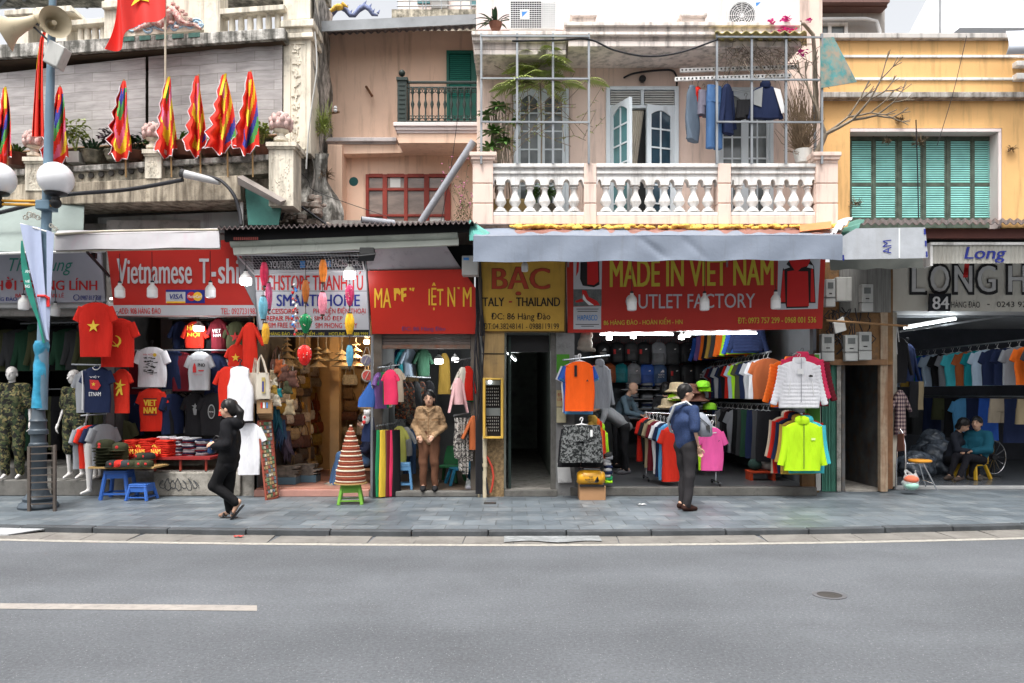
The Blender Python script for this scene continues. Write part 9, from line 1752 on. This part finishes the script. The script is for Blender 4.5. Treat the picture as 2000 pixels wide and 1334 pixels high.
mb=MB();mb.tube([V3(0,.18,1.0),V3(0,.185,1.0)+np.array((.19,0,0))],.01,6)if 0 else mb.tube([Vector(V3(.03,-.165,1.44-.0)),Vector(V3(.14,-.19,1.22)),Vector(V3(.215,-.08,1.08)),Vector(V3(.20,.10,1.02))],.02,6);mb.tube([Vector(V3(.03,-.165,1.44)),Vector(V3(-.08,-.06,1.49)),Vector(V3(-.10,.10,1.38)),Vector(V3(-.02,.2,1.2))],.02,6);o=mb.build('bag_strap',M('strap_grey',(.42,.44,.46)),w_,local=True,smooth=60)
t=thing('sling_bag','light grey sling bag worn on the chest of the man','bag',P(1364,838,10.55));c=P(1371,830,10.45);mb=MB();mb.rings([sring(c+Vector((.02+dx,0,z)),UX*a,UY*b,18,2.8)for a,b,z,dx in((.07,.06,-.16,.02),(.11,.09,-.13,.01),(.11,.10,0,0),(.08,.08,.12,-.03),(.03,.03,.17,-.05))]);o=mb.build('bag_body',m_nylon,t,smooth=60);o.color=(.24,.26,.30,1);mb=MB();mb.tube([c+Vector((-.05,-.10,.10)),c+Vector((.06,-.115,.0)),c+Vector((.08,-.10,-.10))],.006,5);mb.bar(c+Vector((.05,-.112,.0)),c+Vector((.06,-.112,-.06)),.05,.01);mb.build('zip',m_kp,t)
J=stand(1.57,sw=.155);c=P(838,963,12.02);J.update(elL=V3(.235,-.05,1.0),wrL=V3(.08,.14,.86),elR=V3(-.23,-.05,1.0),wrR=V3(-.15,.10,.87),hnL=np.array((-.6,.2,-.6)));J['xt']=[('c',V3(e*.06,.0,1.0),V3(e*.06,.0,.84),.098,.10)for e in(-1,1)]
m_quilt=M('quilted_tan',(.31,.20,.11),rough=.8,var=.08)
def quilt(mt):
 N=mt.node_tree.nodes;L=mt.node_tree.links;b=N['Principled BSDF'];tc=N.new('ShaderNodeTexCoord');hs=[]
 for a in(.785,-.785):
  mp=N.new('ShaderNodeMapping');mp.inputs['Rotation'].default_value=(0,a,0);L.new(tc.outputs['Object'],mp.inputs['Vector']);wv=N.new('ShaderNodeTexWave');wv.wave_profile='SIN';wv.bands_direction='X';wv.inputs['Scale'].default_value=4.5;L.new(mp.outputs['Vector'],wv.inputs['Vector']);hs.append(wv.outputs['Fac'])
 m_=N.new('ShaderNodeMath');m_.operation='MINIMUM';L.new(hs[0],m_.inputs[0]);L.new(hs[1],m_.inputs[1]);bp=N.new('ShaderNodeBump');bp.inputs['Distance'].default_value=.008;bp.inputs['Strength'].default_value=.8;L.new(m_.outputs[0],bp.inputs['Height']);L.new(bp.outputs['Normal'],b.inputs['Normal'])
quilt(m_quilt)
w_=person('woman in a tan quilted jacket and brown trousers standing in the narrow shop doorway',(c.x,12.02,.085),.05,J,(.3,.2,.1),(.13,.06,.035),'mid',(V3(0,.01,1.435),V3(-.02,1,-.03),(0,0,1)),shoe=(.02,.02,.022),gt=.015,gb=.016,topmat=m_quilt,hscale=1.05)
mb=MB();mb.tube([Vector(V3(-.09,.07,1.30)),Vector(V3(-.05,.12,1.27)),Vector(V3(0,.135,1.23)),Vector(V3(.05,.12,1.27)),Vector(V3(.09,.07,1.30))],.022,6);mb.build('collar',m_quilt,w_,local=True,smooth=60);mb=MB();mb.tube([Vector(V3(0,.165,1.23)),Vector(V3(0,.195,1.0)),Vector(V3(0,.20,.80))],.006,5)
for e in(-1,1):mb.box(e*.10-.05,e*.10+.05,-.185,-.165,1.10,1.125)
mb.build('placket',M('quilt_dark',(.20,.11,.05)),w_,local=True)
J=stand(1.66);J.update(pel=V3(0,0,.90),che=V3(0,.28,1.10),nek=V3(0,.45,1.20),shL=V3(.18,.40,1.16),shR=V3(-.18,.40,1.16),elL=V3(.22,.50,.90),elR=V3(-.22,.5,.9),wrL=V3(.12,.72,.86),wrR=V3(-.12,.72,.86))
person('shop worker in a grey sweater and dark trousers bending over to the left',(P(1218,0,14.0).x,14.0,.14),-math.radians(80),J,(.22,.23,.24),(.015,.015,.017),'short',(V3(0,.58,1.24),V3(0,1,-.8),V3(0,.7,1)),shoe=(.14,.14,.15),vox=.015)
J=stand(1.74,.2);J.update(che=V3(0,.14,1.25),nek=V3(0,.22,1.42),shL=V3(.19,.2,1.36),shR=V3(-.19,.2,1.36),elL=V3(.25,.3,1.1),elR=V3(-.25,.3,1.1),wrL=V3(.14,.5,1.05),wrR=V3(-.14,.5,1.05))
person('balding man in a blue-grey shirt looking down behind the bending worker',(P(1206,0,15.2).x,15.2,.14),math.radians(60),J,(.10,.15,.19),(.02,.02,.022),'thin',(V3(0,.32,1.56),V3(0,1,-.6),V3(0,.5,1)),vox=.016)
J=stand(1.66);person('dark-haired person in black standing behind the hat counter',(P(1299,0,14.7).x,14.7,.14),math.radians(150),J,(.02,.02,.022),(.015,.015,.017),'mid',(V3(0,.02,1.55),V3(.3,1,-.2),(0,0,1)),vox=.018)
def sit(h=.30,lean=-.05):
 J={'pel':V3(0,0,h+.09),'che':V3(0,lean,h+.38),'nek':V3(0,lean+.01,h+.58)}
 for s,e in(('L',1),('R',-1)):J.update({'sh'+s:V3(e*.17,lean,h+.52),'hp'+s:V3(e*.09,.02,h+.08),'kn'+s:V3(e*.11,.42,h+.16),'an'+s:V3(e*.11,.40,.08),'el'+s:V3(e*.23,lean+.08,h+.27),'wr'+s:V3(e*.10,lean+.30,h+.24)})
 return J
J=sit(.28);J.update(knL=V3(.1,.45,.42),anL=V3(.1,.66,.10),knR=V3(-.1,.45,.42),anR=V3(-.1,.62,.10));person('woman in a teal padded jacket sitting on the low yellow chair, facing left',(P(1908,0,13.85).x,13.85,.06),-math.radians(62),J,(.015,.10,.15),(.015,.015,.02),'short',(V3(0,.0,1.0),V3(.2,1,.05),(0,0,1)),shoe=(.08,.06,.05),gt=.035,vox=.016)
J=sit(.26,.12);person('person in dark clothes crouched forward beside the wrapped heaps, looking down',(P(1856,0,14.1).x,14.1,.06),math.radians(40),J,(.022,.025,.035),(.012,.012,.014),'mid',(V3(0,.22,.97),V3(0,1,-.6),V3(0,.6,1)),shoe=(.10,.09,.08),vox=.016)
J=sit(.36);J.update(knL=V3(.1,.44,.54),knR=V3(-.1,.42,.52),anR=V3(-.1,.56,.085),anL=V3(.1,.52,.085));person('person in blue jeans seated behind the tower of round boxes',(P(716,0,12.7).x,12.7,.06),-math.radians(72),J,(.015,.02,.045),(.07,.14,.27),'short',(V3(0,.05,1.08),V3(0,1,-.3),(0,0,1)),shoe=(.24,.22,.18),vox=.015)
t=thing('wooden_stool','low wooden stool under the person in jeans','stool',P(716,960,12.7));c=Vector((P(716,0,12.7).x,12.7,.12));mb=MB();mb.box(c.x-.15,c.x+.15,12.55,12.85,.34,.38);mb.build('seat',m_wood,t)
for a,b in((-1,-1),(1,-1),(-1,1),(1,1)):mb=MB();mb.box(c.x+a*.12-.02,c.x+a*.12+.02,12.7+b*.12-.02,12.7+b*.12+.02,.12,.34);mb.build('leg',m_wood,t)
J=stand(1.80,sw=.19);c=P(24,938,12.12);J.update(elL=V3(.24,-.03,1.14),wrL=V3(.27,.03,.88),elR=V3(-.24,-.03,1.14),wrR=V3(-.27,.03,.88))
person('white headless-faced dummy in a full camouflage uniform left of the lamp post',(c.x,12.12,.25),.15,J,(.1,.1,.05),(.1,.1,.05),None,(V3(0,.02,1.66),V3(0,1,0),(0,0,1)),sl='a',skin=m_dum,barefeet=True,topmat=m_camo,botmat=m_camo,dummy=True,name='mannequin',gt=.028,gb=.028,botlen=.93,cat='mannequin')
J=stand(1.74,sw=.155);c=P(146,938,12.12);J.update(elL=V3(.21,-.05,1.12),wrL=V3(.20,.03,.88),elR=V3(-.22,-.05,1.12),wrR=V3(-.25,.05,.86),kn=0)
person('white dummy in a short-legged camouflage suit right of the lamp post',(c.x,12.12,.25),-.1,{k:v for k,v in J.items()if k!='kn'},(.1,.1,.05),(.1,.1,.05),None,(V3(0,.02,1.61),V3(-.3,1,0),(0,0,1)),sl='a',skin=m_dum,barefeet=True,topmat=m_camo,botmat=m_camo,dummy=True,name='mannequin',gt=.018,gb=.024,botlen=.12,cat='mannequin')
for k,(x,y,Y,lab)in enumerate(((173,965,11.8,'white dummy leg standing on the pavement under the low rack'),(189,938,12.2,'pair of white dummy legs on the step behind the cap table'))):
 t=thing('hosiery_dummy',lab,'dummy leg',P(x,y,Y));c=np.array(P(x,y,Y));mb=MB()
 for dx in((0,)if k==0 else(-.04,.05)):o_=np.array((dx,0,0));sdf(mb,[('c',c+o_+V3(0,-.02,.40),c+o_+V3(0,-.02,.08),.055,.034),('c',c+o_+V3(0,-.02,.40),c+o_+V3(0,0,.75),.055,.07),('c',c+o_+V3(0,-.03,.05),c+o_+V3(-.05,.11,.022),.036,.022)],.012,.02)
 mb.build('leg',m_dum,t,smooth=180)
